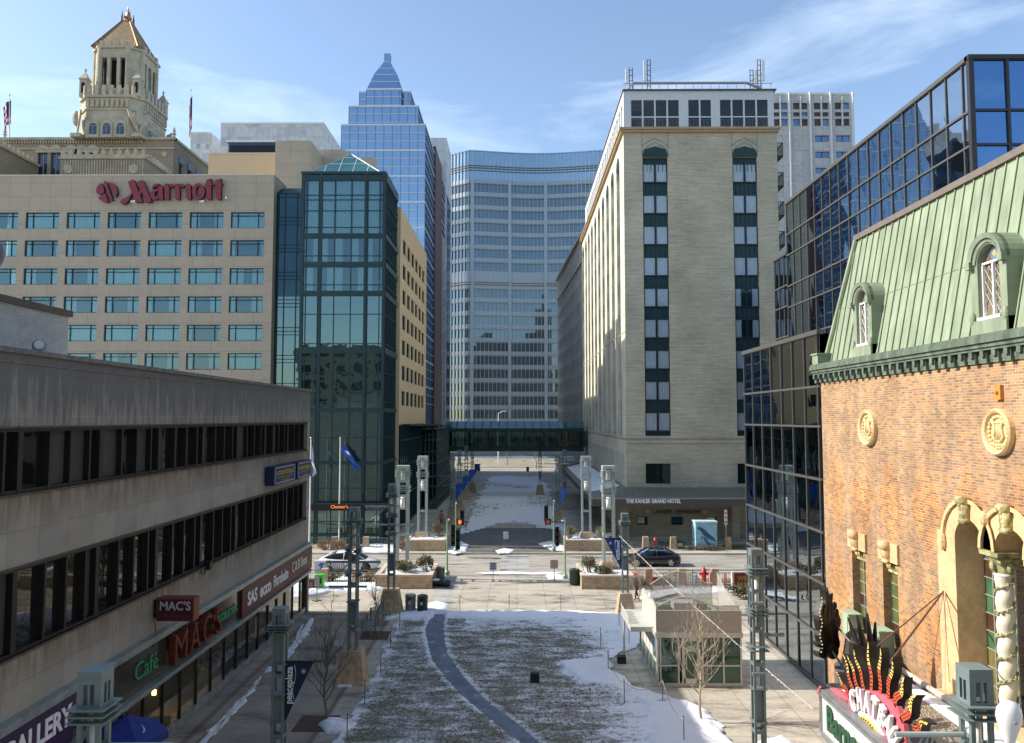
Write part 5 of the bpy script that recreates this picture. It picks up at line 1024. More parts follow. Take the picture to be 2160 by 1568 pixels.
# ================================================================== dark glass office building on the right
def glass_offices():
    T = thing('dark_glass_offices', 'black mirror glass office building stepping up beside the brick theatre', 'building', (16, 40, 0))
    gl = mirror_glass('black_mirror_glass', (0.006,0.008,0.010), tint=(0.40,0.45,0.50), ior=1.65, wob=0.010, ws=0.30)
    mu = flat('grey_bronze_mullion', (0.13,0.125,0.118), 0.4, 0.4, var=0.1)
    def block(X, ya, yb, zb, zt, rows, pitch, name, front_face=True, x2=45, y_from_far=True):
        fr = right_side(X); zs = sorted(rows); rr = random.Random(2)
        for i, (a, b) in enumerate(zip(zs, zs[1:])):
            g = MB(); y = yb
            while y > ya+0.05:
                y2 = max(ya, y-pitch); e = [rr.uniform(-0.006,0.006) for _ in range(4)]    # panes set very slightly out of true
                g.quad(fr(y2,a,e[0]),fr(y,a,e[1]),fr(y,b,e[2]),fr(y2,b,e[3])); y = y2
            build('pane_row', g, gl, T)
        m = MB(); y = yb
        while y > ya-0.01: m.fb(fr, y-0.03, y+0.03, zb, zt, 0.01, 0.06); y -= pitch
        for q in zs: m.fb(fr, ya, yb, q-0.05, q+0.05, 0.009, 0.08)
        m.fb(fr, ya, yb+0.1, zt-0.02, zt+0.18, -0.2, 0.12); build('mullions', m, mu, T)
        m = MB(); m.quad((X,ya,zt),(x2,ya,zt),(x2,yb,zt),(X,yb,zt)); m.quad((X+0.02,yb,zb),(x2,yb,zb),(x2,yb,zt),(X+0.02,yb,zt)); build('roof', m, M['bronze'], T)
    rows = [0.1, 2.3, 4.6, 6.8, 9.05, 11.35, 13.1, PX(1570,748,13.2).z]
    block(13.2, PX(1734,900,13.2).y+0.03, PX(1570,760,13.2).y, 0, rows[-1], rows, 1.53, 'low')
    X = 20.0; ya, yb = PX(2048,200,X).y, PX(1660,500,X).y; zt = PX(1660,431,X).z; rows = [zt]; k = 0
    while rows[-1] > 14: rows.append(rows[-1] - (2.3, 1.55)[k % 2]); k += 1
    block(X, ya, yb, rows[-1], zt, rows, 1.31, 'high')
    fz = front(ya); zs = sorted(rows); gb = mirror_glass('blue_mirror_end_glass', (0.004,0.012,0.03), tint=(0.30,0.58,1.0), ior=5.0, wob=0.01)
    for a, b in zip(zs, zs[1:]):
        g = MB(); x = X
        while x < 34: g.quad(fz(x,a,0),fz(x+1.6,a,0.004),fz(x+1.6,b,-0.003),fz(x,b,0.002)); x += 1.6
        build('pane_row', g, gb, T)
    m = MB(); x = X
    while x < 34: m.fb(fz, x-0.06, x+0.06, zs[0], zt, 0.01, 0.09); x += 1.6
    for q in zs: m.fb(fz, X, 34, q-0.05, q+0.05, 0.012, 0.08)
    m.fb(fz, X-0.12, 34, zt-0.02, zt+0.18, -0.2, 0.12); m.box(X-0.1,X+0.12,ya-0.1,ya+0.12,zs[0],zt); build('mullions', m, flat('dark_corner_mullion',(0.05,0.045,0.045),0.4,0.4), T)
    yc, zc = PX(1634,560,20.05).y, PX(1634,552,20.05).z
    block(20.05, yb+0.15, yc, 0, zc, [zc, zc-2.3, zc-3.85, zc-6.1, zc-7.7, zc-10, zc-11.5, zc-13.8, zc-15.4, 4, 2, 0.1], 1.0, 'end', x2=24)
    b = MB(); b.box(20.3, 44, ya+0.3, yb, 0, zt-0.4); build('core', b, M['dark'], T)
glass_offices()

# ================================================================== brick theatre
def theatre_brick():
    m, t, b, o = nodes('orange_theatre_brick'); s0 = N(t,'ShaderNodeSeparateXYZ'); t.links.new(N(t,'ShaderNodeTexCoord').outputs['Object'], s0.inputs[0]); c0 = N(t,'ShaderNodeCombineXYZ'); t.links.new(mth(t,'ADD',s0.outputs[0],s0.outputs[1]), c0.inputs[0]); t.links.new(s0.outputs[2], c0.inputs[1]); c = c0.outputs[0]
    k = N(t,'ShaderNodeTexBrick'); t.links.new(c, k.inputs[0]); k.inputs['Scale'].default_value = 1; k.inputs['Bias'].default_value = -0.1
    for nm, vl in (('Color1',(0.56,0.265,0.10,1)),('Color2',(0.17,0.10,0.075,1)),('Mortar',(0.47,0.385,0.23,1)),('Brick Width',0.235),('Row Height',0.083),('Mortar Size',0.011)): k.inputs[nm].default_value = vl
    s = N(t,'ShaderNodeSeparateXYZ'); t.links.new(c, s.inputs[0]); y, z = s.outputs[0], s.outputs[1]
    def tri(v, p, off=0): return mth(t,'ABSOLUTE', mth(t,'SUBTRACT', mth(t,'FRACT', mth(t,'DIVIDE', mth(t,'ADD', v, off+100*p), p)), 0.5))
    dsum = mth(t,'ADD', tri(y, 2.3, 0.4), tri(z, 3.9, 1.0)); diamond = mth(t,'LESS_THAN', dsum, 0.46)
    line = mth(t,'LESS_THAN', mth(t,'ABSOLUTE', mth(t,'SUBTRACT', dsum, 0.46)), 0.018)
    orange = mixc(t, 1.0, k.outputs[0], (1.12,1.02,0.9), 'MULTIPLY'); grey = mixc(t, 0.18, k.outputs[0], (0.42,0.34,0.28))
    low = N(t,'ShaderNodeMapRange'); t.links.new(z, low.inputs[0]); low.inputs[1].default_value = 11.8; low.inputs[2].default_value = 9.0
    col = mixc(t, mth(t,'MULTIPLY', diamond, low.outputs[0]), grey, orange); col = mixc(t, mth(t,'MULTIPLY', mth(t,'MULTIPLY', line, 0.3), low.outputs[0]), col, (0.60,0.42,0.27))
    big = noise(t, c, 0.5, 6, 0.65); col = mixc(t, 1.0, col, ramp(t, big, [(0.3,(0.72,0.70,0.68)),(0.7,(1.15,1.13,1.08))]), 'MULTIPLY'); col = mixc(t, 1.0, col, ramp(t, noise(t,coord(t,'yz',(1.6,0.35,1)),1.0,7,0.7), [(0.35,(0.78,0.76,0.74)),(0.6,(1.08,1.08,1.08))]), 'MULTIPLY')
    t.links.new(col, b.inputs['Base Color']); b.inputs['Roughness'].default_value = 0.85; bump(t, b, mth(t,'SUBTRACT',1.0,k.outputs['Fac']), 0.012, 0.8); return m
def copper_green(name, a=(0.17,0.22,0.145), bb=(0.32,0.375,0.255), streak=True):
    m, t, b, o = nodes(name); c = coord(t, 'yz', (2.5, 0.5, 1)); f = noise(t, c, 1.0, 6, 0.65); g = noise(t, coord(t), 0.6, 4)
    col = mixc(t, 1.0, ramp(t, f, [(0.3, a), (0.7, bb)]), ramp(t, g, [(0.3,(0.88,)*3),(0.7,(1.1,)*3)]), 'MULTIPLY')
    t.links.new(col, b.inputs['Base Color']); b.inputs['Roughness'].default_value = 0.6; bump(t, b, f, 0.02, 0.2); return m
M['verd'] = copper_green('verdigris_copper'); M['terra'] = stone_material('warm_terracotta', (0.66,0.45,0.24), 0.06)
def theatre():
    X = 13.2; T = thing('brick_theatre', 'old orange brick theatre with green copper mansard roof, dormers and arched windows', 'theatre', (X, 24, 0))
    fr = right_side(X); Ya, Yb = 11.5, PX(1734, 900, X).y; zc = PX(1760, 800, X).z
    h1 = (PX(1826,1200,X).y, PX(1798,1200,X).y, 3.5, PX(1812,1165,X).z+0.15); h2 = (PX(1893,1200,X).y, PX(1862,1200,X).y, 3.5, h1[3])
    cs = [22.45, 20.55, 18.65]; r = 0.70; zsp = 8.05; big = (17.7, 23.4, 3.2, 9.75)
    m = MB(); m.wall(fr, Ya, Yb, 0, zc, [h1, h2, big], 0.8); m.quad((X,Yb,0),(X+12,Yb,0),(X+12,Yb,zc),(X,Yb,zc)); br = theatre_brick()
    # brick above the arches, outside the terracotta hood
    def arch_fill(mb, fr, cu, rin, rout, zs, d, n=14, a0=0, a1=math.pi, dep=0):
        for i in range(n):
            t0, t1 = a0+(a1-a0)*i/n, a0+(a1-a0)*(i+1)/n
            p = [(cu+rin*math.cos(t0), zs+rin*math.sin(t0)), (cu+rin*math.cos(t1), zs+rin*math.sin(t1))]; q = [(cu+rout*math.cos(t0), zs+rout*math.sin(t0)), (cu+rout*math.cos(t1), zs+rout*math.sin(t1))]
            mb.quad(fr(*p[0],d), fr(*p[1],d), fr(*q[1],d), fr(*q[0],d))
            if dep: mb.quad(fr(*p[0],d), fr(*p[1],d), fr(*p[1],d-dep), fr(*p[0],d-dep)); mb.quad(fr(*q[0],d), fr(*q[1],d), fr(*q[1],d-dep*0.15), fr(*q[0],d-dep*0.15))
    def to_rect(mb, fr, cu, rad, zs, u0, u1, ztop, d, n=16):
        for i in range(n):
            t0, t1 = math.pi*i/n, math.pi*(i+1)/n; P0 = (cu+rad*math.cos(t0), zs+rad*math.sin(t0)); P1 = (cu+rad*math.cos(t1), zs+rad*math.sin(t1))
            mb.quad(fr(min(max(P0[0],u0),u1), min(P0[1],ztop), d), fr(min(max(P1[0],u0),u1), min(P1[1],ztop), d), fr(min(max(P1[0],u0),u1), ztop, d), fr(min(max(P0[0],u0),u1), ztop, d))
    for cu in cs: to_rect(m, fr, cu, 1.22, zsp, cu-0.95, cu+0.95, 9.76, -0.001)
    build('wall', m, br, T)
    # terracotta surround
    s = MB(); s.fb(fr, 23.15, 24.1, 3.2, zsp+0.2, -0.85, 0.04)
    for cu in cs: arch_fill(s, fr, cu, r, 1.20, zsp, 0.045, dep=0.85)
    for i, cu in enumerate(cs):
        for t_ in (cu-0.95, cu+0.95):
            if i or t_ < cu: s.fslab(fr, [(t_-0.25, zsp), (t_+0.25, zsp), (t_+0.06, zsp+0.65), (t_-0.06, zsp+0.65)], -0.8, 0.042)
    s.fb(fr, 17.6, 24.15, 2.85, 3.35, -0.8, 0.22); s.fb(fr, 17.6, 23.15, 9.75, 9.76, -0.8, -0.3); s.fb(fr,11.5,17.6,3.0,9.2,-0.5,0.045)
    sur = build('arched_surround', s, M['terra'], T)
    h = MB()
    for cu in cs: arch_fill(h, fr, cu, 1.20, 1.32, zsp, 0.13, dep=0.14)
    for cu in cs: h.ball(fr(cu-0.95, zsp+0.86, 0.12), 0.14, 0.14, 0.22, 8, 6)
    h.ball(fr(cs[0]+1.25, zsp-0.1, 0.1), 0.12, 0.12, 0.3, 8, 6); build('hood_mould', h, M['terra'], sur)
    sg_mats = [flat('leaded_'+n_, c_, 0.15, var=0.25, vs=3, spec=0.9) for n_, c_ in (('olive',(0.16,0.15,0.05)),('green',(0.06,0.14,0.07)),('brown',(0.07,0.035,0.02)),('navy',(0.02,0.04,0.16)),('moss',(0.11,0.14,0.05)),('gold',(0.40,0.28,0.04)),('grey',(0.10,0.11,0.13)))]
    def stained(u0, u1, z0, z1, d, seed, parent, nm='stained_window', cell=0.52):
        g = MB(); rr = random.Random(seed); nu = max(1, round((u1-u0)/cell)); nz = int((z1-z0)/cell)
        for i in range(nu):
            for j in range(nz+1):
                g.m = rr.choice((0,0,0,1,1,2,2,3,4,4,6)); a = u0+(u1-u0)*i/nu; q = z0+cell*j; e = [rr.uniform(-.012,.012) for _ in range(4)]
                g.quad(fr(a,q,d+e[0]),fr(a+(u1-u0)/nu,q,d+e[1]),fr(a+(u1-u0)/nu,min(z1,q+cell),d+e[2]),fr(a,min(z1,q+cell),d+e[3]))
        o = build(nm, g, sg_mats, parent); f = MB()
        for i in range(nu+1): a = u0+(u1-u0)*i/nu; f.fb(fr, a-0.015, a+0.015, z0, z1, d+0.01, d+0.045)
        for j in range(nz+1): f.fb(fr, u0, u1, z0+cell*j-0.012, z0+cell*j+0.012, d+0.01, d+0.04)
        build('lead_bars', f, flat('lead_bars',(0.42,0.42,0.38),0.5,0.3), o)
    for i, cu in enumerate(cs): stained(cu-0.75, cu+0.75, 3.35, zsp+0.75, -0.82, 4+i, T)
    stained(h1[0], h1[1], h1[2], h1[3], -0.32, 21, T, cell=0.46); stained(h2[0], h2[1], h2[2], h2[3], -0.32, 22, T, cell=0.46)
    # keystones
    ks = stone_material('painted_keystone', (0.58,0.50,0.24), 0.3)
    for cu in cs:
        k = MB(); k.smooth = True; k.hexa([fr(cu-0.12,zsp+0.62,0.0),fr(cu+0.12,zsp+0.62,0.0),fr(cu+0.12,zsp+0.62,0.22),fr(cu-0.12,zsp+0.62,0.22)],[fr(cu-0.15,zsp+1.33,0.0),fr(cu+0.15,zsp+1.33,0.0),fr(cu+0.15,zsp+1.33,0.26),fr(cu-0.15,zsp+1.33,0.26)])
        k.cyl(fr(cu-0.17,zsp+1.25,0.2),fr(cu+0.17,zsp+1.25,0.2),0.12,n=12); k.cyl(fr(cu-0.15,zsp+0.66,0.16),fr(cu+0.15,zsp+0.66,0.16),0.10,n=10)
        for q in range(5): k.ball(fr(cu+0.02, zsp+0.75+q*0.13, 0.2+0.015*q), 0.05, 0.05, 0.06, 6, 5)
        build('keystone', k, ks, T)
    for (a, b, z0, z1) in (h1, h2):
        k = MB(); cu = (a+b)/2; k.fb(fr, a-0.18, b+0.18, z1-0.05, z1+0.62, 0.002, 0.09); k.smooth = True; k.cyl(fr(cu-0.2,z1+0.5,0.18),fr(cu+0.2,z1+0.5,0.18),0.17,n=12)
        k.hexa([fr(cu-0.17,z1-0.1,0.0),fr(cu+0.17,z1-0.1,0.0),fr(cu+0.17,z1-0.1,0.16),fr(cu-0.17,z1-0.1,0.16)],[fr(cu-0.2,z1+0.6,0.0),fr(cu+0.2,z1+0.6,0.0),fr(cu+0.2,z1+0.6,0.32),fr(cu-0.2,z1+0.6,0.32)]); k.cyl(fr(cu-0.18,z1-0.04,0.14),fr(cu+0.18,z1-0.04,0.14),0.09,n=10); build('lintel', k, M['terra'], T)
        f = MB(); f.fb(fr, a, b, z1-0.5, z1, -0.26, -0.2); [f.ball(fr(a+0.1+(b-a-0.2)*i/4, z1-0.25, -0.18), 0.11, 0.1, 0.14, 6, 5) for i in range(5)]; build('carved_panel', f, ks, T)
    # twisted columns
    colm = flat('pale_column', (0.66,0.62,0.50), 0.6, var=0.08); vine = stone_material('yellow_green_vine', (0.44,0.42,0.20), 0.3)
    for i, yc in enumerate((21.5, 19.6)):
        c = MB(); c.smooth = True; n = 16; vs = []; fs = []; z0, z1 = 3.75, 7.35; K = 80; cx = X+0.35
        for j in range(K+1):
            z_ = z0+(z1-z0)*j/K
            for q in range(n): a = 2*math.pi*q/n; rad = 0.215+0.022*math.cos(a - j*2*math.pi*5.6/K*1.0); vs.append((cx+rad*math.cos(a), yc+rad*math.sin(a), z_))
        for j in range(K):
            for q in range(n): fs.append((j*n+q, j*n+(q+1)%n, (j+1)*n+(q+1)%n, (j+1)*n+q))
        c.add(vs, fs); c.lathe((cx,yc,3.35),[(0.34,0),(0.34,0.12),(0.26,0.16),(0.3,0.26),(0.22,0.42)],16); c.lathe((cx,yc,7.3),[(0.22,0),(0.26,0.05),(0.22,0.12)],16)
        col = build('twisted_column', c, colm, T)
        v = MB(); v.smooth = True; pts = []
        for j in range(121): a = j*2*math.pi*5.6/120; pts.append((cx+0.225*math.cos(a+math.pi), yc+0.225*math.sin(a+math.pi), z0+(z1-z0)*j/120))
        v.tube(pts, 0.022, 5); rr = random.Random(i)
        for j in range(0, 120, 2): p = pts[j]; v.ball((p[0],p[1],p[2]+rr.uniform(-.06,.08)), 0.028+0.02*rr.random(), 0.04, 0.045+0.02*rr.random(), 6, 4)
        build('vine', v, vine, col)
        k = MB(); k.lathe((cx,yc,7.42),[(0.23,0),(0.26,0.2),(0.36,0.42),(0.30,0.46)],12); [k.ball((cx+0.3*math.cos(a*math.pi/4),yc+0.3*math.sin(a*math.pi/4),7.6+0.18*(a%2)),0.1,0.1,0.14,6,5) for a in range(8)]; k.box(cx-0.42,cx+0.42,yc-0.42,yc+0.42,7.88,8.02); build('capital', k, vine, col)
        k = MB(); k.box(cx-0.3,cx+0.4,yc-0.26,yc+0.26,8.03,8.1); build('impost', k, M['terra'], col)
    # lyre medallions
    med = flat('cream_gold_plaster', (0.68,0.51,0.26), 0.6, var=0.08, vs=5)
    for (u, v, rad) in ((1835,903,0.62),(2112,912,0.60)):
        p = PX(u, v, X); m = MB(); n = 28; m.smooth = False
        def ring(r0, r1, d0, d1):
            for i in range(n):
                a0, a1 = 2*math.pi*i/n, 2*math.pi*(i+1)/n; g = lambda r_, a, d: fr(p.y+r_*math.cos(a), p.z+r_*1.08*math.sin(a), d)
                m.quad(g(r0,a0,d0),g(r0,a1,d0),g(r1,a1,d1),g(r1,a0,d1))
        m.smooth = True; ring(rad, rad, 0, 0.14); ring(rad, rad*0.93, 0.14, 0.2); ring(rad*0.93, rad*0.83, 0.2, 0.16); ring(rad*0.83, rad*0.78, 0.16, 0.06); ring(rad*0.78, 0.01, 0.06, 0.06)
        k = rad; q = lambda a, b: fr(p.y+a*k, p.z+b*k, 0.09)
        for s_ in (-1, 1): m.tube([q(s_*0.12,-0.5),q(s_*0.36,-0.2),q(s_*0.22,0.2),q(s_*0.36,0.5),q(s_*0.5,0.4)], 0.05*k/0.6, 6)
        for i in range(4): m.tube([q(-0.12+i*0.08,-0.42),q(-0.12+i*0.08,0.42)], 0.016, 5)
        m.tube([q(-0.3,0.44),q(0.3,0.44)],0.03,5); m.tube([q(-0.3,-0.58),q(0.3,-0.58)],0.055,5); m.tube([q(-0.2,-0.42),q(0.2,-0.42)],0.04,5)
        rr = random.Random(3)
        for i in range(22): a = 2*math.pi*i/22; m.ball(fr(p.y+0.67*k*math.cos(a), p.z+0.7*k*math.sin(a), 0.08), 0.05, 0.06+0.03*rr.random(), 0.055, 6, 4)
        build('lyre_medallion', m, med, T)
    p = PX(2111, 828, X); m = MB(); m.fb(fr, p.y-0.13, p.y+0.13, p.z-0.2, p.z+0.2, 0.002, 0.1); m.ball(fr(p.y,p.z,0.13),0.05,n=8,m=5); build('orange_plate', m, flat('orange_box',(0.55,0.24,0.05),0.5), T)
    # cornice with brackets
    dk = copper_green('dark_verdigris', (0.045,0.06,0.045), (0.17,0.22,0.16)); c = MB(); g0 = 0.06
    for za, zb, d in ((zc-0.08,zc,0.07),(zc+0.25,zc+0.33,0.26),(zc+0.33,zc+0.45,0.31),(zc+0.45,zc+0.62,0.38),(zc+0.62,zc+0.7,0.34)): c.fb(fr, Ya, Yb+d*0.8, za, zb, -0.3, d)
    c.fb(fr, Ya, Yb, zc, zc+0.25, -0.3, 0.08); y = Ya+0.2
    co = build('cornice', c, dk, T); bk = MB()
    while y < Yb+0.2: bk.fslab(fr, [(y,zc+0.25),(y+0.2,zc+0.25),(y+0.2,zc-0.1),(y,zc-0.1)], 0.09, 0.17); bk.fslab(fr, [(y+0.02,zc+0.25),(y+0.18,zc+0.25),(y+0.18,zc+0.08),(y+0.02,zc+0.08)], 0.17, 0.25); y += 0.52
    build('brackets', bk, dk, co)
    # mansard
    zb = zc+0.7; A = Vector((X+0.25, 0, zb)); tp = PX(1808, 508, 14.45); B = Vector((14.45, 0, tp.z)); ye = Yb+0.05; yt = tp.y
    m = MB(); m.quad((A.x,Ya,A.z),(A.x,ye,A.z),(B.x,yt,B.z),(B.x,Ya,B.z)); m.quad((A.x,ye,A.z),(A.x+10,ye,A.z),(B.x+10,yt,B.z),(B.x,yt,B.z)); m.quad((B.x,Ya,B.z),(B.x,yt,B.z),(B.x+9,yt,B.z),(B.x+9,Ya,B.z)); roof = build('mansard_roof', m, M['verd'], T)
    sm = MB(); y = Ya+0.1
    while y < ye-0.2:
        o_ = 0.03; kk = 1 if y < yt else (ye-y)/(ye-yt); a = Vector((A.x-o_,y,A.z)); b = a.lerp(Vector((B.x-o_,y,B.z)), kk); sm.cyl(a, b, 0.028, n=5); y += 0.52
    sm.cyl((A.x-0.06,ye,A.z),(B.x-0.06,yt,B.z),0.11,n=8); z_ = zb+2.35; sm.cyl((A.x+(B.x-A.x)*0.455-0.01,Ya,z_),(A.x+(B.x-A.x)*0.455-0.01,ye-0.4,z_),0.012,n=4); build('standing_seams', sm, copper_green('seam_copper',(0.16,0.20,0.12),(0.28,0.32,0.21)), roof)
    c = MB(); c.box(B.x-0.12, B.x+0.5, Ya, yt+0.1, B.z, B.z+0.22); build('roof_edge', c, flat('brown_flashing',(0.16,0.13,0.11),0.6), roof)
    c = MB(); q = PX(1742,775,13.0); c.box(12.95,13.6,Yb-0.35,Yb+0.25,zb,zb+0.4); c.box(12.9,13.65,Yb-0.4,Yb+0.3,zb+0.4,zb+0.48); build('corner_block', c, M['verd'], roof)
    # dormers
    for (y0, y1, zs0, zs1, lab) in ((28.45, 30.0, zb+0.05, 16.95, 1), (20.55, 22.15, zb+0.05, 16.95, 2)):
        cu = (y0+y1)/2; w = (y1-y0)/2; xd = X+0.15; fd = right_side(xd); zs_ = zs1-w; D = MB(); rin = w*0.62
        D.fb(fd, y0, cu-rin, zs0, zs_, -0.9, 0); D.fb(fd, cu+rin, y1, zs0, zs_, -0.9, 0); D.fb(fd, y0, y1, zs0-0.02, zs0+0.42, -0.9, 0.06)
        n = 14
        for i in range(n):
            t0, t1 = math.pi*i/n, math.pi*(i+1)/n; g = lambda r_, t, d: fd(cu+r_*math.cos(t), zs_+r_*math.sin(t), d)
            D.quad(g(rin,t0,0),g(rin,t1,0),g(w,t1,0),g(w,t0,0)); D.quad(g(rin,t0,0),g(rin,t1,0),g(rin,t1,-0.3),g(rin,t0,-0.3)); D.quad(g(w,t0,0.0),g(w,t1,0.0),g(w,t1,-2.0),g(w,t0,-2.0))
            D.quad(g(w*0.82,t0,0.1),g(w*0.82,t1,0.1),g(w*1.0,t1,0.14),g(w*1.0,t0,0.14)); D.quad(g(w*1.0,t0,0.14),g(w*1.0,t1,0.14),g(w*1.0,t1,-0.12),g(w*1.0,t0,-0.12)); D.quad(g(w*0.82,t0,0.1),g(w*0.82,t1,0.1),g(w*0.82,t1,0),g(w*0.82,t0,0))
            D.quad(g(w*0.68,t0,0.05),g(w*0.68,t1,0.05),g(w*0.76,t1,0.07),g(w*0.76,t0,0.07))
        for u_ in (y0-0.05, y1-0.17): D.fb(fd, u_, u_+0.22, zs_-0.12, zs_+0.1, 0.0, 0.16); D.ball(fd(u_+0.11, zs0+0.5, 0.04), 0.07, 0.1, 0.2, 8, 6)
        D.fb(fd, y0, y0+0.03, zs0, zs_, -1.9, -0.9); D.fb(fd, y1-0.03, y1, zs0, zs_, -1.9, -0.9)
        dm = build('dormer', D, copper_green('dormer_copper',(0.16,0.20,0.14),(0.30,0.345,0.24)), T)
        g = MB(); g.m = 0; g.quad(*[fd(u_, z__, -0.22) for u_, z__ in arch_pts(cu, rin*2, zs0+0.42, zs_+rin, 12)]); g.m = 1; f = lambda a,b,c_,d_: g.fb(fd,a,b,c_,d_,-0.21,-0.12)
        f(cu-rin,cu-rin+0.05,zs0+0.42,zs_); f(cu+rin-0.05,cu+rin,zs0+0.42,zs_); f(cu-0.03,cu+0.03,zs0+0.42,zs_); f(cu-rin,cu+rin,zs_-0.03,zs_+0.03); g.fb(fd,cu-rin-0.02,cu+rin+0.02,zs0+0.40,zs0+0.5,-0.22,0.05)
        g.m = 2; 
        H = zs_-(zs0+0.5); k = 0.34
        for s_ in (-1, 1):
            q = -2
            while q < H/k+1:
                a = (cu-rin if s_ > 0 else cu+rin); z0_ = zs0+0.5+q*k; p0 = (a, z0_); p1 = (a+s_*2*rin, z0_+2*rin*1.5)
                t0 = max(0, (zs0+0.5-p0[1])/(p1[1]-p0[1])); t1 = min(1, (zs_-p0[1])/(p1[1]-p0[1]))
                if t1 > t0+0.02: g.cyl(fd(p0[0]+(p1[0]-p0[0])*t0, p0[1]+(p1[1]-p0[1])*t0, -0.19), fd(p0[0]+(p1[0]-p0[0])*t1, p0[1]+(p1[1]-p0[1])*t1, -0.19), 0.009, n=4)
                q += 1
        g.m = 3; g.quad(*[fd(cu+0.2*math.cos(a*math.pi/8), zs_+rin*0.48+0.2*math.sin(a*math.pi/8), -0.2) for a in range(16)]); g.m = 4; g.quad(*[fd(cu+0.11*math.cos(a*math.pi/2), zs_+rin*0.48+0.11*math.sin(a*math.pi/2), -0.195) for a in range(4)])
        build('leaded_window', g, [flat('amber_blue_glass',(0.20,0.15,0.09),0.12,var=0.6,vs=3,spec=1.0), M['white'], flat('lead_came',(0.42,0.42,0.40),0.5,0.3), flat('blue_roundel',(0.12,0.2,0.33),0.2), flat('amber_roundel',(0.5,0.36,0.16),0.2)], dm)
    # green cabinets on the wall foot
    for (u, v0, v1, lab) in ((1812,1296,1345,0),(1880,1332,1402,0)):
        p = PX(u, v1, X); q = PX(u, v0, X); m = MB(); m.box(X-0.5, X-0.02, p.y-0.32, p.y+0.32, p.z, q.z); m.box(X-0.56, X-0.02, p.y-0.38, p.y+0.38, q.z, q.z+0.07); m.box(X-0.53,X-0.5,p.y-0.2,p.y+0.2,p.z+0.15,q.z-0.15); build('copper_cabinet', m, copper_green('cabinet_copper',(0.28,0.38,0.26),(0.42,0.50,0.36)), T)
theatre()
# ================================================================== ground
def paving(name, ca, cb, size, joint, wet=0.3, salt=0.0, jc=(0.27,0.245,0.20)):
    m, t, b, o = nodes(name); c = coord(t); k = N(t,'ShaderNodeTexBrick'); t.links.new(c, k.inputs[0]); k.offset = 0.0; k.inputs['Scale'].default_value = 1
    for nm, vl in (('Color1',(*ca,1)),('Color2',(*cb,1)),('Mortar',(*jc,1)),('Brick Width',size[0]),('Row Height',size[1]),('Mortar Size',joint)): k.inputs[nm].default_value = vl
    big = noise(t, coord(t, None, (0.6,1.6,1)), 0.45, 7, 0.7, 0.4); fine = noise(t, c, 5.0, 6, 0.7)
    col = mixc(t, 1.0, k.outputs[0], ramp(t, big, [(0.36,(0.38,0.37,0.35)),(0.48,(0.90,0.90,0.90)),(0.68,(1.18,1.17,1.14))]), 'MULTIPLY')
    col = mixc(t, 1.0, col, ramp(t, fine, [(0.3,(0.84,)*3),(0.7,(1.12,)*3)]), 'MULTIPLY')
    if salt: col = mixc(t, mth(t,'MULTIPLY', ramp(t, noise(t, c, 1.1, 8, 0.75), [(0.58,(0,0,0)),(0.72,(1,1,1))]), salt), col, (0.66,0.67,0.68))
    t.links.new(col, b.inputs['Base Color']); t.links.new(ramp(t, big, [(0.36,(0.45,)*3),(0.5,(0.85,)*3)]), b.inputs['Roughness']); bump(t, b, fine, 0.01, 0.4); return m
g = MB(); g.quad((-900,-200,-0.16),(900,-200,-0.16),(900,2600,-0.16),(-900,2600,-0.16)); struct('ground', g, flat('city_ground',(0.30,0.28,0.25),0.9,var=0.25,vs=0.05))
M['plaza'] = paving('plaza_concrete', (0.50,0.455,0.375), (0.45,0.405,0.33), (1.85,1.6), 0.018, salt=0.3)
M['walk'] = paving('dark_sidewalk', (0.36,0.315,0.25), (0.31,0.27,0.215), (1.5,1.5), 0.018, salt=0.15)
M['redbrick'] = paving('red_paver_band', (0.24,0.155,0.12), (0.21,0.14,0.11), (0.2,0.1), 0.008)
def slab(name, x0, x1, y0, y1, z, mat, th=0.16): m = MB(); m.box(x0, x1, y0, y1, z-th, z); return struct(name, m, mat)
slab('plaza_paving', -60, 60, 46.6, 57.5, 0.0, M['plaza'], 0.15)
slab('sidewalk', -12.8, -7.35, 6, 46.6, 0.0, M['walk'], 0.15)
slab('plaza_paving', -7.35, 20, 6, 46.6, 0.0, M['plaza'], 0.15)
m = MB(); m.quad((-12.8,45.9,0.004),(-7.4,45.9,0.004),(-7.4,46.35,0.004),(-12.8,46.35,0.004)); m.quad((-12.2,8,0.004),(-11.95,8,0.004),(-11.95,45.9,0.004),(-12.2,45.9,0.004)); m.quad((-7.6,24,0.005),(-7.42,24,0.005),(-7.42,45.9,0.005),(-7.6,45.9,0.005)); struct('paver_band', m, M['redbrick'])
slab('far_plaza', -60, 60, 67.0, 160.0, 0.0, M['plaza'], 0.15)
def road_mat():
    m, t, b, o = nodes('dusty_road'); c = coord(t, None, (0.35, 2.2, 1)); f = noise(t, c, 0.8, 8, 0.7, 0.2); g = noise(t, coord(t), 8, 4)
    col = mixc(t, 1.0, ramp(t, f, [(0.34,(0.14,0.125,0.10)),(0.46,(0.33,0.305,0.26)),(0.7,(0.50,0.47,0.42))]), ramp(t, g, [(0.3,(0.85,)*3),(0.7,(1.1,)*3)]), 'MULTIPLY')
    t.links.new(col, b.inputs['Base Color']); b.inputs['Roughness'].default_value = 0.9; bump(t, b, g, 0.01, 0.5); return m
M['road'] = road_mat()
m = MB(); m.quad((-200,57.5,-0.14),(200,57.5,-0.14),(200,67,-0.14),(-200,67,-0.14)); struct('road', m, M['road'])
m = MB(); m.quad((-300,160,-0.10),(300,160,-0.10),(300,184,-0.10),(-300,184,-0.10)); struct('road', m, M['road'])
kerb = flat('pale_kerb',(0.52,0.49,0.42),0.85,var=0.2,vs=3); m = MB()
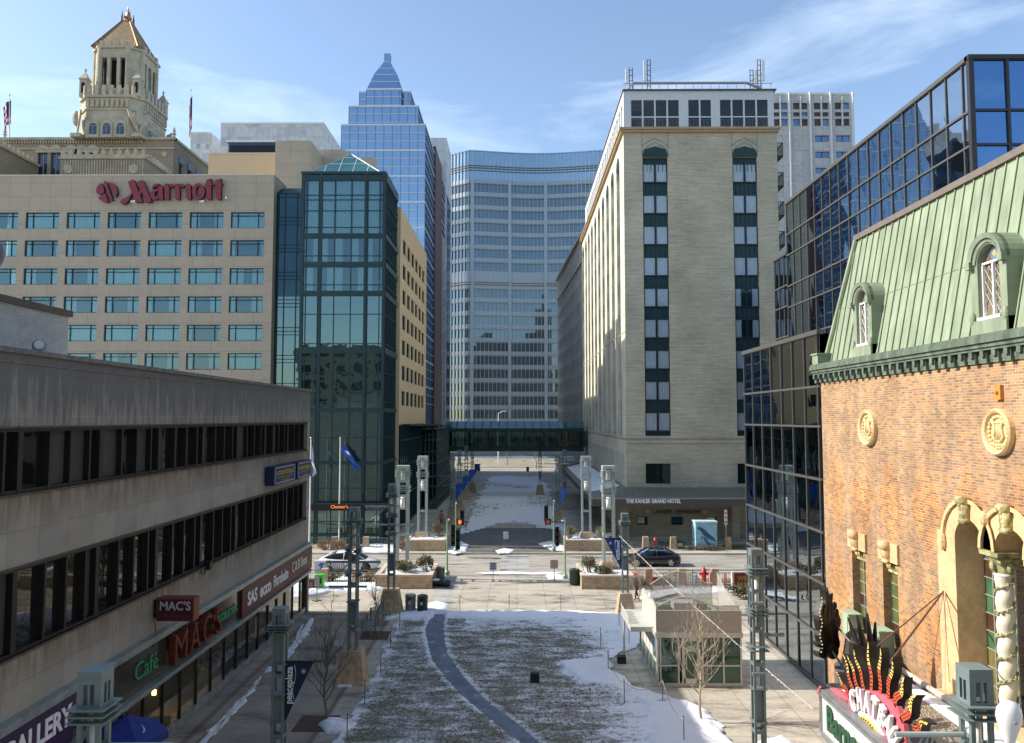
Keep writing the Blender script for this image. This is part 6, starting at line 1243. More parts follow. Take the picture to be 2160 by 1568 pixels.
for a, b in ((-60,-5.6),(3.6,60)): m.box(a, b, 57.35, 57.62, -0.15, 0.02); m.box(a, b, 66.88, 67.15, -0.15, 0.02)
struct('kerb', m, kerb)
m = MB(); m.quad((-1.3,57.6,-0.136),(1.0,57.6,-0.136),(1.0,66.9,-0.136),(-1.3,66.9,-0.136)); m.quad((-5.4,46.7,0.004),(-4.2,46.7,0.004),(-4.4,57.3,0.004),(-5.6,57.3,0.004)); struct('crossing', m, paving('grey_crossing',(0.42,0.42,0.40),(0.38,0.38,0.37),(0.9,0.9),0.01,salt=0.3))
m = MB(); m.quad((-5.8,67.3,0.004),(4.0,67.3,0.004),(4.6,82,0.004),(-6.6,82,0.004)); struct('dark_paving', m, paving('dark_square_paving',(0.16,0.155,0.15),(0.13,0.13,0.125),(1.2,1.2),0.012,salt=0.35))  # darker sheet of square paving just beyond the road
rr = random.Random(11)
def inside(x, y, poly):
    c = False; n = len(poly); j = n-1
    for i in range(n):
        (x1,y1),(x2,y2) = poly[i], poly[j]
        if (y1 > y) != (y2 > y) and x < (x2-x1)*(y-y1)/(y2-y1)+x1: c = not c
        j = i
    return c
def dist_poly(x, y, poly, closed=True):
    d = 1e9; n = len(poly)
    for i in range(n if closed else n-1):
        (x1,y1),(x2,y2) = poly[i], poly[(i+1)%n]; dx, dy = x2-x1, y2-y1; t = max(0, min(1, ((x-x1)*dx+(y-y1)*dy)/(dx*dx+dy*dy+1e-9))); e = (x-x1-dx*t)**2+(y-y1-dy*t)**2
        if e < d: d = e
    return math.sqrt(d)
GP = lambda L: [(G(u,v).x, G(u,v).y) for u, v in L]
lawn_poly = GP([(842,1293),(960,1291),(1100,1290),(1230,1292),(1345,1300),(1356,1327),(1352,1366),(1312,1380),(1286,1394),(1296,1412),(1317,1433),(1346,1451),(1382,1466),(1418,1474),(1460,1483),(1497,1506),(1525,1540),(1552,1568),(1700,1760),(560,1760),(690,1568),(735,1520),(762,1470),(785,1430),(800,1390),(818,1350),(830,1325)])
pl = [(897,1330),(902,1358),(908,1386),(921,1408),(936,1427),(956,1450),(978,1472),(1008,1499),(1046,1529),(1086,1560),(1130,1600),(1200,1668)]; prt = [(936,1335),(939,1358),(944,1380),(953,1396),(964,1410),(978,1428),(994,1447),(1033,1487),(1072,1513),(1104,1540),(1136,1567),(1230,1650)]
pl = [(917,1297),(903,1312)]+pl; prt = [(940,1297),(937,1315)]+prt
path_poly = GP(pl + prt[::-1]); patch = GP([(1165,1400),(1200,1392),(1260,1390),(1320,1415),(1330,1450),(1290,1455),(1230,1450),(1190,1430)])
def lawn():
    S = 0.11; x0, x1, y0, y1 = -8.2, 9.2, 21.5, 46.9; nx, ny = int((x1-x0)/S), int((y1-y0)/S); idx = {}; V = []; A = []; F = []
    for j in range(ny+1):
        for i in range(nx+1):
            x, y = x0+i*S, y0+j*S; jx = 0.25*(mnoise.noise(Vector((x*1.1,y*1.1,3)))+0.6*mnoise.noise(Vector((x*3,y*3,9))))
            ins = inside(x+jx, y+jx*0.8, lawn_poly)
            if not ins: continue
            d = dist_poly(x+jx, y+jx*0.8, lawn_poly); b = mnoise.noise(Vector((x*0.5,y*0.9,1)))*0.5+mnoise.noise(Vector((x*1.5,y*2.4,5)))*0.35
            lim = 1.2+(y-27)*0.05; s = 0.47 + 0.34*b
            s += max(0, min(1, (x-lim-1.0-0.9*b)/3.4))*0.62 + max(0, min(1, (y-44.6+0.6*b)/0.5))*0.8 + max(0, 1-d/0.7)*0.35*(1 if x < 0 else 0.9)
            if x > -3.0: s += max(0, min(1, (y-41.8+b*1.6-max(0,(1-x))*0.3)/1.6))*0.28
            if inside(x+jx, y+jx, patch): s += min(0.7, 1.6*dist_poly(x+jx, y+jx, patch))
            s = min(1.25, s); z = 0.025 + 0.07*max(0,s-0.25) + 0.016*mnoise.noise(Vector((x*6,y*6,0))) + (0.05*mnoise.noise(Vector((x*1.7,y*1.7,2)))+0.09 if s > 0.95 else 0)*min(1,d/0.4)
            z *= min(1, 0.25+d/0.25)
            if -5.4 < x < 3 and y < 46.3:
                if inside(x+jx*0.2, y+jx*0.25, path_poly): z = 0.005
                else:
                    dp = dist_poly(x, y, path_poly)
                    if dp < 0.3: s += 0.4*(1-dp/0.3); z += 0.03
            idx[(i,j)] = len(V); V.append((x,y,z)); A.append(s)
    for (i,j), k in idx.items():
        q = [(i,j),(i+1,j),(i+1,j+1),(i,j+1)]
        if all(p in idx for p in q): F.append([idx[p] for p in q])
    mb = MB(); mb.smooth = True; mb.add(V, F); m, t, b, o = nodes('snowy_grass'); c = coord(t)
    at = N(t,'ShaderNodeAttribute'); at.attribute_name = 'snow'; fine = noise(t, coord(t,None,(1,0.8,1)), 7.0, 10, 0.84); mid = noise(t, coord(t,None,(0.5,1.5,1)), 1.3, 6, 0.7)  # thin snow, stretched sideways to paint in streaks of mirrored sun as well
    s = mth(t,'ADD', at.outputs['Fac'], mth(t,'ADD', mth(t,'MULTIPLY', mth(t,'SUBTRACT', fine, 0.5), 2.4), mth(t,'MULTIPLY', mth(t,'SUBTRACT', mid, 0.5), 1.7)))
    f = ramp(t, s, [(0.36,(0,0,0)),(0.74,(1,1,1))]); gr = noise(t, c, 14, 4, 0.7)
    grass = ramp(t, gr, [(0.3,(0.07,0.066,0.045)),(0.5,(0.19,0.175,0.12)),(0.7,(0.38,0.35,0.26))])
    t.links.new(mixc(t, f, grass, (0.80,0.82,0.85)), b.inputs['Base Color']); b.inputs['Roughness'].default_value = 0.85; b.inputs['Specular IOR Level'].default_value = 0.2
    bump(t, b, mth(t,'ADD', f, mth(t,'MULTIPLY', gr, 0.5)), 0.04, 0.8)
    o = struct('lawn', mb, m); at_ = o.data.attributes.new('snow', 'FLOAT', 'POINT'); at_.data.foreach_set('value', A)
    # scattered stiff grass tufts sticking through the snow
    tf = MB(); r3 = random.Random(4); n = 0
    while n < 5500:
        k = r3.randrange(len(V)); 
        if A[k] > 0.62 or V[k][2] < 0.01: n += 1; continue
        x, y, z = V[k]; x += r3.uniform(-.06,.06); y += r3.uniform(-.06,.06); a = r3.uniform(0, math.pi); h = r3.uniform(0.03,0.08); w = r3.uniform(0.02,0.05); lx, ly = r3.uniform(-.04,.04), r3.uniform(-.04,.04)
        tf.m = r3.randrange(3); tf.quad((x-w*math.cos(a),y-w*math.sin(a),z-0.01),(x+w*math.cos(a),y+w*math.sin(a),z-0.01),(x+lx,y+ly,z+h)); n += 1
    build('grass', tf, [flat('dry_grass_a',(0.20,0.16,0.07),0.8,var=0.3), flat('dry_grass_b',(0.11,0.10,0.04),0.8,var=0.3), flat('dry_grass_c',(0.30,0.25,0.13),0.8,var=0.3)], None, 'dry winter grass poking through thin snow on the plaza lawn', 'grass', None, 'stuff')
    n = len(pl); pm = MB(); pm.smooth = True; L1, L2 = GP(pl), GP(prt)
    for i in range(n-1): pm.quad((*L1[i],0.045),(*L1[i+1],0.045),(*L2[i+1],0.045),(*L2[i],0.045))
    pmat, t, b, o = nodes('dark_slate_path'); c = coord(t); t.links.new(ramp(t, noise(t,c,1.3,6,0.7), [(0.3,(0.075,0.095,0.13)),(0.60,(0.17,0.205,0.25)),(0.70,(0.5,0.53,0.57))]), b.inputs['Base Color']); b.inputs['Roughness'].default_value = 0.55
    struct('path', pm, pmat)
lawn()
def snow_patch(px, h=0.12, label='', rag=0.25, Z=0.0, seed=0):
    P_ = GP(px); n0 = len(P_); P2 = []
    for i in range(n0):
        a, b = Vector(P_[i]), Vector(P_[(i+1)%n0]); k = max(2, int((b-a).length/0.28))
        for q in range(k):
            p = a.lerp(b, q/k); d = rag*mnoise.noise(Vector((p.x*1.7,p.y*1.7,seed))) + rag*0.5*mnoise.noise(Vector((p.x*5,p.y*5,seed+3))); nn = Vector((b.y-a.y, a.x-b.x)).normalized(); P2.append(p+nn*d)
    c = sum(P2, Vector((0,0)))/len(P2); n = len(P2); m = MB(); m.smooth = True; V = []; R_ = [(1.0,0.0),(0.97,0.35),(0.88,0.62),(0.7,0.85),(0.45,1.0),(0.2,0.95)]
    for k, (s, hh) in enumerate(R_):
        for p in P2: q = c+(p-c)*s; V.append((q.x,q.y,Z+0.003+h*hh*(1+0.45*mnoise.noise(Vector((q.x*1.3,q.y*1.3,seed)))+0.2*mnoise.noise(Vector((q.x*4,q.y*4,seed)))))) 
    V.append((c.x,c.y,Z+h)); F = [(k*n+i,k*n+(i+1)%n,(k+1)*n+(i+1)%n,(k+1)*n+i) for k in range(len(R_)-1) for i in range(n)]+[((len(R_)-1)*n+i,(len(R_)-1)*n+(i+1)%n,len(V)-1) for i in range(n)]
    m.add(V, F); return build('snow', m, M['snow'], None, label or 'patch of old snow lying on the paving', 'snow', None, 'stuff')
snow_patch([(572,1240),(600,1224),(640,1230),(700,1222),(745,1214),(790,1226),(850,1236),(800,1247),(700,1250),(640,1262),(585,1268)], 0.22, 'bright snow bank beside the green newspaper box', seed=1)
snow_patch([(905,1272),(925,1268),(945,1274),(940,1287),(905,1290),(850,1300),(815,1310),(812,1302),(850,1292)], 0.1, 'snow at the foot of the twin waste bins', 0.15, seed=2)
snow_patch([(955,1148),(972,1142),(988,1150),(984,1164),(960,1170),(942,1164)], 0.12, 'snow around the left signal pole', 0.1, seed=3)
snow_patch([(1135,1147),(1160,1142),(1190,1150),(1192,1164),(1165,1162)], 0.12, 'snow around the right signal pole', 0.1, seed=4)
snow_patch([(1045,1162),(1065,1157),(1086,1160),(1078,1167),(1050,1168)], 0.08, 'snow at the foot of the far brown sign stand', 0.08, seed=5)
snow_patch([(1150,1214),(1170,1210),(1200,1216),(1200,1226),(1160,1224)], 0.06, 'snow by the near notice stand', 0.08, seed=6)
snow_patch([(708,1440),(725,1433),(748,1440),(742,1450),(712,1450)], 0.08, 'small snow heap by the stone pylon foot on the left', 0.06, seed=7)
snow_patch([(672,1532),(690,1520),(720,1518),(752,1530),(735,1546),(690,1550)], 0.2, 'snow heap around the foot of the young tree on the left', 0.1, seed=8)
snow_patch([(600,1378),(622,1350),(640,1320),(655,1304),(664,1306),(655,1330),(630,1362),(605,1392),(560,1420),(563,1410)], 0.035, 'ragged snow along the shop front paving', 0.3, seed=9)
snow_patch([(412,1575),(455,1528),(500,1486),(530,1450),(552,1425),(556,1430),(540,1452),(508,1492),(470,1528),(420,1580)], 0.02, 'thin line of snow along the shop front', 0.22, seed=10)
snow_patch([(1600,1600),(1590,1568),(1640,1552),(1700,1580),(1720,1620)], 0.1, 'snow patch at the bottom right of the plaza', 0.2, seed=11)
snow_patch([(1345,1262),(1380,1248),(1440,1240),(1520,1238),(1560,1246),(1500,1254),(1420,1256),(1370,1270)], 0.12, 'snow behind the kiosk by the bicycle racks', 0.1, seed=12)
snow_patch([(1000,1209),(1060,1206),(1120,1209),(1190,1207),(1160,1212),(1060,1212)], 0.05, 'dirty snow ridge along the near kerb', 0.08, seed=13)
snow_patch([(745,1152),(790,1148),(850,1152),(850,1164),(790,1166),(745,1160)], 0.2, 'lumpy snow by the far kerb behind the white car', 0.15, seed=14)
def thin_snow(name, poly, z, lab, dens, S=0.5):
    xs = [p[0] for p in poly]; ys = [p[1] for p in poly]; V = []; A = []; idx = {}; F = []
    nx, ny = int((max(xs)-min(xs))/S), int((max(ys)-min(ys))/S)
    for j in range(ny+1):
        for i in range(nx+1):
            x, y = min(xs)+i*S, min(ys)+j*S; jx = 1.6*mnoise.noise(Vector((x*0.4,y*0.2,7)))
            if inside(x+jx, y+2*jx, poly): idx[(i,j)] = len(V); V.append((x,y,z+0.02*mnoise.noise(Vector((x,y,0))))); A.append(dens+0.5*mnoise.noise(Vector((x*0.15,y*0.08,2)))+min(0.3,dist_poly(x,y,poly)*0.15)-0.2)
    for (i,j) in idx:
        q = [(i,j),(i+1,j),(i+1,j+1),(i,j+1)]
        if all(p in idx for p in q): F.append([idx[p] for p in q])
    mb = MB(); mb.smooth = True; mb.add(V, F); o = build(name, mb, bpy.data.materials['trodden_snow'], None, lab, 'snow', None, 'stuff'); a = o.data.attributes.new('snow','FLOAT','POINT'); a.data.foreach_set('value', A)
def trodden():
    m, t, b, o = nodes('trodden_snow'); c = coord(t); at = N(t,'ShaderNodeAttribute'); at.attribute_name = 'snow'; fine = noise(t, coord(t,None,(0.8,0.35,1)), 1.6, 10, 0.82)
    s = mth(t,'ADD', at.outputs['Fac'], mth(t,'MULTIPLY', mth(t,'SUBTRACT', fine, 0.5), 2.6)); f = ramp(t, s, [(0.30,(0,0,0)),(0.55,(1,1,1))])
    t.links.new(mixc(t, f, (0.20,0.19,0.17), (0.80,0.82,0.85)), b.inputs['Base Color']); b.inputs['Roughness'].default_value = 0.8; bump(t, b, f, 0.05, 0.6)
trodden()
thin_snow('snow', [(-5.8,77),(-4,80),(-2,85),(0,87),(2,85.5),(3,82),(5.2,79),(5.8,100),(5.8,130),(5.5,157),(-5.5,157),(-6.2,130),(-6.4,100),(-6.4,82)], 0.03, 'trodden snow sheet filling the shaded pedestrian street beyond the road', 0.66)
snow_patch([(940,963),(1010,960),(1100,961),(1160,963),(1160,966),(1060,966),(950,967)], 0.25, 'bright strip of snow beyond the far road', 0.3, seed=20)
m = MB(); m.box(-60, 60, 184, 231, -0.15, 0.02); struct('far_verge', m, flat('dull_verge',(0.30,0.27,0.2),0.9,var=0.4,vs=0.3))
m = MB(); m.box(-60,60,183.8,184,-0.15,0.05); struct('kerb', m, kerb)
# ================================================================== light towers
ST = M['steel']; STL = flat('pale_green_grey_steel',(0.42,0.49,0.46),0.45,0.15,var=0.1,vs=2); LAMP = flat('milk_glass_lamp',(0.90,0.90,0.87),0.35,var=0.02)
GRAN = stone_material('rough_tan_granite', (0.50,0.38,0.25), 0.14); GRANL = flat('smooth_pale_granite',(0.60,0.50,0.38),0.8,var=0.08)
def frustum(mb, h0, h1, z0, z1, cx=0, cy=0): mb.hexa([(cx-h0,cy-h0,z0),(cx+h0,cy-h0,z0),(cx+h0,cy+h0,z0),(cx-h0,cy+h0,z0)], [(cx-h1,cy-h1,z1),(cx+h1,cy-h1,z1),(cx+h1,cy+h1,z1),(cx-h1,cy+h1,z1)])
def pylon_proto(name, label, H, w, mat, fins, panels, bars, lamps, base=(0.66,0.44,1.4), post=0.085, capz=0.52, finw=0.14, zb=None):
    T = thing(name, label, 'light tower', (0,0,0)); h = w/2; z0 = zb if zb is not None else base[2]
    if base:
        m = MB(); frustum(m, base[0], base[1], 0 if zb is None else zb-base[2], z0); build('stone_base', m, GRAN, T)
    for sx in (-1,1):
        for sy in (-1,1): m = MB(); cx, cy = sx*(h-post/2), sy*(h-post/2); m.box(cx-post/2,cx+post/2,cy-post/2,cy+post/2,z0,H-capz); build('post', m, mat, T)
    m = MB(); e = h+0.012; zc = H-capz; m.box(-e,e,-e,e,H-0.2,H)
    for sx in (-1,1):
        for sy in (-1,1): m.box(*(sorted((sx*e, sx*(e-w*0.28)))), *(sorted((sy*e, sy*(e-w*0.28)))), zc, H-0.2)
    for q in (-1,1): m.box(-0.02,0.02,*(sorted((q*e,q*(e-0.04)))),zc,H-0.2); m.box(*(sorted((q*e,q*(e-0.04)))),-0.02,0.02,zc,H-0.2)
    m.box(-e,e,-e,e,zc-0.06,zc); build('cap', m, mat, T)
    for z in fins:
        m = MB(); f = h+finw; g = h+0.003
        m.box(-f,f,-f,-g,z,z+0.02); m.box(-f,f,g,f,z,z+0.02); m.box(-f,-g,-g,g,z,z+0.02); m.box(g,f,-g,g,z,z+0.02); build('fin', m, mat, T)
    for a, b in panels: m = MB(); q = h-post-0.004; m.box(-q,q,-q,q,a,b); m.box(-h-0.05,h+0.05,-h-0.05,h+0.05,a-0.03,a-0.001); m.box(-h-0.05,h+0.05,-h-0.05,h+0.05,b+0.001,b+0.03); build('panel', m, mat, T)
    for z in bars:
        m = MB(); q = h-post; t = 0.045
        for s in (-1,1): m.box(-q,q,*(sorted((s*h*0.985,s*(h*0.985-t)))),z,z+0.1); m.box(*(sorted((s*h*0.985,s*(h*0.985-t)))),-q,q,z,z+0.1)
        build('cross_bar', m, mat, T)
    for a, b in lamps: m = MB(); m.smooth = True; m.cyl((0,0,a),(0,0,b),w*0.2,n=12); build('lamp', m, LAMP, T)
    return T
def arm(T, x0, x1, z, lens, mat, off=(0,0), y=0.0, r=0.05):      # horizontal pipe arm with lens truss
    m = MB(); m.cyl((x0,y,z),(x1,y,z),r,n=8); c = (x0+x1)/2 if not lens else lens[0]
    if lens:
        cx, hw, dp = lens; pts = [(cx-hw+2*hw*i/8, y, z-0.1-dp*math.sin(math.pi*i/8)) for i in range(9)]; m.tube(pts, r*0.45, 5)
        for i in range(1,8): m.cyl((pts[i][0],y,pts[i][2]),(cx-hw*0.6+1.2*hw*i/8,y,z),r*0.35,n=5)
        m.cyl((cx-hw,y,z-0.1),(cx-hw,y,z),r*0.4,n=5); m.cyl((cx+hw,y,z-0.1),(cx+hw,y,z),r*0.4,n=5)
    o = MB(); o.join(m); a = build('pipe_arm', MB(), mat, T); 
    me = bpy.data.meshes.new('pipe_arm'); me.from_pydata(m.v, [], m.f); me.materials.append(mat); a.data = me
finsA = [6.92,7.02,7.12, 5.70,5.80,5.90, 4.66,4.78]
A0 = pylon_proto('light_tower', 'x', 7.7, 0.43, ST, finsA, [(2.55,3.5)], [6.4,5.2,4.2,2.2], [(5.95,6.85)])
B0 = pylon_proto('light_tower', 'x', 8.25, 0.88, STL, [7.85,7.72,7.59,7.46,6.75,6.62,6.49,6.36], [], [7.05,6.0,5.1,3.2,1.2], [(7.2,8.0),(5.2,5.95)], base=(0.72,0.55,0.75), post=0.15, capz=0.3, finw=0.1, zb=1.35)
C0 = pylon_proto('light_tower', 'x', 5.95, 0.38, ST, [5.3,5.38,5.46], [(4.3,5.2),(2.6,3.4)], [3.9,2.1], [], base=(0.55,0.36,1.2), post=0.07)
def banner_obj(loc, w, h, mat, label, side=1, txt=True, rz=0):
    T = thing('banner', label, 'banner', loc, None); m = MB(); n = 8; vs = []
    for i in range(n+1): t = i/n; vs.append((0,0.02*math.sin(t*7),-h*t)); vs.append((side*w*(1-t*0.97),0.05*math.sin(t*6+1),-h*t))
    m.smooth = True; m.add(vs, [(2*i,2*i+1,2*i+3,2*i+2) for i in range(n)]); m.v = [(p[0]+loc[0],p[1]+loc[1],p[2]+loc[2]) for p in m.v]; build('cloth', m, mat, T)
    m = MB(); m.cyl((loc[0],loc[1],loc[2]+0.02),(loc[0]+side*(w+0.25),loc[1],loc[2]+0.02),0.02,n=6); build('rod', m, M['black'], T)
    if txt:
        tm = text_mb('peaceplaza', h*0.17, 0.01, bold=0.006, width=h*0.62); o = MB(); o.f = tm.f; o.mi = tm.mi; o.sm = tm.sm
        cx, cz = side*w*0.17, -h*0.38; q = 1
        o.v = [(loc[0]+cx-(p[1])*(1), loc[1]-0.06-p[2], loc[2]+cz+p[0]) if side > 0 else (loc[0]+cx+(p[1]), loc[1]-0.06-p[2], loc[2]+cz-p[0]) for p in tm.v]; build('lettering', o, bpy.data.materials['white_letters'], T)
        e = MB(); e.tube([(loc[0]+side*w*(0.34+0.05*math.sin(i*0.8)), loc[1]-0.045, loc[2]-0.08-h*0.6*i/8) for i in range(9)], 0.012, 4)
        c = (loc[0]+side*w*0.66, loc[1]-0.05, loc[2]-h*0.15)
        for i in range(4): a = math.pi*i/4; e.cyl((c[0]-0.09*w*math.cos(a),c[1],c[2]-0.09*w*math.sin(a)),(c[0]+0.09*w*math.cos(a),c[1],c[2]+0.09*w*math.sin(a)),0.012,n=4)
        build('emblem', e, flat('banner_pale_blue',(0.35,0.45,0.65),0.6), T)
    return T
navy = flat('navy_banner',(0.012,0.02,0.06),0.7,var=0.08); royal = flat('royal_blue_banner',(0.02,0.10,0.42),0.65,var=0.08)
GL = 'steel light towers standing along the plaza and street'
def place(proto, loc, label, first):
    if first: proto.location = loc; proto['label'] = label; proto['group'] = GL; return proto
    return dup(proto, loc, 0, label, GL)
spots = [(A0,(-7.35,34.6,0),'light tower on a tall stone foot at left centre, beside the slatted bench'), (A0,(-7.6,46.6,0),'light tower on a stone foot just left of the twin waste bins'), (A0,(7.35,23.7,0),'grey light tower in front of the kiosk corner with the string lights crossing it'),
 (A0,(7.4,12.6,0),'nearest light tower at bottom right, cut off by the picture edge'), (A0,(-6.75,12.4,0),'nearest light tower at bottom left, cut off by the picture edge'), (A0,(4.6,86,0),'slim light tower beyond the road with snow behind, right of the street axis'),
 (A0,(6.2,99,0),'far light tower on the right in the shade below the hotel wall'), (A0,(-7.5,89,0),'far light tower left of the blue banners beyond the road'), (A0,(-7.2,123,0),'farthest light tower on the left near the footbridge'), (A0,(3.6,118,0),'far light tower whose stone foot stands on the snow right of centre'),
 (B0,(-8.35,56,0),'broad pale light tower with two white lamps rising from the near left planter'), (B0,(-8.65,70.2,0),'broad pale light tower with two white lamps in the far left planter'), (B0,(6.35,70.2,0),'broad pale light tower with two white lamps in the far right planter'), (B0,(6.7,56,0),'broad pale light tower with two white lamps in the near right planter'),
 (C0,(-7.2,23.5,0),'short dark light tower carrying the navy banner at lower left'), (C0,(6.55,46.6,0),'short light tower carrying a blue banner behind the kiosk')]
seen = set(); TW = []
for pr, loc, lb in spots:
    TW.append(place(pr, loc, lb, id(pr) not in seen)); seen.add(id(pr))
for k_, s_ in ((2,.82),(3,.84),(4,.84)): TW[k_].scale = (s_, s_, 1)
arm(TW[0], -1.25, 1.2, 5.25, (-0.75,0.5,0.35), ST); arm(TW[0], -1.1, 0.6, 4.15, None, ST)
arm(TW[1], -1.65, 0.5, 6.35, (-1.0,0.55,0.42), STL, r=0.06); arm(TW[1], -1.3, 1.3, 5.25, (0.75,0.4,0.3), STL)
arm(TW[2], 0.2, 1.0, 5.1, None, ST, r=0.06); arm(TW[2], -0.3, 0.15, 6.1, None, ST, y=-0.3, r=0.06); arm(TW[2], -0.3, 0.15, 4.0, None, ST, y=-0.3, r=0.06)
arm(TW[3], -1.55, -0.25, 6.62, (-0.75,0.55,0.35), STL, r=0.045); arm(TW[4], 0.3, 1.5, 6.5, (0.9,0.5,0.38), STL, r=0.045)
arm(TW[5], -1.5, 1.3, 6.6, None, STL); arm(TW[5], -0.9, 1.9, 7.4, (1.3,0.5,0.4), STL); arm(TW[5], -1.2, 0.6, 4.3, None, STL); arm(TW[6], -1.5, 1.4, 6.3, None, STL)
banner_obj((-7.0,23.4,4.35), 0.85, 1.75, navy, 'dark navy triangular banner reading peaceplaza at lower left')
banner_obj((6.33,46.5,4.45), 1.0, 1.85, flat('blue_navy_banner',(0.015,0.05,0.22),0.65,var=0.2,vs=2), 'blue triangular banner reading peaceplaza on the tower behind the kiosk', -1)
for i, (y, x) in enumerate(((86,-6.9),(97,-6.9),(110,-6.9),(124,-6.9))):
    banner_obj((x,y,4.3), 1.05, 1.9, royal, ('first and lowest of the blue banners beyond the road','second blue banner in the receding row','third blue banner in the receding row','last and farthest of the blue banners in the receding row')[i], 1, False)
    if i in (0,1,2): dup(A0, (x-0.4, y+0.1, 0), 0, ('light tower carrying the first blue banner beyond the road','light tower carrying the second blue banner','light tower carrying the third blue banner')[i], GL)
banner_obj((4.2,72,5.2), 0.55, 1.9, royal, 'narrow blue banner by the right signal pole', 1, False)

# ================================================================== planters, shrubs, trees
leafA = flat('olive_shrub_leaf',(0.13,0.125,0.045),0.7,var=0.5,vs=5); leafB = flat('pale_shrub_leaf',(0.27,0.235,0.12),0.7,var=0.4,vs=5); leafC = flat('dark_shrub_leaf',(0.05,0.06,0.025),0.7,var=0.4,vs=5); rust = flat('rusty_dry_leaf',(0.30,0.15,0.07),0.7,var=0.4,vs=5)
def shrub(loc, rx, ry, h, label, mats, n=900, seed=0, group=None, twigs=16, leaf=0.065):
    rx *= 1.25; h *= 1.15; n = int(n*1.3)
    T = thing('shrub', label, 'shrub', loc, group); r = random.Random(seed); m = MB(); lx, ly, lz = loc
    cl = [(r.uniform(-.6,.6)*rx, r.uniform(-.6,.6)*ry, h*r.uniform(.3,.8), r.uniform(.28,.5)) for _ in range(9)]
    for i in range(n):
        cx, cy, cz, rd = r.choice(cl); a = r.uniform(0, 2*math.pi); e = math.acos(r.uniform(-1,1)); q = rd*(0.6+0.5*r.random())
        p = Vector((lx+cx+rx*q*math.sin(e)*math.cos(a), ly+cy+ry*q*math.sin(e)*math.sin(a), max(lz+0.02, lz+cz+h*0.55*q*math.cos(e))))
        u = Vector((r.gauss(0,1),r.gauss(0,1),r.gauss(0.4,1))).normalized()*leaf*r.uniform(.6,1.5); w = u.orthogonal().normalized()*leaf*0.5; m.m = r.choices(range(len(mats)), weights=[5,3,2][:len(mats)])[0]; m.quad(p-w, p+w, p+u+w*0.3, p+u-w*0.3)
    build('foliage', m, mats, T); m = MB()
    for i in range(twigs):
        a = r.uniform(0,6.28); t = (lx+rx*0.9*math.cos(a)*r.random(), ly+ry*0.9*math.sin(a)*r.random(), lz+h*r.uniform(.8,1.15)); m.tube([(lx+rx*.2*math.cos(a),ly+ry*.2*math.sin(a),lz), ((lx+t[0])/2,(ly+t[1])/2,lz+h*.4), t], [0.018,0.012,0.006], 4)
    build('stems', m, flat('twig_brown',(0.22,0.16,0.10),0.8), T); return T
def planter(x0, x1, y0, y1, h, label):
    T = thing('granite_planter', label, 'planter', ((x0+x1)/2,(y0+y1)/2,0), 'granite planters at the street corners'); w = 0.28; m = MB()
    for q in ((x0,x1,y0,y0+w),(x0,x1,y1-w,y1),(x0,x0+w,y0+w,y1-w),(x1-w,x1,y0+w,y1-w)): m.box(*q, 0, h-0.12)
    build('walls', m, GRAN, T); m = MB(); e = 0.04
    for q in ((x0-e,x1+e,y0-e,y0+w),(x0-e,x1+e,y1-w,y1+e),(x0-e,x0+w,y0+w,y1-w),(x1-w,x1+e,y0+w,y1-w)): m.box(*q, h-0.12, h)
    build('coping', m, GRANL, T); m = MB(); m.box(x0+w,x1-w,y0+w,y1-w,0,h-0.16); build('soil', m, flat('planter_soil',(0.10,0.075,0.05),0.95), T)
    m = MB(); m.smooth = True; S = 0.25; nx, ny = int((x1-x0-2*w)/S), int((y1-y0-2*w)/S); V = [(x0+w+i*(x1-x0-2*w)/nx, y0+w+j*(y1-y0-2*w)/ny, h-0.17+0.18*mnoise.noise(Vector((x0+i*.35,y0+j*.35,h)))+0.07) for j in range(ny+1) for i in range(nx+1)]
    m.add(V, [(j*(nx+1)+i,j*(nx+1)+i+1,(j+1)*(nx+1)+i+1,(j+1)*(nx+1)+i) for j in range(ny) for i in range(nx)]); build('snow_cover', m, M['snow'], T)
planter(-9.75,-5.85,53.0,57.2,0.95,'rough granite planter with snow and shrubs at the near left corner, by the steel bin'); planter(-9.9,-6.35,67.9,72.4,0.98,'granite planter with snowy top at the far left corner of the crossing')
planter(4.3,8.3,68.0,72.4,0.98,'granite planter with snowy top at the far right corner of the crossing'); planter(4.45,8.0,52.9,57.2,0.95,'rough granite planter at the near right corner beside the green bin')
SG = 'shrubs growing in the corner planters'
shrub((-7.75,54.5,0.8),0.95,0.7,0.75,'wide olive shrub at the foot of the tower in the near left planter',[leafA,leafC,leafB],1500,1,SG); shrub((-6.55,54.8,0.8),0.55,0.5,1.15,'rounded shrub at the right end of the near left planter',[leafA,leafB,leafC],1300,2,SG)
shrub((-7.2,70.2,0.85),0.6,0.5,1.1,'upright olive shrub in the far left planter',[leafB,leafA],1100,3,SG); shrub((4.9,69.4,0.85),0.45,0.4,1.0,'upright shrub at the left end of the far right planter',[leafB,leafA],900,4,SG); shrub((7.6,69.6,0.85),0.5,0.5,0.9,'bare pale shrub at the right end of the far right planter',[leafB],260,5,SG,40)
shrub((5.1,54.2,0.8),0.5,0.5,1.15,'tall pale shrub at the left end of the near right planter',[leafB,leafA],1000,6,SG); shrub((6.3,54.1,0.8),0.85,0.55,0.6,'low spreading shrub in the near right planter',[leafA,leafC,leafB],1200,7,SG)
for i, (u, v, lb) in enumerate(((685,1160,'dry straw coloured plant behind the white car, leftmost'),(722,1160,'dry straw coloured plant behind the white car, second from left'),(845,1160,'rusty dry plant left of the far left planter'),(700,1232,'dry straw plant behind the near left fence'),(780,1232,'dry rusty plant left of the near left planter'))):
    p = G(u, v); shrub((p.x,p.y,0),0.7,0.5,0.75,lb,[rust,leafB],500,20+i,'dry plants along the street fences',24)
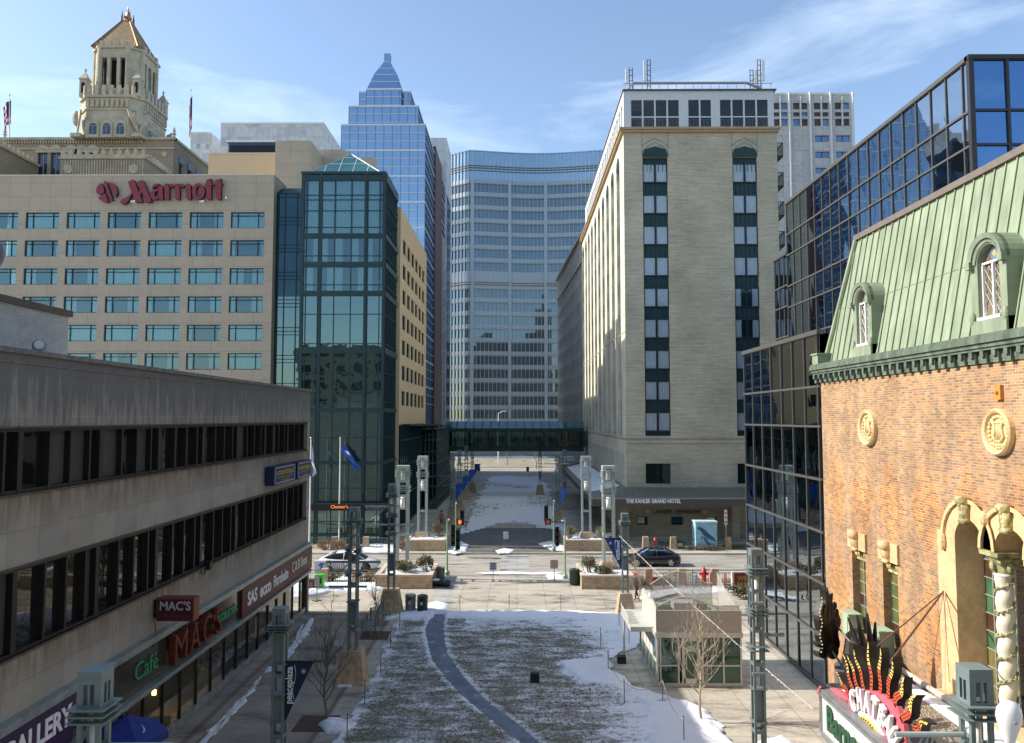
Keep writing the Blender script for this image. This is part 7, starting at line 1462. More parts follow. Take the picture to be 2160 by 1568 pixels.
for i, (u, v, w, lb) in enumerate(((1470,1161,1.9,'low green ground shrub left of the blue painted box'),(1545,1158,2.2,'low green ground shrub right of the blue painted box'),(1375,1232,1.4,'straw coloured plants under the near right fence'),(1420,1152,1.2,'low brown shrub behind the black car'),(1570,1262,1.2,'yellow green shrub below the brown bank sign'))):
    p = G(u, v); shrub((p.x,p.y,0),w,0.6,0.42 if i != 4 else 0.8,lb,[leafC,leafA,leafB] if i not in (2,) else [leafB,rust],1100,40+i)
def bare_tree(loc, H, seed, label, col, spread=0.5, first=0.35, nb=13, r0=0.05):
    T = thing('bare_tree', label, 'tree', loc, 'young leafless trees on the plaza'); r = random.Random(seed); L_ = Vector(loc); tm = MB(); tm.smooth = True
    tp = [L_+Vector((0.06*math.sin(i*1.3+seed),0.05*math.cos(i+seed),H*0.62*i/6)) for i in range(7)]; tm.tube(tp, [r0*(1-0.09*i) for i in range(7)], 8); build('trunk', tm, col, T); bm = MB(); bm.smooth = True
    def br(p, d, L0, rad, lvl):
        pts = [p]; q = p.copy(); dd = d.copy(); k = 5
        for i in range(k): dd = (dd+Vector((r.gauss(0,.16),r.gauss(0,.16),r.gauss(0.07,.09)))).normalized(); q = q+dd*(L0/k); pts.append(q.copy())
        bm.tube(pts, [max(0.0045, rad*(1-0.8*i/k)) for i in range(k+1)], 5)
        if lvl < 3:
            for i in range(1, k+1):
                if r.random() < (0.9 if lvl < 2 else 0.55): a = r.uniform(0,6.28); s = Vector((math.cos(a),math.sin(a),r.uniform(.2,.8))); br(pts[i], (dd*0.9+s*0.7).normalized(), L0*r.uniform(.38,.6), rad*0.5, lvl+1)
    for i in range(nb):
        t = first+(1-first)*i/nb; z = H*0.62*t; k = min(5, int(t*6)); p = tp[k].lerp(tp[min(6,k+1)], t*6-k); a = i*2.4+seed; e = Vector((math.cos(a)*spread*1.6, math.sin(a)*spread*1.6, 0.75+0.5*t)).normalized(); br(p, e, H*0.40*(1-0.35*t), r0*0.5, 1)
    br(tp[6], Vector((0.03,0.02,1)), H*0.38, r0*0.45, 1)
    build('crown', bm, col, T); return T
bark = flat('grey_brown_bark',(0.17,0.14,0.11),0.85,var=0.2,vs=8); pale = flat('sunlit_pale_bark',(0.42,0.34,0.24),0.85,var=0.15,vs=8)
p = G(686,1527); bare_tree((p.x,p.y,0),4.4,1,'young bare tree in the shade beside the navy banner',bark,0.5,0.3,14,0.055)
p = G(793,1347); bare_tree((p.x,p.y,0),3.3,2,'young bare tree by the stone foot left of the lawn',bark,0.42,0.45,9,0.04)
p = G(1479,1524); bare_tree((p.x,p.y,0),5.0,3,'pale bare tree standing in snow in front of the kiosk',pale,0.62,0.34,13,0.055)
p = G(1350,1268); bare_tree((p.x,p.y,0),3.0,4,'small pale bare tree behind the kiosk near the red hatted person',pale,0.45,0.3,9,0.04)
for i, (x, y) in enumerate(((-10.4,178),(-2.4,190),(4.5,176))): bare_tree((x,y,0),7.5,30+i,('far bare tree left beyond the footbridge','far bare tree at centre beyond the footbridge','far bare tree right beyond the footbridge')[i],bark,0.6,0.3,8,0.1)

# ================================================================== kiosk
def kiosk():
    a = G(1387,1449); X0, Yn = a.x, a.y; X1 = G(1566,1449).x; Yf = 37.9; hb = P(1470,1340,Yn).z; hp = P(1470,1288,Yn).z
    T = thing('kiosk', 'small glazed kiosk with wavy grey parapet beside the plaza snow', 'kiosk', ((X0+X1)/2,(Yn+Yf)/2,0)); fr = front(Yn); fs = right_side(X0); fw = flat('cream_aluminium',(0.55,0.54,0.47),0.4,0.2); gg = mirror_glass('kiosk_green_glass',(0.015,0.05,0.035),tint=(0.7,0.85,0.8),ior=1.8,wob=0.02,ws=0.8)
    xx_ = lambda u: P(u,1390,Yn).x; cols = [X0+0.03, xx_(1392), xx_(1431), xx_(1441), xx_(1472), xx_(1482), xx_(1525), xx_(1561), X1-0.03]
    m = MB(); m.box(X0,X1,Yn-0.02,Yn+0.02,0,0.0) if False else None; m.box(X0-0.03,X1,Yn,Yf,0,0.16); m.box(X0-0.08,X1+0.05,Yn-0.06,Yf,hb-0.1,hb+0.12)
    for u in (X0+0.02, xx_(1393), xx_(1431), xx_(1440), xx_(1474), xx_(1482), xx_(1526), X1-0.05): m.fb(fr, u-0.035, u+0.035, 0.16, hb-0.1, -0.06, 0.05)
    zq = P(1470,1404,Yn).z; m.fb(fr, X0, xx_(1432), zq-0.03, zq+0.03, -0.05, 0.045); m.fb(fr, xx_(1482), X1, zq-0.03, zq+0.03, -0.05, 0.045)
    for y in (Yn+0.03, Yn+0.9, Yn+1.8, Yn+2.7, Yn+3.6, Yn+4.6, Yf): m.fb(fs, y-0.03, y+0.03, 0.16, hb-0.1, -0.05, 0.04)
    m.fb(fs, Yn, Yf, 1.0, 1.06, -0.05, 0.035); build('frame', m, fw, T)
    g = MB(); g.fb(fr, X0+0.05, xx_(1432), 0.16, hb-0.1, -0.03, 0.0); build('front_window', g, gg, T); g = MB(); g.fb(fr, xx_(1482), X1-0.03, 0.16, hb-0.1, -0.03, 0.0); build('front_window', g, gg, T)
    g = MB(); g.fb(fs, Yn+0.05, Yf, 0.16, 1.0, -0.03, 0.0); g.fb(fs, Yn+0.05, Yn+0.9, 1.0, hb-0.1, -0.03, 0.0); build('side_window', g, gg, T)
    g = MB(); g.fb(fs, Yn+0.93, Yf, 1.06, hb-0.1, -0.04, 0.02); build('service_shutter', g, flat('cream_shutter',(0.62,0.60,0.52),0.6), T)
    d = MB(); d.m = 0; d.fb(fr, xx_(1441), xx_(1474), 0.16, hb-0.12, -0.05, -0.02); d.m = 1; 
    for q in ((xx_(1441),xx_(1445),0.16,hb-0.1),(xx_(1470),xx_(1474),0.16,hb-0.1),(xx_(1441),xx_(1474),0.16,0.36),(xx_(1441),xx_(1474),hb-0.25,hb-0.1)): d.fb(fr, *q, -0.02, 0.03)
    dr = build('door', d, [gg, fw], T); d = MB(); d.cyl(fr(xx_(1447),0.8,0.09),fr(xx_(1447),1.35,0.09),0.02,n=6); build('handle', d, fw, dr); d = MB(); d.fb(fr, xx_(1448), xx_(1466), 1.5, 1.75, -0.015, 0.0); build('opening_hours_sticker', d, flat('greenish_sticker',(0.5,0.6,0.45),0.6), dr)
    b = MB(); b.box(X0+0.3,X1-0.1,Yn+0.4,Yf-0.1,0.16,hb-0.12); build('core', b, M['dark'], T)
    mesh = flat('perforated_grey_metal',(0.40,0.375,0.31),0.6,0.2,var=0.08); rim = flat('rim_metal',(0.50,0.46,0.38),0.45,0.3)
    def wave(mb, rimmb, f, u0, u1, zb, prof, d0, d1, n=24):
        top = [(u0+(u1-u0)*i/n, prof(i/n)) for i in range(n+1)]
        for (a_, za), (b_, zb_) in zip(top, top[1:]):
            mb.add([f(a_,zb,d0),f(b_,zb,d0),f(b_,zb_,d0),f(a_,za,d0),f(a_,zb,d1),f(b_,zb,d1),f(b_,zb_,d1),f(a_,za,d1)], [(0,1,2,3),(4,5,6,7),(3,2,6,7)])
        rimmb.tube([f(a_,z_,(d0+d1)/2) for a_,z_ in top], 0.03, 5)
    m = MB(); r = MB(); wave(m, r, fr, X0, X1, hb+0.12, lambda t: hp, 0.0, 0.04, 2)
    for u in (xx_(1437), xx_(1505)): r.fb(fr, u-0.02, u+0.02, hb+0.12, hp, 0.042, 0.06)
    build('front_parapet', m, mesh, T); 
    m2 = MB(); fr2 = front(Yn+0.25); wave(m2, r, fr2, X0+0.02, X1, hp-0.04, lambda t: hp+0.10+0.42*max(0,math.sin(math.pi*min(1,(t*1.35))))**1.3+0.05*math.sin(t*9), 0, 0.012)
    mf = clear_glass('translucent_mesh',(0.62,0.62,0.58),ior=1.02,rough=0.5); t_ = mf.node_tree
    tm = bpy.data.materials.new('see_through_mesh'); tm.use_nodes = True; q = tm.node_tree; bs = q.nodes['Principled BSDF']; bs.inputs['Base Color'].default_value = (0.45,0.44,0.40,1); bs.inputs['Alpha'].default_value = 0.42; bs.inputs['Roughness'].default_value = 0.6
    bpy.data.materials.remove(mf); build('front_wave_screen', m2, tm, T)
    m3 = MB(); wave(m3, r, front(Yf), X0+0.4, X1-0.25, hb+0.1, lambda t: hp+0.15+0.75*max(0,math.sin(math.pi*min(0.9,t*0.95+0.06)))**1.1, 0, 0.012); build('back_wave_screen', m3, tm, T)
    m4 = MB(); wave(m4, r, fs, Yn, Yf-0.2, hb+0.12, lambda t: hp+0.06+0.16*math.sin(t*math.pi)+0.10*math.sin(t*9), 0.0, 0.03); build('side_parapet', m4, flat('light_mesh_panel',(0.52,0.52,0.47),0.6,0.1), T)
    m5 = MB(); wave(m5, r, Fr((X1,0,0),(0,1,0),(-1,0,0)), Yn+0.2, Yf, hb+0.1, lambda t: hp-0.1+0.95*t**1.6, 0, 0.012); build('right_wave_screen', m5, tm, T)
    build('parapet_rim', r, rim, T)
    m = MB(); m.box(X0,X1,Yn+0.05,Yf,hb+0.121,hb+0.14); rf = build('roof_deck', m, flat('roof_deck_grey',(0.42,0.41,0.37),0.8,var=0.2,vs=2), T)
    m = MB(); m.box(X1-0.55,X1-0.42,Yn+0.3,Yf-0.1,hb+0.141,hb+0.45); m.box(X0+0.3,X1-0.56,Yf-0.3,Yf-0.15,hb+0.141,hb+0.45); build('green_upstand', m, flat('pale_green_metal',(0.45,0.62,0.42),0.5), rf)
    m = MB(); m.smooth = True; m.ball((X0+0.9,Yn+1.2,hb+0.13),0.75,0.9,0.12,14,8); build('roof_snow', m, M['snow'], rf)
    m = MB(); m.box(X0+1.3,X0+2.4,Yf-1.3,Yf-0.5,hb+0.15,hb+0.75); build('roof_unit', m, flat('white_unit',(0.6,0.56,0.5),0.6), rf); m = MB(); m.box(X0+2.5,X1-0.7,Yf-0.9,Yf-0.4,hb+0.15,hb+0.5); build('dark_vent', m, M['black'], rf)
    m = MB(); Xc = X0-1.05; m.box(Xc,X0-0.04,Yn+0.7,Yf-0.1,hb-0.05,hb+0.16); m.cyl((Xc+0.1,Yf-0.4,0),(Xc+0.1,Yf-0.4,hb-0.05),0.05); build('side_canopy', m, flat('canopy_grey',(0.50,0.49,0.43),0.6), T)
    m = MB(); y = Yn+0.9
    fc = right_side(Xc); n = 26; pts = [(Yn+1.2+(Yf-Yn-1.6)*i/n, hb+0.22+0.28*abs(math.sin(i*0.55))) for i in range(n+1)]
    m.tube([fc(a_,z_,0.02) for a_,z_ in pts], 0.025, 5)
    for i in range(0,n,1): m.cyl(fc(pts[i][0],hb+0.16,0.02), fc(pts[i][0],pts[i][1],0.02), 0.02, n=4)
    build('scroll_railing', m, flat('pale_railing',(0.62,0.62,0.56),0.5,0.2), T)
kiosk()
# ================================================================== theatre marquee
def marquee():
    T = thing('theatre_marquee', 'theatre marquee with long white sign board, neon corner and gravel roof', 'marquee', (11, 22, 0)); X = 9.15; zt, zb = 3.62, 2.35
    c = G(1712, 1446, zt); Yf = c.y; Yn = 14.0; fr = right_side(X); ym = 27.2
    al = flat('grey_aluminium',(0.30,0.31,0.31),0.4,0.4,var=0.15,vs=2)
    m = MB(); m.fb(fr, Yn, Yf-0.25, zt-0.07, zt, -0.25, 0.06); m.fb(fr, Yn, Yf-0.25, zt-0.18, zt-0.09, -0.2, 0.1); m.fb(fr, Yn, Yf-0.25, zb, zb+0.07, -0.2, 0.1); m.fb(fr, Yn, Yf-0.25, zb-0.14, zb-0.02, -0.2, 0.06); m.fb(fr, Yf-0.33, Yf-0.25, zb, zt, -0.1, 0.09); build('board_frame', m, al, T)
    m = MB(); m.fb(fr, Yn, Yf-0.33, zb+0.07, zt-0.18, -0.15, 0.03); build('sign_board', m, flat('cream_sign_board',(0.72,0.72,0.62),0.45,var=0.04), T)
    dg = flat('dark_green_letters',(0.02,0.08,0.035),0.45)
    tm = text_mb('Barnes & Noble', 0.95, 0.05, bold=0.035, shear=0.0, align='LEFT', width=5.4); build('board_lettering', put_text(tm, fr, Yf-0.75, (zt+zb)/2-0.06, 0.06, flip=-1), dg, T)
    # rounded neon corner
    m = MB(); m.smooth = True; n = 10; cxs = [(X+0.0+0.75-0.75*math.cos(a*math.pi/2/n), Yf-0.25+0.5*math.sin(a*math.pi/2/n)) for a in range(n+1)]
    for (x0,y0),(x1,y1) in zip(cxs, cxs[1:]): m.quad((x0,y0,zb-0.1),(x1,y1,zb-0.1),(x1,y1,zt),(x0,y0,zt))
    m.quad(*[(x,y,zt) for x,y in cxs], (X+0.75,Yf-0.25,zt)); build('rounded_corner', m, flat('corner_dark_grey',(0.10,0.10,0.105),0.5), T)
    m = MB()
    for i, z in enumerate([zb+0.05+0.13*k for k in range(9)]): m.tube([(x-0.03,y+0.02,z+0.03*math.sin(k*1.2)) for k,(x,y) in enumerate(cxs[(i%2):8])], 0.022, 5)
    for k in (1,4,7): x, y = cxs[k]; m.cyl((x-0.03,y+0.02,zb+0.05),(x-0.03,y+0.02,zt-0.08),0.015,n=5)
    build('neon_tubes', m, flat('orange_red_neon',(0.75,0.12,0.05),0.4,var=0.05), T)
    # roof with gravel and snow
    P0 = [(X+0.1,Yn),(X+0.1,Yf-0.2),(X+0.75,Yf+0.2),(11.1,ym),(13.2,29.6),(13.2,Yn)]
    m = MB(); m.slab([(x,y,zb-0.12) for x,y in P0],(0,0,0.9)); build('roof', m, flat('bitumen_roof',(0.13,0.12,0.14),0.8,var=0.2), T)
    m = MB(); m.slab([(X+1.9,Yn,zb+0.79),(X+1.9,21.3,zb+0.79),(10.9,23.4,zb+0.79),(12.9,24.2,zb+0.79),(12.9,Yn,zb+0.79)],(0,0,0.05)); 
    gm, t, b, o = nodes('roof_gravel'); c_ = coord(t); v = N(t,'ShaderNodeTexVoronoi'); t.links.new(c_, v.inputs[0]); v.inputs['Scale'].default_value = 16; t.links.new(ramp(t, N(t,'ShaderNodeSeparateXYZ').outputs[0], [(0,(0,0,0)),(1,(1,1,1))]) if False else mixc(t, 0.75, (0.30,0.24,0.16), ramp(t, noise(t,c_,11,3,0.8), [(0.35,(0.08,0.06,0.04)),(0.5,(0.34,0.27,0.19)),(0.65,(0.62,0.58,0.50))])), b.inputs['Base Color']); bump(t, b, v.outputs['Distance'], 0.06, 0.9)
    build('gravel', m, gm, T)
    for i, (x0,y0,x1,y1) in enumerate(((9.6,22.3,11.0,24.6),(12.2,17.0,12.95,25.5),(11.2,25.0,12.9,27.0),(9.4,16.5,10.6,18.5))):
        m = MB(); m.smooth = True; m.ball(((x0+x1)/2,(y0+y1)/2,zb+0.8),(x1-x0)/2,(y1-y0)/2,0.10,16,8); build('roof_snow', m, M['snow'], T)
    m = MB(); m.tube([(12.95,Yn,zb+0.9),(12.95,28.3,zb+0.9)],0.09,6); build('flashing', m, flat('pale_flashing',(0.6,0.55,0.45),0.6,var=0.2,vs=4), T)
    # dark rear wedge (back of the far side sign)
    m = MB(); m.hexa([(10.4,Yf+0.6,3.15),(11.6,Yf+0.4,3.15),(12.7,28.0,3.15),(11.4,27.3,3.15)],[(10.7,Yf+1.4,4.1),(11.2,Yf+1.4,4.2),(12.2,27.6,4.4),(11.5,27.1,4.2)]); build('rear_housing', m, flat('weathered_dark_metal',(0.09,0.075,0.065),0.6,0.3,var=0.4,vs=2), T)
    # stays to the wall
    w = PX(1990,1248,13.1); m = MB()
    for u, v, Xp in ((1880,1394,9.35),(1840,1372,10.4)): p = PX(u, v, Xp); m.cyl(w, p, 0.03 if Xp < 10 else 0.02, n=6)
    for u, v in ((1960,1455),(2003,1440)): m.cyl(w, PX(u, v, 12.7), 0.01, n=4)
    build('stay_rods', m, flat('rusty_rod',(0.16,0.07,0.045),0.7), T)
marquee()
FL = [flat('flame_yellow',(0.85,0.62,0.17),0.5,var=0.06), flat('flame_red',(0.72,0.10,0.045),0.5,var=0.08), flat('flame_side_black',(0.015,0.013,0.012),0.5), flat('bulb_socket',(0.10,0.05,0.02),0.5), flat('marquee_pink',(0.62,0.12,0.16),0.5,var=0.05)]
def flame(mb, fr, base, tip, w, th, seed, back=False):    # wavy tongue in a facade frame, yellow tip, red foot, bulbs along it
    b, t = Vector(base), Vector(tip); d = t-b; L_ = d.length; d.normalize(); n = Vector((-d.y, d.x)); K = 12; Lp, Rp = [], []
    for i in range(K+1):
        s = i/K; wd = w*(0.75+0.5*math.sin(s*math.pi*0.9))*(1-s)**0.55+0.004; off = 0.07*math.sin(s*9+seed)*w*4; c = b+d*(L_*s)+n*off; Lp.append(c+n*wd/2); Rp.append(c-n*wd/2)
    for i in range(K):
        q = [Lp[i],Rp[i],Rp[i+1],Lp[i+1]]; mb.m = 2 if back else (1 if i < K*0.5 else 0); mb.quad(*[fr(p.x,p.y,0) for p in q]); mb.m = 2; mb.quad(*[fr(p.x,p.y,-th) for p in q])
        mb.quad(fr(*Lp[i],0),fr(*Lp[i+1],0),fr(*Lp[i+1],-th),fr(*Lp[i],-th)); mb.quad(fr(*Rp[i],0),fr(*Rp[i+1],0),fr(*Rp[i+1],-th),fr(*Rp[i],-th))
    if not back:
        mb.m = 3
        for i in range(1, K-1):
            c = (Lp[i]+Rp[i])/2
            for s in (-.2,.2): mb.ball(fr(c.x+n.x*w*s, c.y+n.y*w*s, 0.01), 0.022, n=5, m=4)
def sunburst():
    X = 9.4; fr = right_side(X); q = lambda u, v: (PX(u,v,X).y, PX(u,v,X).z); T = thing('sunburst_sign', 'pink and yellow sunburst sign with flame rays and white capitals on the marquee', 'sign', (X, 19.5, 3.6))
    cen = Vector(q(1838, 1560)); 
    m = MB(); pk = [q(u,v) for u,v in ((1728,1447),(1760,1452),(1775,1460),(1790,1475),(1800,1462),(1822,1455),(1848,1458),(1872,1470),(1893,1492),(1906,1530),(1912,1580),(1840,1600),(1722,1462))]
    m.fslab(fr, pk, -0.12, 0.0); build('backing', m, FL[4], T)
    rays = [((1790,1468),(1763,1418)),((1800,1464),(1779,1379)),((1812,1459),(1788,1381)),((1824,1456),(1800,1370)),((1839,1457),(1829,1353)),((1855,1462),(1856,1366)),((1871,1470),(1884,1388)),((1886,1488),(1909,1432)),((1902,1525),(1932,1464)),((1926,1540),(1955,1520))]
    for i, (b, t) in enumerate(rays): f = MB(); flame(f, fr, q(*b), q(*t), 0.17 if i < 7 else 0.21, 0.22, i*1.3); build('flame_ray', f, FL, T)
    wl = flat('white_letters',(0.85,0.85,0.83)); bk = FL[2]
    for ch, (u, v), rot in (('C',(1808,1480),0.30),('H',(1823,1478),0.16),('A',(1838,1485),0.0),('T',(1853,1496),-0.18),('E',(1867,1511),-0.36),('A',(1882,1528),-0.55),('U',(1893,1556),-0.75)):
        p = q(u, v); tm = text_mb(ch, 0.72, 0.10, bold=0.03); cs, sn = math.cos(rot), math.sin(rot); o = MB(); o.f = tm.f; o.mi = tm.mi; o.sm = tm.sm
        o.v = [tuple(fr(p[0]-(a[0]*cs*0.62-a[1]*sn), p[1]+(a[0]*sn*0.62+a[1]*cs), 0.09+a[2])) for a in tm.v]; build('letter', o, wl, T)
        o2 = MB(); o2.f = tm.f; o2.mi = tm.mi; o2.sm = tm.sm; o2.v = [tuple(fr(p[0]-(a[0]*cs*0.62-a[1]*sn)-0.05, p[1]+(a[0]*sn*0.62+a[1]*cs)-0.03, 0.025+a[2]*0.3)) for a in tm.v]; build('letter_shadow_block', o2, bk, T)
    m = MB(); m.fslab(fr, [(cen.x+1.05*math.cos(a), cen.y+0.62*math.sin(a)) for a in [math.pi*i/12 for i in range(13)]], 0.004, 0.05); build('sun_rim', m, wl, T)
    m = MB(); m.m = 0; m.fslab(fr, [(cen.x+0.92*math.cos(a), cen.y+0.52*math.sin(a)) for a in [math.pi*i/12 for i in range(13)]], 0.051, 0.09); m.m = 3
    for r_ in (0.35,0.5,0.65,0.8):
        for i in range(int(20*r_)+4): a = math.pi*(i+.5)/(int(20*r_)+4); m.ball(fr(cen.x+r_*1.02*math.cos(a), cen.y+r_*0.58*math.sin(a), 0.10), 0.028, n=6, m=4)
    build('sun_disc', m, [flat('sun_yellow',(0.85,0.60,0.10),0.5,var=0.06)]+FL[1:], T)
    m = MB(); m.tube([fr(*q(1740+6*i, 1456+3.0*i+1.5*math.sin(i*2)), 0.012) for i in range(8)], 0.012, 4); m.tube([fr(cen.x+1.45+0.06*math.cos(a*.8), cen.y+0.42+0.09*math.sin(a*.8), 0.012) for a in range(9)],0.01,4); build('script_scribble', m, FL[3], T)
sunburst()
def back_sunburst():
    T = thing('rear_sunburst_sign', 'black backs of flame rays on the far side of the marquee', 'sign', (10.9, 25.6, 3.3)); d = Vector((1.0,0.55,0)).normalized(); p = G(1745,1398,3.3); fr = Fr((p.x,p.y,0), d, (d.y,-d.x,0))
    if fr.n.y > 0: fr.n = -fr.n
    yl = 25.6/1600; rays = [((1733,1385),(1732,1330)),((1737,1380),(1731,1270)),((1744,1375),(1741,1245)),((1752,1372),(1751,1240)),((1758,1370),(1762,1255)),((1764,1370),(1768,1275)),((1770,1372),(1778,1300)),((1742,1388),(1723,1350)),((1748,1385),(1735,1300)),((1765,1378),(1773,1290))]
    def q(u, v): r = P(u, v, p.y); return ((r.x-p.x)/d.x, r.z)
    for i, (b, t) in enumerate(rays): f = MB(); flame(f, fr, q(*b), q(*t), 0.26, 0.25, i*1.7, True); build('flame_ray', f, FL, T)
    m = MB(); m.cyl(fr(*q(1755,1375),-0.1), fr(*q(1755,1375),0.12), 0.26, n=18); build('hub', m, FL[2], T); m = MB()
    for i in range(16): u_, v_ = q(1728-2+3*math.sin(i), 1372-i*7.5); m.ball(fr(u_, v_, 0.05), 0.03, n=6, m=4)
    build('bulbs', m, flat('pale_bulb',(0.75,0.62,0.3),0.3), T); m = MB(); m.cyl(fr(*q(1762,1320),0.1), (11.8,24.6,3.2), 0.035, n=5); m.cyl(fr(*q(1750,1370),0.1), (10.6,23.9,3.15), 0.04, n=5); build('brace', m, M['black'], T)
back_sunburst()
def thin_rays():
    T = thing('edge_on_flame_rays', 'four thin black flame rays seen edge-on on the marquee behind the sunburst', 'sign', (12.0, 25.0, 3.2)); Y = 24.6
    for (b, t) in (((1812,1358),(1793,1305)),((1825,1360),(1812,1300)),((1842,1362),(1834,1296)),((1850,1372),(1851,1315))):
        f = MB(); a, c = P(*b, Y), P(*t, Y); f.hexa([(a.x-0.04,Y,a.z),(a.x+0.04,Y,a.z),(a.x+0.04,Y+0.35,a.z),(a.x-0.04,Y+0.35,a.z)],[(c.x-0.01,Y+0.1,c.z),(c.x+0.01,Y+0.1,c.z),(c.x+0.01,Y+0.2,c.z),(c.x-0.01,Y+0.2,c.z)]); build('flame_ray', f, FL[2], T)
    f = MB(); f.box(P(1800,1375,Y).x,P(1858,1375,Y).x,Y,Y+0.3,3.1,P(1830,1362,Y).z); build('base_bar', f, FL[2], T)
thin_rays()
def lamp_head():
    Y = 10.2; a = P(2136, 1478, Y); b = P(2128, 1585, Y); T = thing('street_lamp_head', 'white teardrop street lamp head at the bottom right corner', 'street lamp', (b.x, Y, 0)); m = MB(); m.smooth = True
    h = a.z-b.z; m.lathe((b.x+0.02,Y,b.z), [(0.03,0),(0.08,h*.25),(0.14,h*.5),(0.165,h*.7),(0.15,h*.85),(0.09,h*.97),(0.01,h)], 18, 1.0, 0.7); build('lens', m, flat('bright_white_lens',(0.88,0.88,0.88),0.3,var=0.01), T); m = MB(); m.cyl((b.x,Y,0),(b.x,Y,b.z+0.05),0.05,n=8); build('pole', m, M['steel'], T)
    m = MB(); m.cyl((b.x+0.03,Y-0.115,b.z+h*.62),(b.x+0.03,Y-0.12,b.z+h*.62),0.025,n=8); build('badge', m, flat('badge_grey',(0.5,0.5,0.5)), T)
lamp_head()
def umbrella():
    p = G(268, 1530, 2.7); T = thing('blue_umbrella', 'royal blue market umbrella with pale lettering at bottom left', 'umbrella', (p.x, p.y, 0)); m = MB(); n = 6; R_ = 1.15; vs = [(p.x,p.y,3.0)]
    for i in range(n): a = 2*math.pi*i/n+0.2; vs.append((p.x+R_*math.cos(a),p.y+R_*math.sin(a),2.45))
    for i in range(n): a = 2*math.pi*i/n+0.2; vs.append((p.x+R_*math.cos(a),p.y+R_*math.sin(a),2.25))
    m.add(vs, [(0,1+i,1+(i+1)%n) for i in range(n)]+[(1+i,1+(i+1)%n,1+n+(i+1)%n,1+n+i) for i in range(n)]); build('canopy', m, flat('royal_blue_canvas',(0.012,0.03,0.20),0.7,var=0.15,vs=2), T); m = MB(); m.cyl((p.x,p.y,0),(p.x,p.y,3.05),0.03); build('pole', m, M['black'], T)
    m = MB(); [m.ball((p.x+0.75*math.cos(0.1+i*0.16),p.y-0.2+0.6*math.sin(-0.6+i*0.16),2.72-0.0*i),0.03,n=5,m=4) for i in range(9)]; build('printed_dots', m, flat('pale_print',(0.5,0.55,0.7)), T)
umbrella()

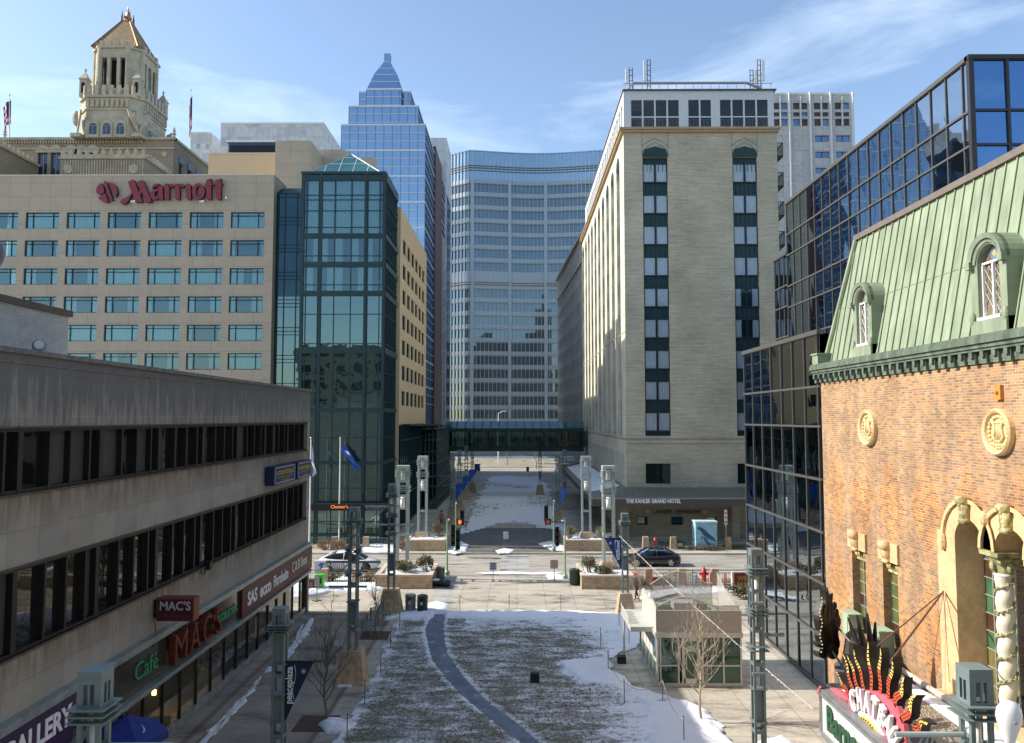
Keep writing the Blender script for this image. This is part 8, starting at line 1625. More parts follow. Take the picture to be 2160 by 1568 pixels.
# ================================================================== people
def person(name_label, loc, H, pose, skin, top, legs, hair=None, hat=None, facing=0.0, seated=False):
    T = thing('person', name_label, 'person', loc); s = H/1.75; z0 = 0
    J = {}; hz = 0.92*s if not seated else 0.48*s
    def V(x, y, z): return Vector((x*s, y*s, z*s))
    hip = 0.93 if not seated else 0.50
    ln = pose.get('lean', 0.0); tw = lambda z: -ln*(z-hip)   # lean forward towards -Y local
    pts = [('pel',V(0,0,hip),.135),('waist',V(0,tw(hip+.18),hip+.18),.125),('chest',V(0,tw(hip+.38),hip+.38),.155),('neck',V(0,tw(hip+.55),hip+.55),.06),('head0',V(0,tw(hip+.62)-.01,hip+.62),.07),('head',V(0,tw(hip+.70)-.02,hip+.72),.095),('top',V(0,tw(hip+.78)-.02,hip+.80),.07)]
    E = [('pel','waist'),('waist','chest'),('chest','neck'),('neck','head0'),('head0','head'),('head','top')]
    st = pose.get('stride', 0.0); ar = pose.get('arms', 0.0)
    for sd, sx in (('l',-1),('r',1)):
        q = st*sx
        if seated: L_ = [('hip',V(.1*sx,-.02,hip-.03),.09),('knee',V(.13*sx,-.42,hip),.065),('ank',V(.13*sx,-.42,.10),.045),('toe',V(.13*sx,-.57,.04),.035)]
        else: L_ = [('hip',V(.095*sx,0,hip-.06),.095),('knee',V(.10*sx,-q*.5-.03,.50),.066),('ank',V(.10*sx,-q+(.06 if q<0 else 0),.09),.045),('toe',V(.11*sx,-q-.13,.035),.038)]
        prev = 'pel'
        for n_, p, r in L_: pts.append((n_+sd,p,r)); E.append((prev,n_+sd)); prev = n_+sd
        yy = tw(hip+.46); A_ = [('sh',V(.19*sx,yy,hip+.46),.062),('elb',V(.24*sx,yy+.05*1-ar*.25-q*.25,hip+.17),.045),('wri',V(.21*sx,yy-.10-ar*.30-q*.4,hip-.02+ar*.22),.032),('han',V(.205*sx,yy-.13-ar*.36-q*.45,hip-.09+ar*.27),.035)]; prev = 'chest'
        for n_, p, r in A_: pts.append((n_+sd,p,r)); E.append((prev,n_+sd)); prev = n_+sd
    ix = {n_: i for i, (n_,_,_) in enumerate(pts)}; me = bpy.data.meshes.new('body'); me.from_pydata([p for _,p,_ in pts], [(ix[a],ix[b]) for a,b in E], []); o = bpy.data.objects.new('b', me); COL.objects.link(o)
    o.modifiers.new('s','SKIN'); 
    for i, (_,_,r) in enumerate(pts): me.skin_vertices[0].data[i].radius = (r*s, r*s*(0.8 if i < 3 else 1)); 
    me.skin_vertices[0].data[0].use_root = True; sb = o.modifiers.new('u','SUBSURF'); sb.levels = 2; sb.render_levels = 2
    dg = bpy.context.evaluated_depsgraph_get(); ev = bpy.data.meshes.new_from_object(o.evaluated_get(dg)); bpy.data.objects.remove(o)
    rot = Matrix.Rotation(facing, 3, 'Z'); L0 = Vector(loc); W_ = lambda p: L0 + rot @ Vector(p)
    mats = [skin, top, legs, M['black']]; neckz = (hip+.56)*s; b = MB(); b.smooth = True; vs = [W_(v.co) for v in ev.vertices]; b.v = [tuple(v) for v in vs]
    for pgn in ev.polygons:
        c = pgn.center; far = abs(c.x) > 0.16*s and ((hip-.14+ar*.2)*s < c.z < (hip-.055+ar*.27)*s) and c.y < -0.08*s
        mi = 0 if c.z > neckz or far else (1 if c.z > (hip-.10)*s or (abs(c.x) > .165*s and c.z > (hip-.2)*s and not seated) else (3 if c.z < .10*s else 2)); b.f.append(list(pgn.vertices)); b.mi.append(mi); b.sm.append(True)
    body = build('body', b, mats, T); hd = V(0, tw(hip+.70)-.02, hip+.72)
    f = MB(); f.smooth = True; f.ball(W_(hd+V(0,-.098,-.015)), .017*s, .022*s, .028*s, 8, 6); f.ball(W_(hd+V(-.098,.0,-.01)), .014*s, .022*s, .032*s, 8, 6); f.ball(W_(hd+V(.098,.0,-.01)), .014*s, .022*s, .032*s, 8, 6); build('face', f, skin, T)
    e = MB(); [e.ball(W_(hd+V(x,-.088,.015)), .011*s, .008*s, .010*s, 6, 5) for x in (-.034,.034)]; e.ball(W_(hd+V(0,-.09,-.055)), .026*s, .007*s, .007*s, 6, 5); build('eyes_and_mouth', e, M['black'], T)
    if hair: h = MB(); h.smooth = True; h.ball(W_(hd+V(0,.02,.035)), .105*s, .105*s, .095*s, 14, 10); build('hair', h, hair, T)
    if hat: h = MB(); h.smooth = True; h.ball(W_(hd+V(0,.005,.055)), .115*s, .12*s, .10*s, 14, 10); h.lathe(W_(hd+V(0,.005,.03)), [(.118*s,0),(.122*s,.02*s),(.118*s,.04*s)], 14); h.ball(W_(hd+V(0,.0,.16)), .035*s, n=8, m=6); build('knit_hat', h, hat, T)
    if pose.get('coat'):
        c = MB(); c.smooth = True; zc = [(hip+.50,.12,.10),(hip+.44,.205,.13),(hip+.25,.20,.155),(hip,.195,.16),(hip-.22,.22,.19)]; vs = []; n = 16
        for z_, a, d in zc:
            for i in range(n): t = 2*math.pi*i/n; vs.append(W_(V(a*math.cos(t), tw(max(z_,hip))+d*math.sin(t), z_)))
        c.add(vs, [(k*n+i,k*n+(i+1)%n,(k+1)*n+(i+1)%n,(k+1)*n+i) for k in range(len(zc)-1) for i in range(n)]); build('coat', c, top, T)
    hm = MB(); hm.smooth = True
    for sx in (-1,1):                                   # fingers and thumb
        sd = 'l' if sx < 0 else 'r'; w = pts[ix['han'+sd]][1]; v = pts[ix['wri'+sd]][1]; d = (w-v).normalized(); side = Vector((1,0,0)); up = d.cross(side).normalized()
        for k in range(4): a = w+side*((k-1.5)*.017*s); L_ = (.055,.065,.062,.048)[k]*s; hm.tube([W_(a), W_(a+d*L_*.6+up*.004*s), W_(a+d*L_+up*.018*s)], [.009*s,.008*s,.006*s], 5)
        a = w-side*(.03*s*sx)-d*.01*s; hm.tube([W_(a), W_(a-side*.02*s*sx+d*.03*s), W_(a-side*.022*s*sx+d*.05*s)], [.010*s,.009*s,.007*s], 5)
    build('fingers', hm, skin, T); return T
skin = flat('skin',(0.50,0.32,0.23),0.6,var=0.05)
p = G(1343, 1266); person('person with a red knit hat and long dark coat walking behind the kiosk', (p.x,p.y,0), 1.68, {'stride':.16,'lean':.12,'coat':True}, skin, flat('dark_brown_coat',(0.035,0.025,0.022),0.85), flat('dark_trousers',(0.02,0.02,0.022),0.85), None, flat('red_knit',(0.65,0.03,0.025),0.8), R(-70))
p = G(931, 1113); person('person in an orange brown jacket standing in the shade beyond the crossing', (p.x,p.y,0), 1.78, {'stride':.04}, skin, flat('orange_brown_jacket',(0.50,0.14,0.03),0.8), flat('black_trousers',(0.012,0.012,0.014),0.85), flat('dark_hair',(0.02,0.015,0.012),0.8), None, R(180))
p = PX(463, 1398, -13.7); person('seated diner in a pale blue shirt behind the restaurant window', (p.x, p.y, p.z-0.55 if p.z > 0.6 else 0.05), 1.7, {'arms':.8,'lean':.2}, skin, flat('pale_blue_shirt',(0.35,0.50,0.68),0.8), M['dark'], flat('grey_hair',(0.4,0.38,0.35),0.8), None, R(30), True)
p = PX(423, 1452, -13.6); person('seated diner in a lime green top behind the restaurant window', (p.x, p.y, 0.05), 1.55, {'arms':.7,'lean':.3}, skin, flat('lime_top',(0.42,0.50,0.06),0.8), M['dark'], flat('brown_hair',(0.08,0.05,0.03),0.8), None, R(200), True)
for k, (u, v) in enumerate(((455,1412),(430,1440))):
    p = PX(u, v, -13.9); T = thing('dining_table', ('small restaurant table by the diner in pale blue','small restaurant table by the diner in lime green')[k], 'table', (p.x,p.y+0.1,0.05)); m = MB(); m.cyl((p.x,p.y+0.1,0.72),(p.x,p.y+0.1,0.76),0.42,n=18); build('tabletop', m, flat('white_cloth',(0.6,0.6,0.56),0.8), T); m = MB(); m.cyl((p.x,p.y+0.1,0.05),(p.x,p.y+0.1,0.719),0.04); build('leg', m, M['black'], T)
p = PX(325, 1461, -13.6); T = thing('wall_lantern', 'small glowing amber lantern inside the shop window', 'lamp', tuple(p)); m = MB(); m.smooth = True; m.cyl((p.x,p.y,p.z-0.09),(p.x,p.y,p.z+0.09),0.075,n=10); build('shade', m, emis('amber_glow',(1.0,0.55,0.12),6.0), T); m = MB(); m.cyl((p.x,p.y,p.z+0.09),(p.x,p.y,2.4),0.01,n=5); build('cord', m, M['black'], T)

# ================================================================== cars
def car(loc, L_, paint, label, face, windowtint, wheelcol):
    T = thing('car', label, 'car', loc); s = L_/4.6; f = face; X = lambda x: loc[0]+f*x*s; Y = loc[1]; Z = loc[2]
    sec = [(-2.30,.60,.42,.60,.66),(-2.22,.80,.28,.72,.86),(-1.95,.86,.20,.80,.96),(-1.5,.89,.18,.84,.98),(-0.9,.90,.17,.86,.93),(0,.90,.17,.86,.90),(0.8,.90,.17,.85,.89),(1.25,.89,.18,.82,.86),(1.75,.86,.2,.74,.78),(2.1,.78,.25,.64,.69),(2.27,.60,.38,.52,.56)]
    m = MB(); m.smooth = True; V = []; n = 11
    for x, hw, zb, zs, zt in sec:
        prof = [(hw*.86,zb),(hw,zb+.12),(hw*1.01,(zb+zs)/2),(hw*.97,zs),(hw*.80,zt),(0,zt+.015)]; prof = prof+[(-y,z) for y,z in prof[-2::-1]]
        V += [(X(x),Y+y*s,Z+z*s) for y,z in prof]
    F = [(k*n+i,k*n+i+1,(k+1)*n+i+1,(k+1)*n+i) for k in range(len(sec)-1) for i in range(n-1)]+[(k*n+n-1,k*n,(k+1)*n,(k+1)*n+n-1) for k in range(len(sec)-1)]+[tuple(range(n)),tuple(range((len(sec)-1)*n,len(sec)*n))]
    m.add(V, F); body = build('body', m, paint, T)
    cab = [(-1.95,.62,.95,.60,.96),(-1.45,.76,.95,.62,1.22),(-0.9,.80,.93,.60,1.40),(-0.2,.81,.91,.60,1.45),(0.35,.80,.89,.58,1.40),(0.9,.77,.87,.56,1.14),(1.3,.66,.86,.60,.87)]; g = MB(); g.smooth = True; V = []
    for x, hb, z0, ht, z1 in cab: V += [(X(x),Y+y*s,Z+z*s) for y,z in ((hb,z0),((hb+ht)/2+.03,(z0+z1)/2),(ht,z1-.03),(0,z1+.015),(-ht,z1-.03),(-(hb+ht)/2-.03,(z0+z1)/2),(-hb,z0))]
    g.add(V, [(k*7+i,k*7+i+1,(k+1)*7+i+1,(k+1)*7+i) for k in range(6) for i in range(6)]); build('windows', g, windowtint, T)
    r = MB(); r.smooth = True; V = []
    for x, hb, z0, ht, z1 in cab[1:6]: k = 1.0; V += [(X(x),Y+y*s,Z+z*s) for y,z in ((ht+.025,z1-.07),(ht*.98,z1-.005),(0,z1+.03),(-ht*.98,z1-.005),(-ht-.025,z1-.07))]
    sel = V[5:20]; r.add(sel, [(k*5+i,k*5+i+1,(k+1)*5+i+1,(k+1)*5+i) for k in range(2) for i in range(4)])
    for sy in (-1,1):
        for a, b in (((-1.95,.63,.96),(-0.95,.63,1.38)),((1.28,.67,.88),(0.33,.60,1.38)),((-0.30,.84,.91),(-0.25,.62,1.42))): r.tube([(X(a[0]),Y+sy*a[1]*s,Z+a[2]*s),(X((a[0]+b[0])/2),Y+sy*((a[1]+b[1])/2+.035)*s,Z+((a[2]+b[2])/2+.03)*s),(X(b[0]),Y+sy*b[1]*s,Z+b[2]*s)],0.035*s,5)
    build('roof', r, paint, T); rb = flat('tyre_rubber',(0.015,0.015,0.015),0.8)
    for wx in (-1.42,1.38):
        for sy in (-1,1):
            w = MB(); w.smooth = True; c = Vector((X(wx),Y+sy*.80*s,Z+.325*s)); w.cyl(c-Vector((0,.10*s,0)),c+Vector((0,.10*s,0)),.325*s,n=20); wo = build('wheel', w, rb, T); q = MB(); o_ = c+Vector((0,sy*.112*s,0))
            q.cyl(o_-Vector((0,sy*.01,0)), o_, .07*s, n=10)
            for k in range(5): a = 2*math.pi*k/5+.3; e = o_+Vector((math.cos(a)*.21*s,0,math.sin(a)*.21*s)); q.cyl(o_, e, .035*s, .045*s, n=6)
            q.tube([o_+Vector((math.cos(2*math.pi*k/16)*.215*s,0,math.sin(2*math.pi*k/16)*.215*s)) for k in range(17)], .018*s, 5); build('rim', q, wheelcol, wo)
            ar = MB(); ar.cyl(c+Vector((0,sy*.06*s,.02*s)), c+Vector((0,sy*.098*s,.02*s)), .375*s, n=20); build('wheel_arch', ar, M['black'], T)
    for sy in (-1,1):
        h = MB(); h.smooth = True; h.ball((X(2.13),Y+sy*.56*s,Z+.60*s),.10*s,.16*s,.06*s,8,6); build('headlight', h, flat('headlight_lens',(0.6,0.62,0.65),0.1), T); h = MB(); h.smooth = True; h.ball((X(-2.2),Y+sy*.62*s,Z+.78*s),.08*s,.16*s,.08*s,8,6); build('tail_light', h, flat('red_tail_lens',(0.45,0.02,0.02),0.2), T)
        mi = MB(); mi.smooth = True; mi.ball((X(0.72),Y+sy*.95*s,Z+.95*s),.08*s,.06*s,.06*s,8,6); build('wing_mirror', mi, paint, T)
        dl = MB(); dl.tube([(X(-0.27),Y+sy*.915*s,Z+.3*s),(X(-0.27),Y+sy*.90*s,Z+.86*s)],.008*s,4); dl.tube([(X(0.85),Y+sy*.915*s,Z+.3*s),(X(0.8),Y+sy*.90*s,Z+.84*s)],.008*s,4); dl.tube([(X(-0.5),Y+sy*.915*s,Z+.78*s),(X(-0.38),Y+sy*.93*s,Z+.78*s)],.02*s,4); build('door_seams', dl, M['black'], T)
    return T
carglass = mirror_glass('car_glass',(0.01,0.012,0.014),ior=1.6)
wp, t_, b_, o_ = nodes('white_car_paint'); b_.inputs['Base Color'].default_value = (0.78,0.79,0.80,1); b_.inputs['Roughness'].default_value = 0.35; b_.inputs['Coat Weight'].default_value = 0.6
bp, t_, b_, o_ = nodes('black_car_paint'); b_.inputs['Base Color'].default_value = (0.012,0.012,0.014,1); b_.inputs['Roughness'].default_value = 0.3; b_.inputs['Coat Weight'].default_value = 1.0
car((-13.1,60.2,-0.13), 4.75, wp, 'white sedan parked on the street at left behind the light tower', 1, carglass, flat('dark_alloy',(0.12,0.12,0.12),0.4,0.5)); car((10.95,62.3,-0.13), 4.45, bp, 'glossy black hatchback with silver wheels on the street at right', -1, carglass, flat('silver_alloy',(0.62,0.62,0.62),0.35,0.6))
m = MB(); Ts = None

# ================================================================== street furniture
def bin_(u, v, col, label, r=0.30, h=1.05, square=True, group=None):
    p = G(u, v); T = thing('waste_bin', label, 'waste bin', (p.x,p.y,0), group); m = MB(); m.smooth = not square
    if square: frustum_ = [(-r,-r),(r,-r),(r,r),(-r,r)]; m.lathe((p.x,p.y,0),[(r*1.05,0.03),(r*1.1,h*.86)],20); build('body', m, col, T); m = MB(); m.smooth = True; m.lathe((p.x,p.y,h*.86),[(r*1.13,0),(r*1.13,.03),(r*.9,h*.10),(r*.5,h*.135),(.02,h*.14)],20); build('lid', m, col, T); m = MB(); m.box(p.x-.14,p.x+.14,p.y-r*1.14,p.y-r*.95,h*.73,h*.81); build('opening', m, M['black'], T); m = MB(); m.box(p.x-.09,p.x+.05,p.y-r*1.13,p.y-r*1.0,h*.45,h*.62); build('sticker', m, flat('white_sticker',(0.6,0.6,0.58)), T)
    else:
        m.lathe((p.x,p.y,0),[(r*.95,0.02),(r,h*.5),(r*1.02,h*.93),(r*1.08,h*.94),(r*1.08,h),(r*.8,h),(r*.78,h*.9)],18); build('body', m, col, T); q = MB()
        for i in range(22): a = 2*math.pi*i/22; q.cyl((p.x+r*1.03*math.cos(a),p.y+r*1.03*math.sin(a),.05),(p.x+r*1.06*math.cos(a),p.y+r*1.06*math.sin(a),h*.93),.014,n=4)
        build('slats', q, col, T)
gbin = flat('dark_green_bin',(0.015,0.045,0.03),0.4,var=0.1); sbin = flat('grey_steel_bin',(0.22,0.23,0.22),0.45,0.5,var=0.25,vs=5)
bin_(866,1289,sbin,'left grey bin of the twin waste bins at the lawn edge'); bin_(891,1291,gbin,'right dark green bin of the twin waste bins at the lawn edge'); bin_(929,1229,sbin,'grey slatted bin beside the near left planter',.28,1.1,False); bin_(1212,1234,gbin,'dark green slatted bin beside the near right planter',.33,1.1,False); bin_(1010,994,M['black'],'tiny dark bin near the far road, left'); bin_(1113,995,M['black'],'tiny dark bin near the far road, right')
p = G(922,1238); T = thing('bundle', 'dark heap of bags with snow on it beside the near left planter', 'bags', (p.x,p.y,0)); r_ = random.Random(5)
for k in range(5): m = MB(); m.smooth = True; m.ball((p.x-.5+.28*k,p.y+r_.uniform(-.15,.2),.22+.1*(k<3)),.33,.3,.3 if k else .5,10,7); m.v = [(a+.05*mnoise.noise(Vector((a*6,b*6,c*6))),b,c+.05*mnoise.noise(Vector((a*5,b*5,c*5+2)))) for a,b,c in m.v]; build('bag', m, flat('black_plastic',(0.02,0.02,0.025),0.35), T)
m = MB(); m.smooth = True; m.ball((p.x-.1,p.y-.05,.5),.3,.25,.08,10,6); build('snow_cap', m, M['snow'], T)
p = G(1128,1440); T = thing('black_box', 'small black ground spotlight box standing on the lawn', 'floodlight', (p.x,p.y,0.05)); m = MB(); m.box(p.x-.2,p.x+.2,p.y-.15,p.y+.15,.05,.42); build('housing', m, M['black'], T); m = MB(); m.box(p.x-.17,p.x+.17,p.y-.165,p.y-.151,.1,.38); build('lens', m, carglass, T)
p = G(1311,1398); T = thing('black_box', 'small black ground spotlight box by the snow edge near the kiosk', 'floodlight', (p.x,p.y,0)); m = MB(); m.box(p.x-.2,p.x+.2,p.y-.2,p.y+.2,0,.32); build('housing', m, M['black'], T); m = MB(); m.box(p.x-.17,p.x+.17,p.y-.215,p.y-.201,.05,.28); build('lens', m, carglass, T)
green = flat('pale_green_pole',(0.22,0.36,0.22),0.5,0.1,var=0.1)
def street_pole(u, vb, vt, label, arm_=0.25):
    p = G(u, vb); h = P(u, vt, p.y).z; T = thing('street_pole', label, 'pole', (p.x,p.y,0), 'pale green street poles at the crossing'); m = MB(); m.cyl((p.x,p.y,.35),(p.x,p.y,h),.075,.05,n=10); build('pole', m, green, T); m = MB(); m.lathe((p.x,p.y,0),[(.2,0),(.2,.25),(.1,.4)],10); build('foot', m, green, T); m = MB(); m.tube([(p.x,p.y,h-.1),(p.x+arm_,p.y,h-.02)],.03,5); m.ball((p.x+arm_,p.y,h-.06),.07,n=8,m=6); build('top_fitting', m, M['white'], T); return p, h, T
a = street_pole(943,1214,1095,'pale green pole at the near kerb left of the crossing',.12); b = street_pole(1192,1222,1097,'pale green pole at the near kerb beside the dark green bin',-.2); c = street_pole(961,1165,1060,'pale green signal pole at the far kerb, left',.05); d = street_pole(1168,1163,1055,'pale green signal pole at the far kerb, right',.05)
def signal(Y, u, v0, v1, label, n=3):
    a, b_ = P(u, v0, Y), P(u, v1, Y); T = thing('traffic_signal', label, 'traffic signal', tuple(b_), 'black traffic signals at the crossing'); h = (a.z-b_.z)/n; m = MB(); m.box(a.x-.17,a.x+.17,Y-.1,Y+.1,b_.z,a.z); build('housing', m, M['black'], T)
    for i in range(n): z = b_.z+h*(i+.5); m = MB(); m.smooth = True; m.cyl((a.x,Y-.28,z),(a.x,Y-.1,z),.13,n=12,cap=False); m.cyl((a.x,Y-.12,z),(a.x,Y-.101,z),.12,n=12); build('visor', m, M['black'], T)
    return T
signal(65.4,956,1107,1152,'left cluster traffic signal facing the street, dark'); signal(65.6,966,1118,1160,'second signal of the left cluster, nearer the pole'); signal(66.2,1152,1067,1100,'upper traffic signal left of the right signal pole'); signal(66,1175,1112,1152,'lower traffic signal right of the right signal pole'); signal(66.3,975,1077,1108,'small upper signal of the left cluster')
for (u, v, lb) in ((970,1101,'pedestrian signal showing an orange hand on the left signal cluster'),(1156,1101,'pedestrian signal with a dim orange hand on the right signal pole')):
    q = P(u, v, 65.2); T = thing('pedestrian_signal', lb, 'pedestrian signal', tuple(q)); m = MB(); m.box(q.x-.26,q.x+.26,q.y,q.y+.2,q.z-.26,q.z+.26); m.box(q.x+.26,q.x+.8,q.y+.05,q.y+.1,q.z-.03,q.z+.03); build('housing', m, M['black'], T)
    m = MB(); m.box(q.x-.13,q.x+.09,q.y-.02,q.y-.001,q.z-.19,q.z+.02); [m.box(q.x-.13+.06*k,q.x-.085+.06*k,q.y-.02,q.y-.001,q.z+.02,q.z+.15+.03*(k in(1,2))) for k in range(4)]; m.box(q.x+.09,q.x+.15,q.y-.02,q.y-.001,q.z-.08,q.z+.04); build('lit_hand', m, emis('orange_hand_'+str(u),(1,.18,.03) if u < 1000 else (.3,.05,.02),0.8 if u < 1000 else 0.25), T)
def stand(u, vb, vt, w, col, label, face, footw=.35, split=None):
    p = G(u, vb); z1 = P(u, vt, p.y).z; T = thing('sign_stand', label, 'sign stand', (p.x,p.y,0)); hh = min(.75, z1*.42); m = MB(); m.cyl((p.x,p.y,.04),(p.x,p.y,z1-hh),.03,n=6); build('post', m, col, T); m = MB(); m.box(p.x-footw,p.x+footw,p.y-.04,p.y+.04,0,.05); m.box(p.x-.04,p.x+.04,p.y-.3,p.y-.041,0,.05); m.box(p.x-.04,p.x+.04,p.y+.041,p.y+.3,0,.05); build('foot', m, col, T)
    m = MB(); m.box(p.x-w/2,p.x+w/2,p.y-.03,p.y+.03,z1-hh,z1); build('board', m, col, T); m = MB(); m.m = 0; m.box(p.x-w/2+.03,p.x+w/2-.03,p.y-.036,p.y-.031,z1-hh+.03,z1-.03)
    m.m = 1; [m.box(p.x-w/2+.08,p.x+w/2-.08,p.y-.042,p.y-.037,z1-hh+.12+.12*k,z1-hh+.17+.12*k) for k in range(4)]; build('notice', m, face, T); return T
wn = [flat('white_notice',(0.62,0.62,0.6)), flat('grey_print',(0.25,0.22,0.22))]; br_ = flat('brown_post',(0.10,0.035,0.03),0.6)
stand(1067,1160,1121,.5,br_,'brown sign stand with white notice just beyond the road',wn); stand(1169,1223,1182,.55,br_,'brown framed notice stand at the near kerb, right of centre',[flat('pinkish_notice',(0.50,0.40,0.40)),wn[1]]); stand(1040,1226,1187,.5,flat('grey_blue_post',(0.2,0.24,0.28),.5),'grey and blue sign stand at the near kerb, left of centre',[flat('blue_grey_notice',(0.30,0.38,0.42)),flat('navy_notice',(0.03,0.05,0.2))],.1)
stand(983,1118,1082,.5,br_,'small sign stand in the shade left of the street axis',wn); stand(668,1268,1215,.34,flat('thin_green_post',(0.12,0.25,0.18),.5),'slim bus stop style sign on a round foot near the newspaper boxes',wn,.3)
def fence(u0, u1, v, h, label, pillars, pl_, zt=None):
    a, b_ = G(u0, v), G(u1, v); y = (a.y+b_.y)/2; T = thing('street_fence', label, 'fence', ((a.x+b_.x)/2,y,0)); m = MB(); m.cyl((a.x,y,h),(b_.x,y,h),.035,n=6); m.cyl((a.x,y,h-.2),(b_.x,y,h-.2),.025,n=5); m.cyl((a.x,y,.12),(b_.x,y,.12),.025,n=5); x = a.x
    while x < b_.x: m.cyl((x,y,.12),(x,y,h-.2),.013,n=4); x += .16
    x = a.x
    while x < b_.x: m.cyl((x,y,0),(x,y,h),.03,n=5); x += 1.6
    build('railing', m, flat('fence_grey_green',(0.12,0.17,0.15),.5,.2), T)
    for k, u in enumerate(pillars):
        p = G(u, v); m = MB(); frustum(m, .30, .24, 0, h+.12, p.x, y); S_ = build('granite_pillar', m, GRAN, None, pl_[k], 'pillar', 'granite pillars in the street fences', loc=(p.x,y,0))
fence(655,800,1232,.95,'low green railing on the near left kerb behind the newspaper boxes',(685,752),('granite pillar by the newspaper boxes in the near left railing','granite pillar in the near left railing under the light tower')); fence(1318,1575,1233,1.0,'low railing with bicycle parking on the near right kerb',(1368,1438,1507),('granite pillar nearest the planter in the near right railing','granite pillar left of the red hydrant','granite pillar right of the red hydrant'))
fence(655,858,1158,.95,'low railing beyond the road in front of the tan hotel',(705,752,772),('granite pillar behind the roof of the white car','granite pillar right of the flagpole beyond the white car','brown granite pillar nearest the far left planter')); fence(1290,1560,1158,.95,'low railing beyond the road in front of the brick hotel',(1362,1420,1535),('granite pillar above the black car roof','granite pillar above the tail of the black car','granite pillar right of the blue painted box'))
def hydrant(u, v, s, col, label):
    p = G(u, v); T = thing('fire_hydrant', label, 'fire hydrant', (p.x,p.y,0)); m = MB(); m.smooth = True; m.lathe((p.x,p.y,0),[(.2*s,0),(.2*s,.05*s),(.12*s,.08*s),(.12*s,.62*s),(.17*s,.66*s),(.17*s,.72*s),(.14*s,.76*s),(.12*s,.88*s),(.05*s,.95*s),(.05*s,1.02*s)],14); build('barrel', m, col, T)
    m = MB(); m.cyl((p.x-.24*s,p.y,.60*s),(p.x+.24*s,p.y,.60*s),.07*s,n=8); m.cyl((p.x,p.y-.24*s,.55*s),(p.x,p.y,.55*s),.08*s,n=8); build('outlets', m, col, T)
hydrant(1485,1234,1.25,flat('hydrant_red',(0.40,0.015,0.02),.4),'tall red fire hydrant by the near right railing'); hydrant(1382,1157,1.0,flat('hydrant_orange',(0.65,0.10,0.03),.4),'orange hydrant top beyond the black car')
def rack(u, v, label):
    p = G(u, v); m = MB(); m.tube([(p.x-.05,p.y-.35,0),(p.x-.05,p.y-.35,.75),(p.x,p.y-.15,.92),(p.x,p.y+.15,.92),(p.x+.05,p.y+.35,.75),(p.x+.05,p.y+.35,0)],.035,6); build('bike_rack', m, flat('rack_red',(0.32,0.02,0.03),.4), None, label, 'bike rack', 'dark red bike hoops', loc=(p.x,p.y,0))
for u, lb in ((1375,'dark red bike hoop nearest the planter'),(1400,'dark red bike hoop left of the first bicycle'),(1447,'dark red bike hoop between the two bicycles'),(1500,'dark red bike hoop right of the hydrant'),(1530,'dark red bike hoop nearest the brown bank sign')): rack(u, 1240, lb)
def bicycle(u, v, ang, col, label):
    p = G(u, v); T = thing('bicycle', label, 'bicycle', (p.x,p.y,0)); c, s = math.cos(ang), math.sin(ang); Q = lambda x, z, y=0: (p.x+x*c-y*s, p.y+x*s+y*c, z)
    for x in (-.52,.52): w = MB(); w.tube([Q(x+.34*math.cos(2*math.pi*k/18), .35+.34*math.sin(2*math.pi*k/18)) for k in range(19)], .02, 5); [w.cyl(Q(x,.35), Q(x+.33*math.cos(k*math.pi/4), .35+.33*math.sin(k*math.pi/4)), .004, n=3) for k in range(8)]; build('wheel', w, M['black'], T)
    f = MB(); [f.cyl(Q(*a), Q(*b_), .018, n=5) for a, b_ in (((-.52,.35),(-.1,.35)),((-.1,.35),(-.2,.8)),((-.52,.35),(-.2,.8)),((-.1,.35),(.38,.82)),((-.19,.76),(.36,.88)),((.52,.35),(.36,.92)))]; build('frame', f, col, T)
    h = MB(); h.tube([Q(.3,1.0,-.25),Q(.36,.98,0),Q(.3,1.0,.25)],.018,5); build('handlebar', h, M['black'], T); h = MB(); h.ball(Q(-.22,.86), .13,.07,.04,8,6); build('saddle', h, M['black'], T)
bicycle(1424,1240,R(75),flat('silver_frame',(0.4,0.4,0.42),.3,.5),'silver bicycle leaning by the left granite pillar'); bicycle(1468,1241,R(65),flat('blue_frame',(0.05,0.12,0.35),.3,.4),'blue bicycle beside the red hydrant')
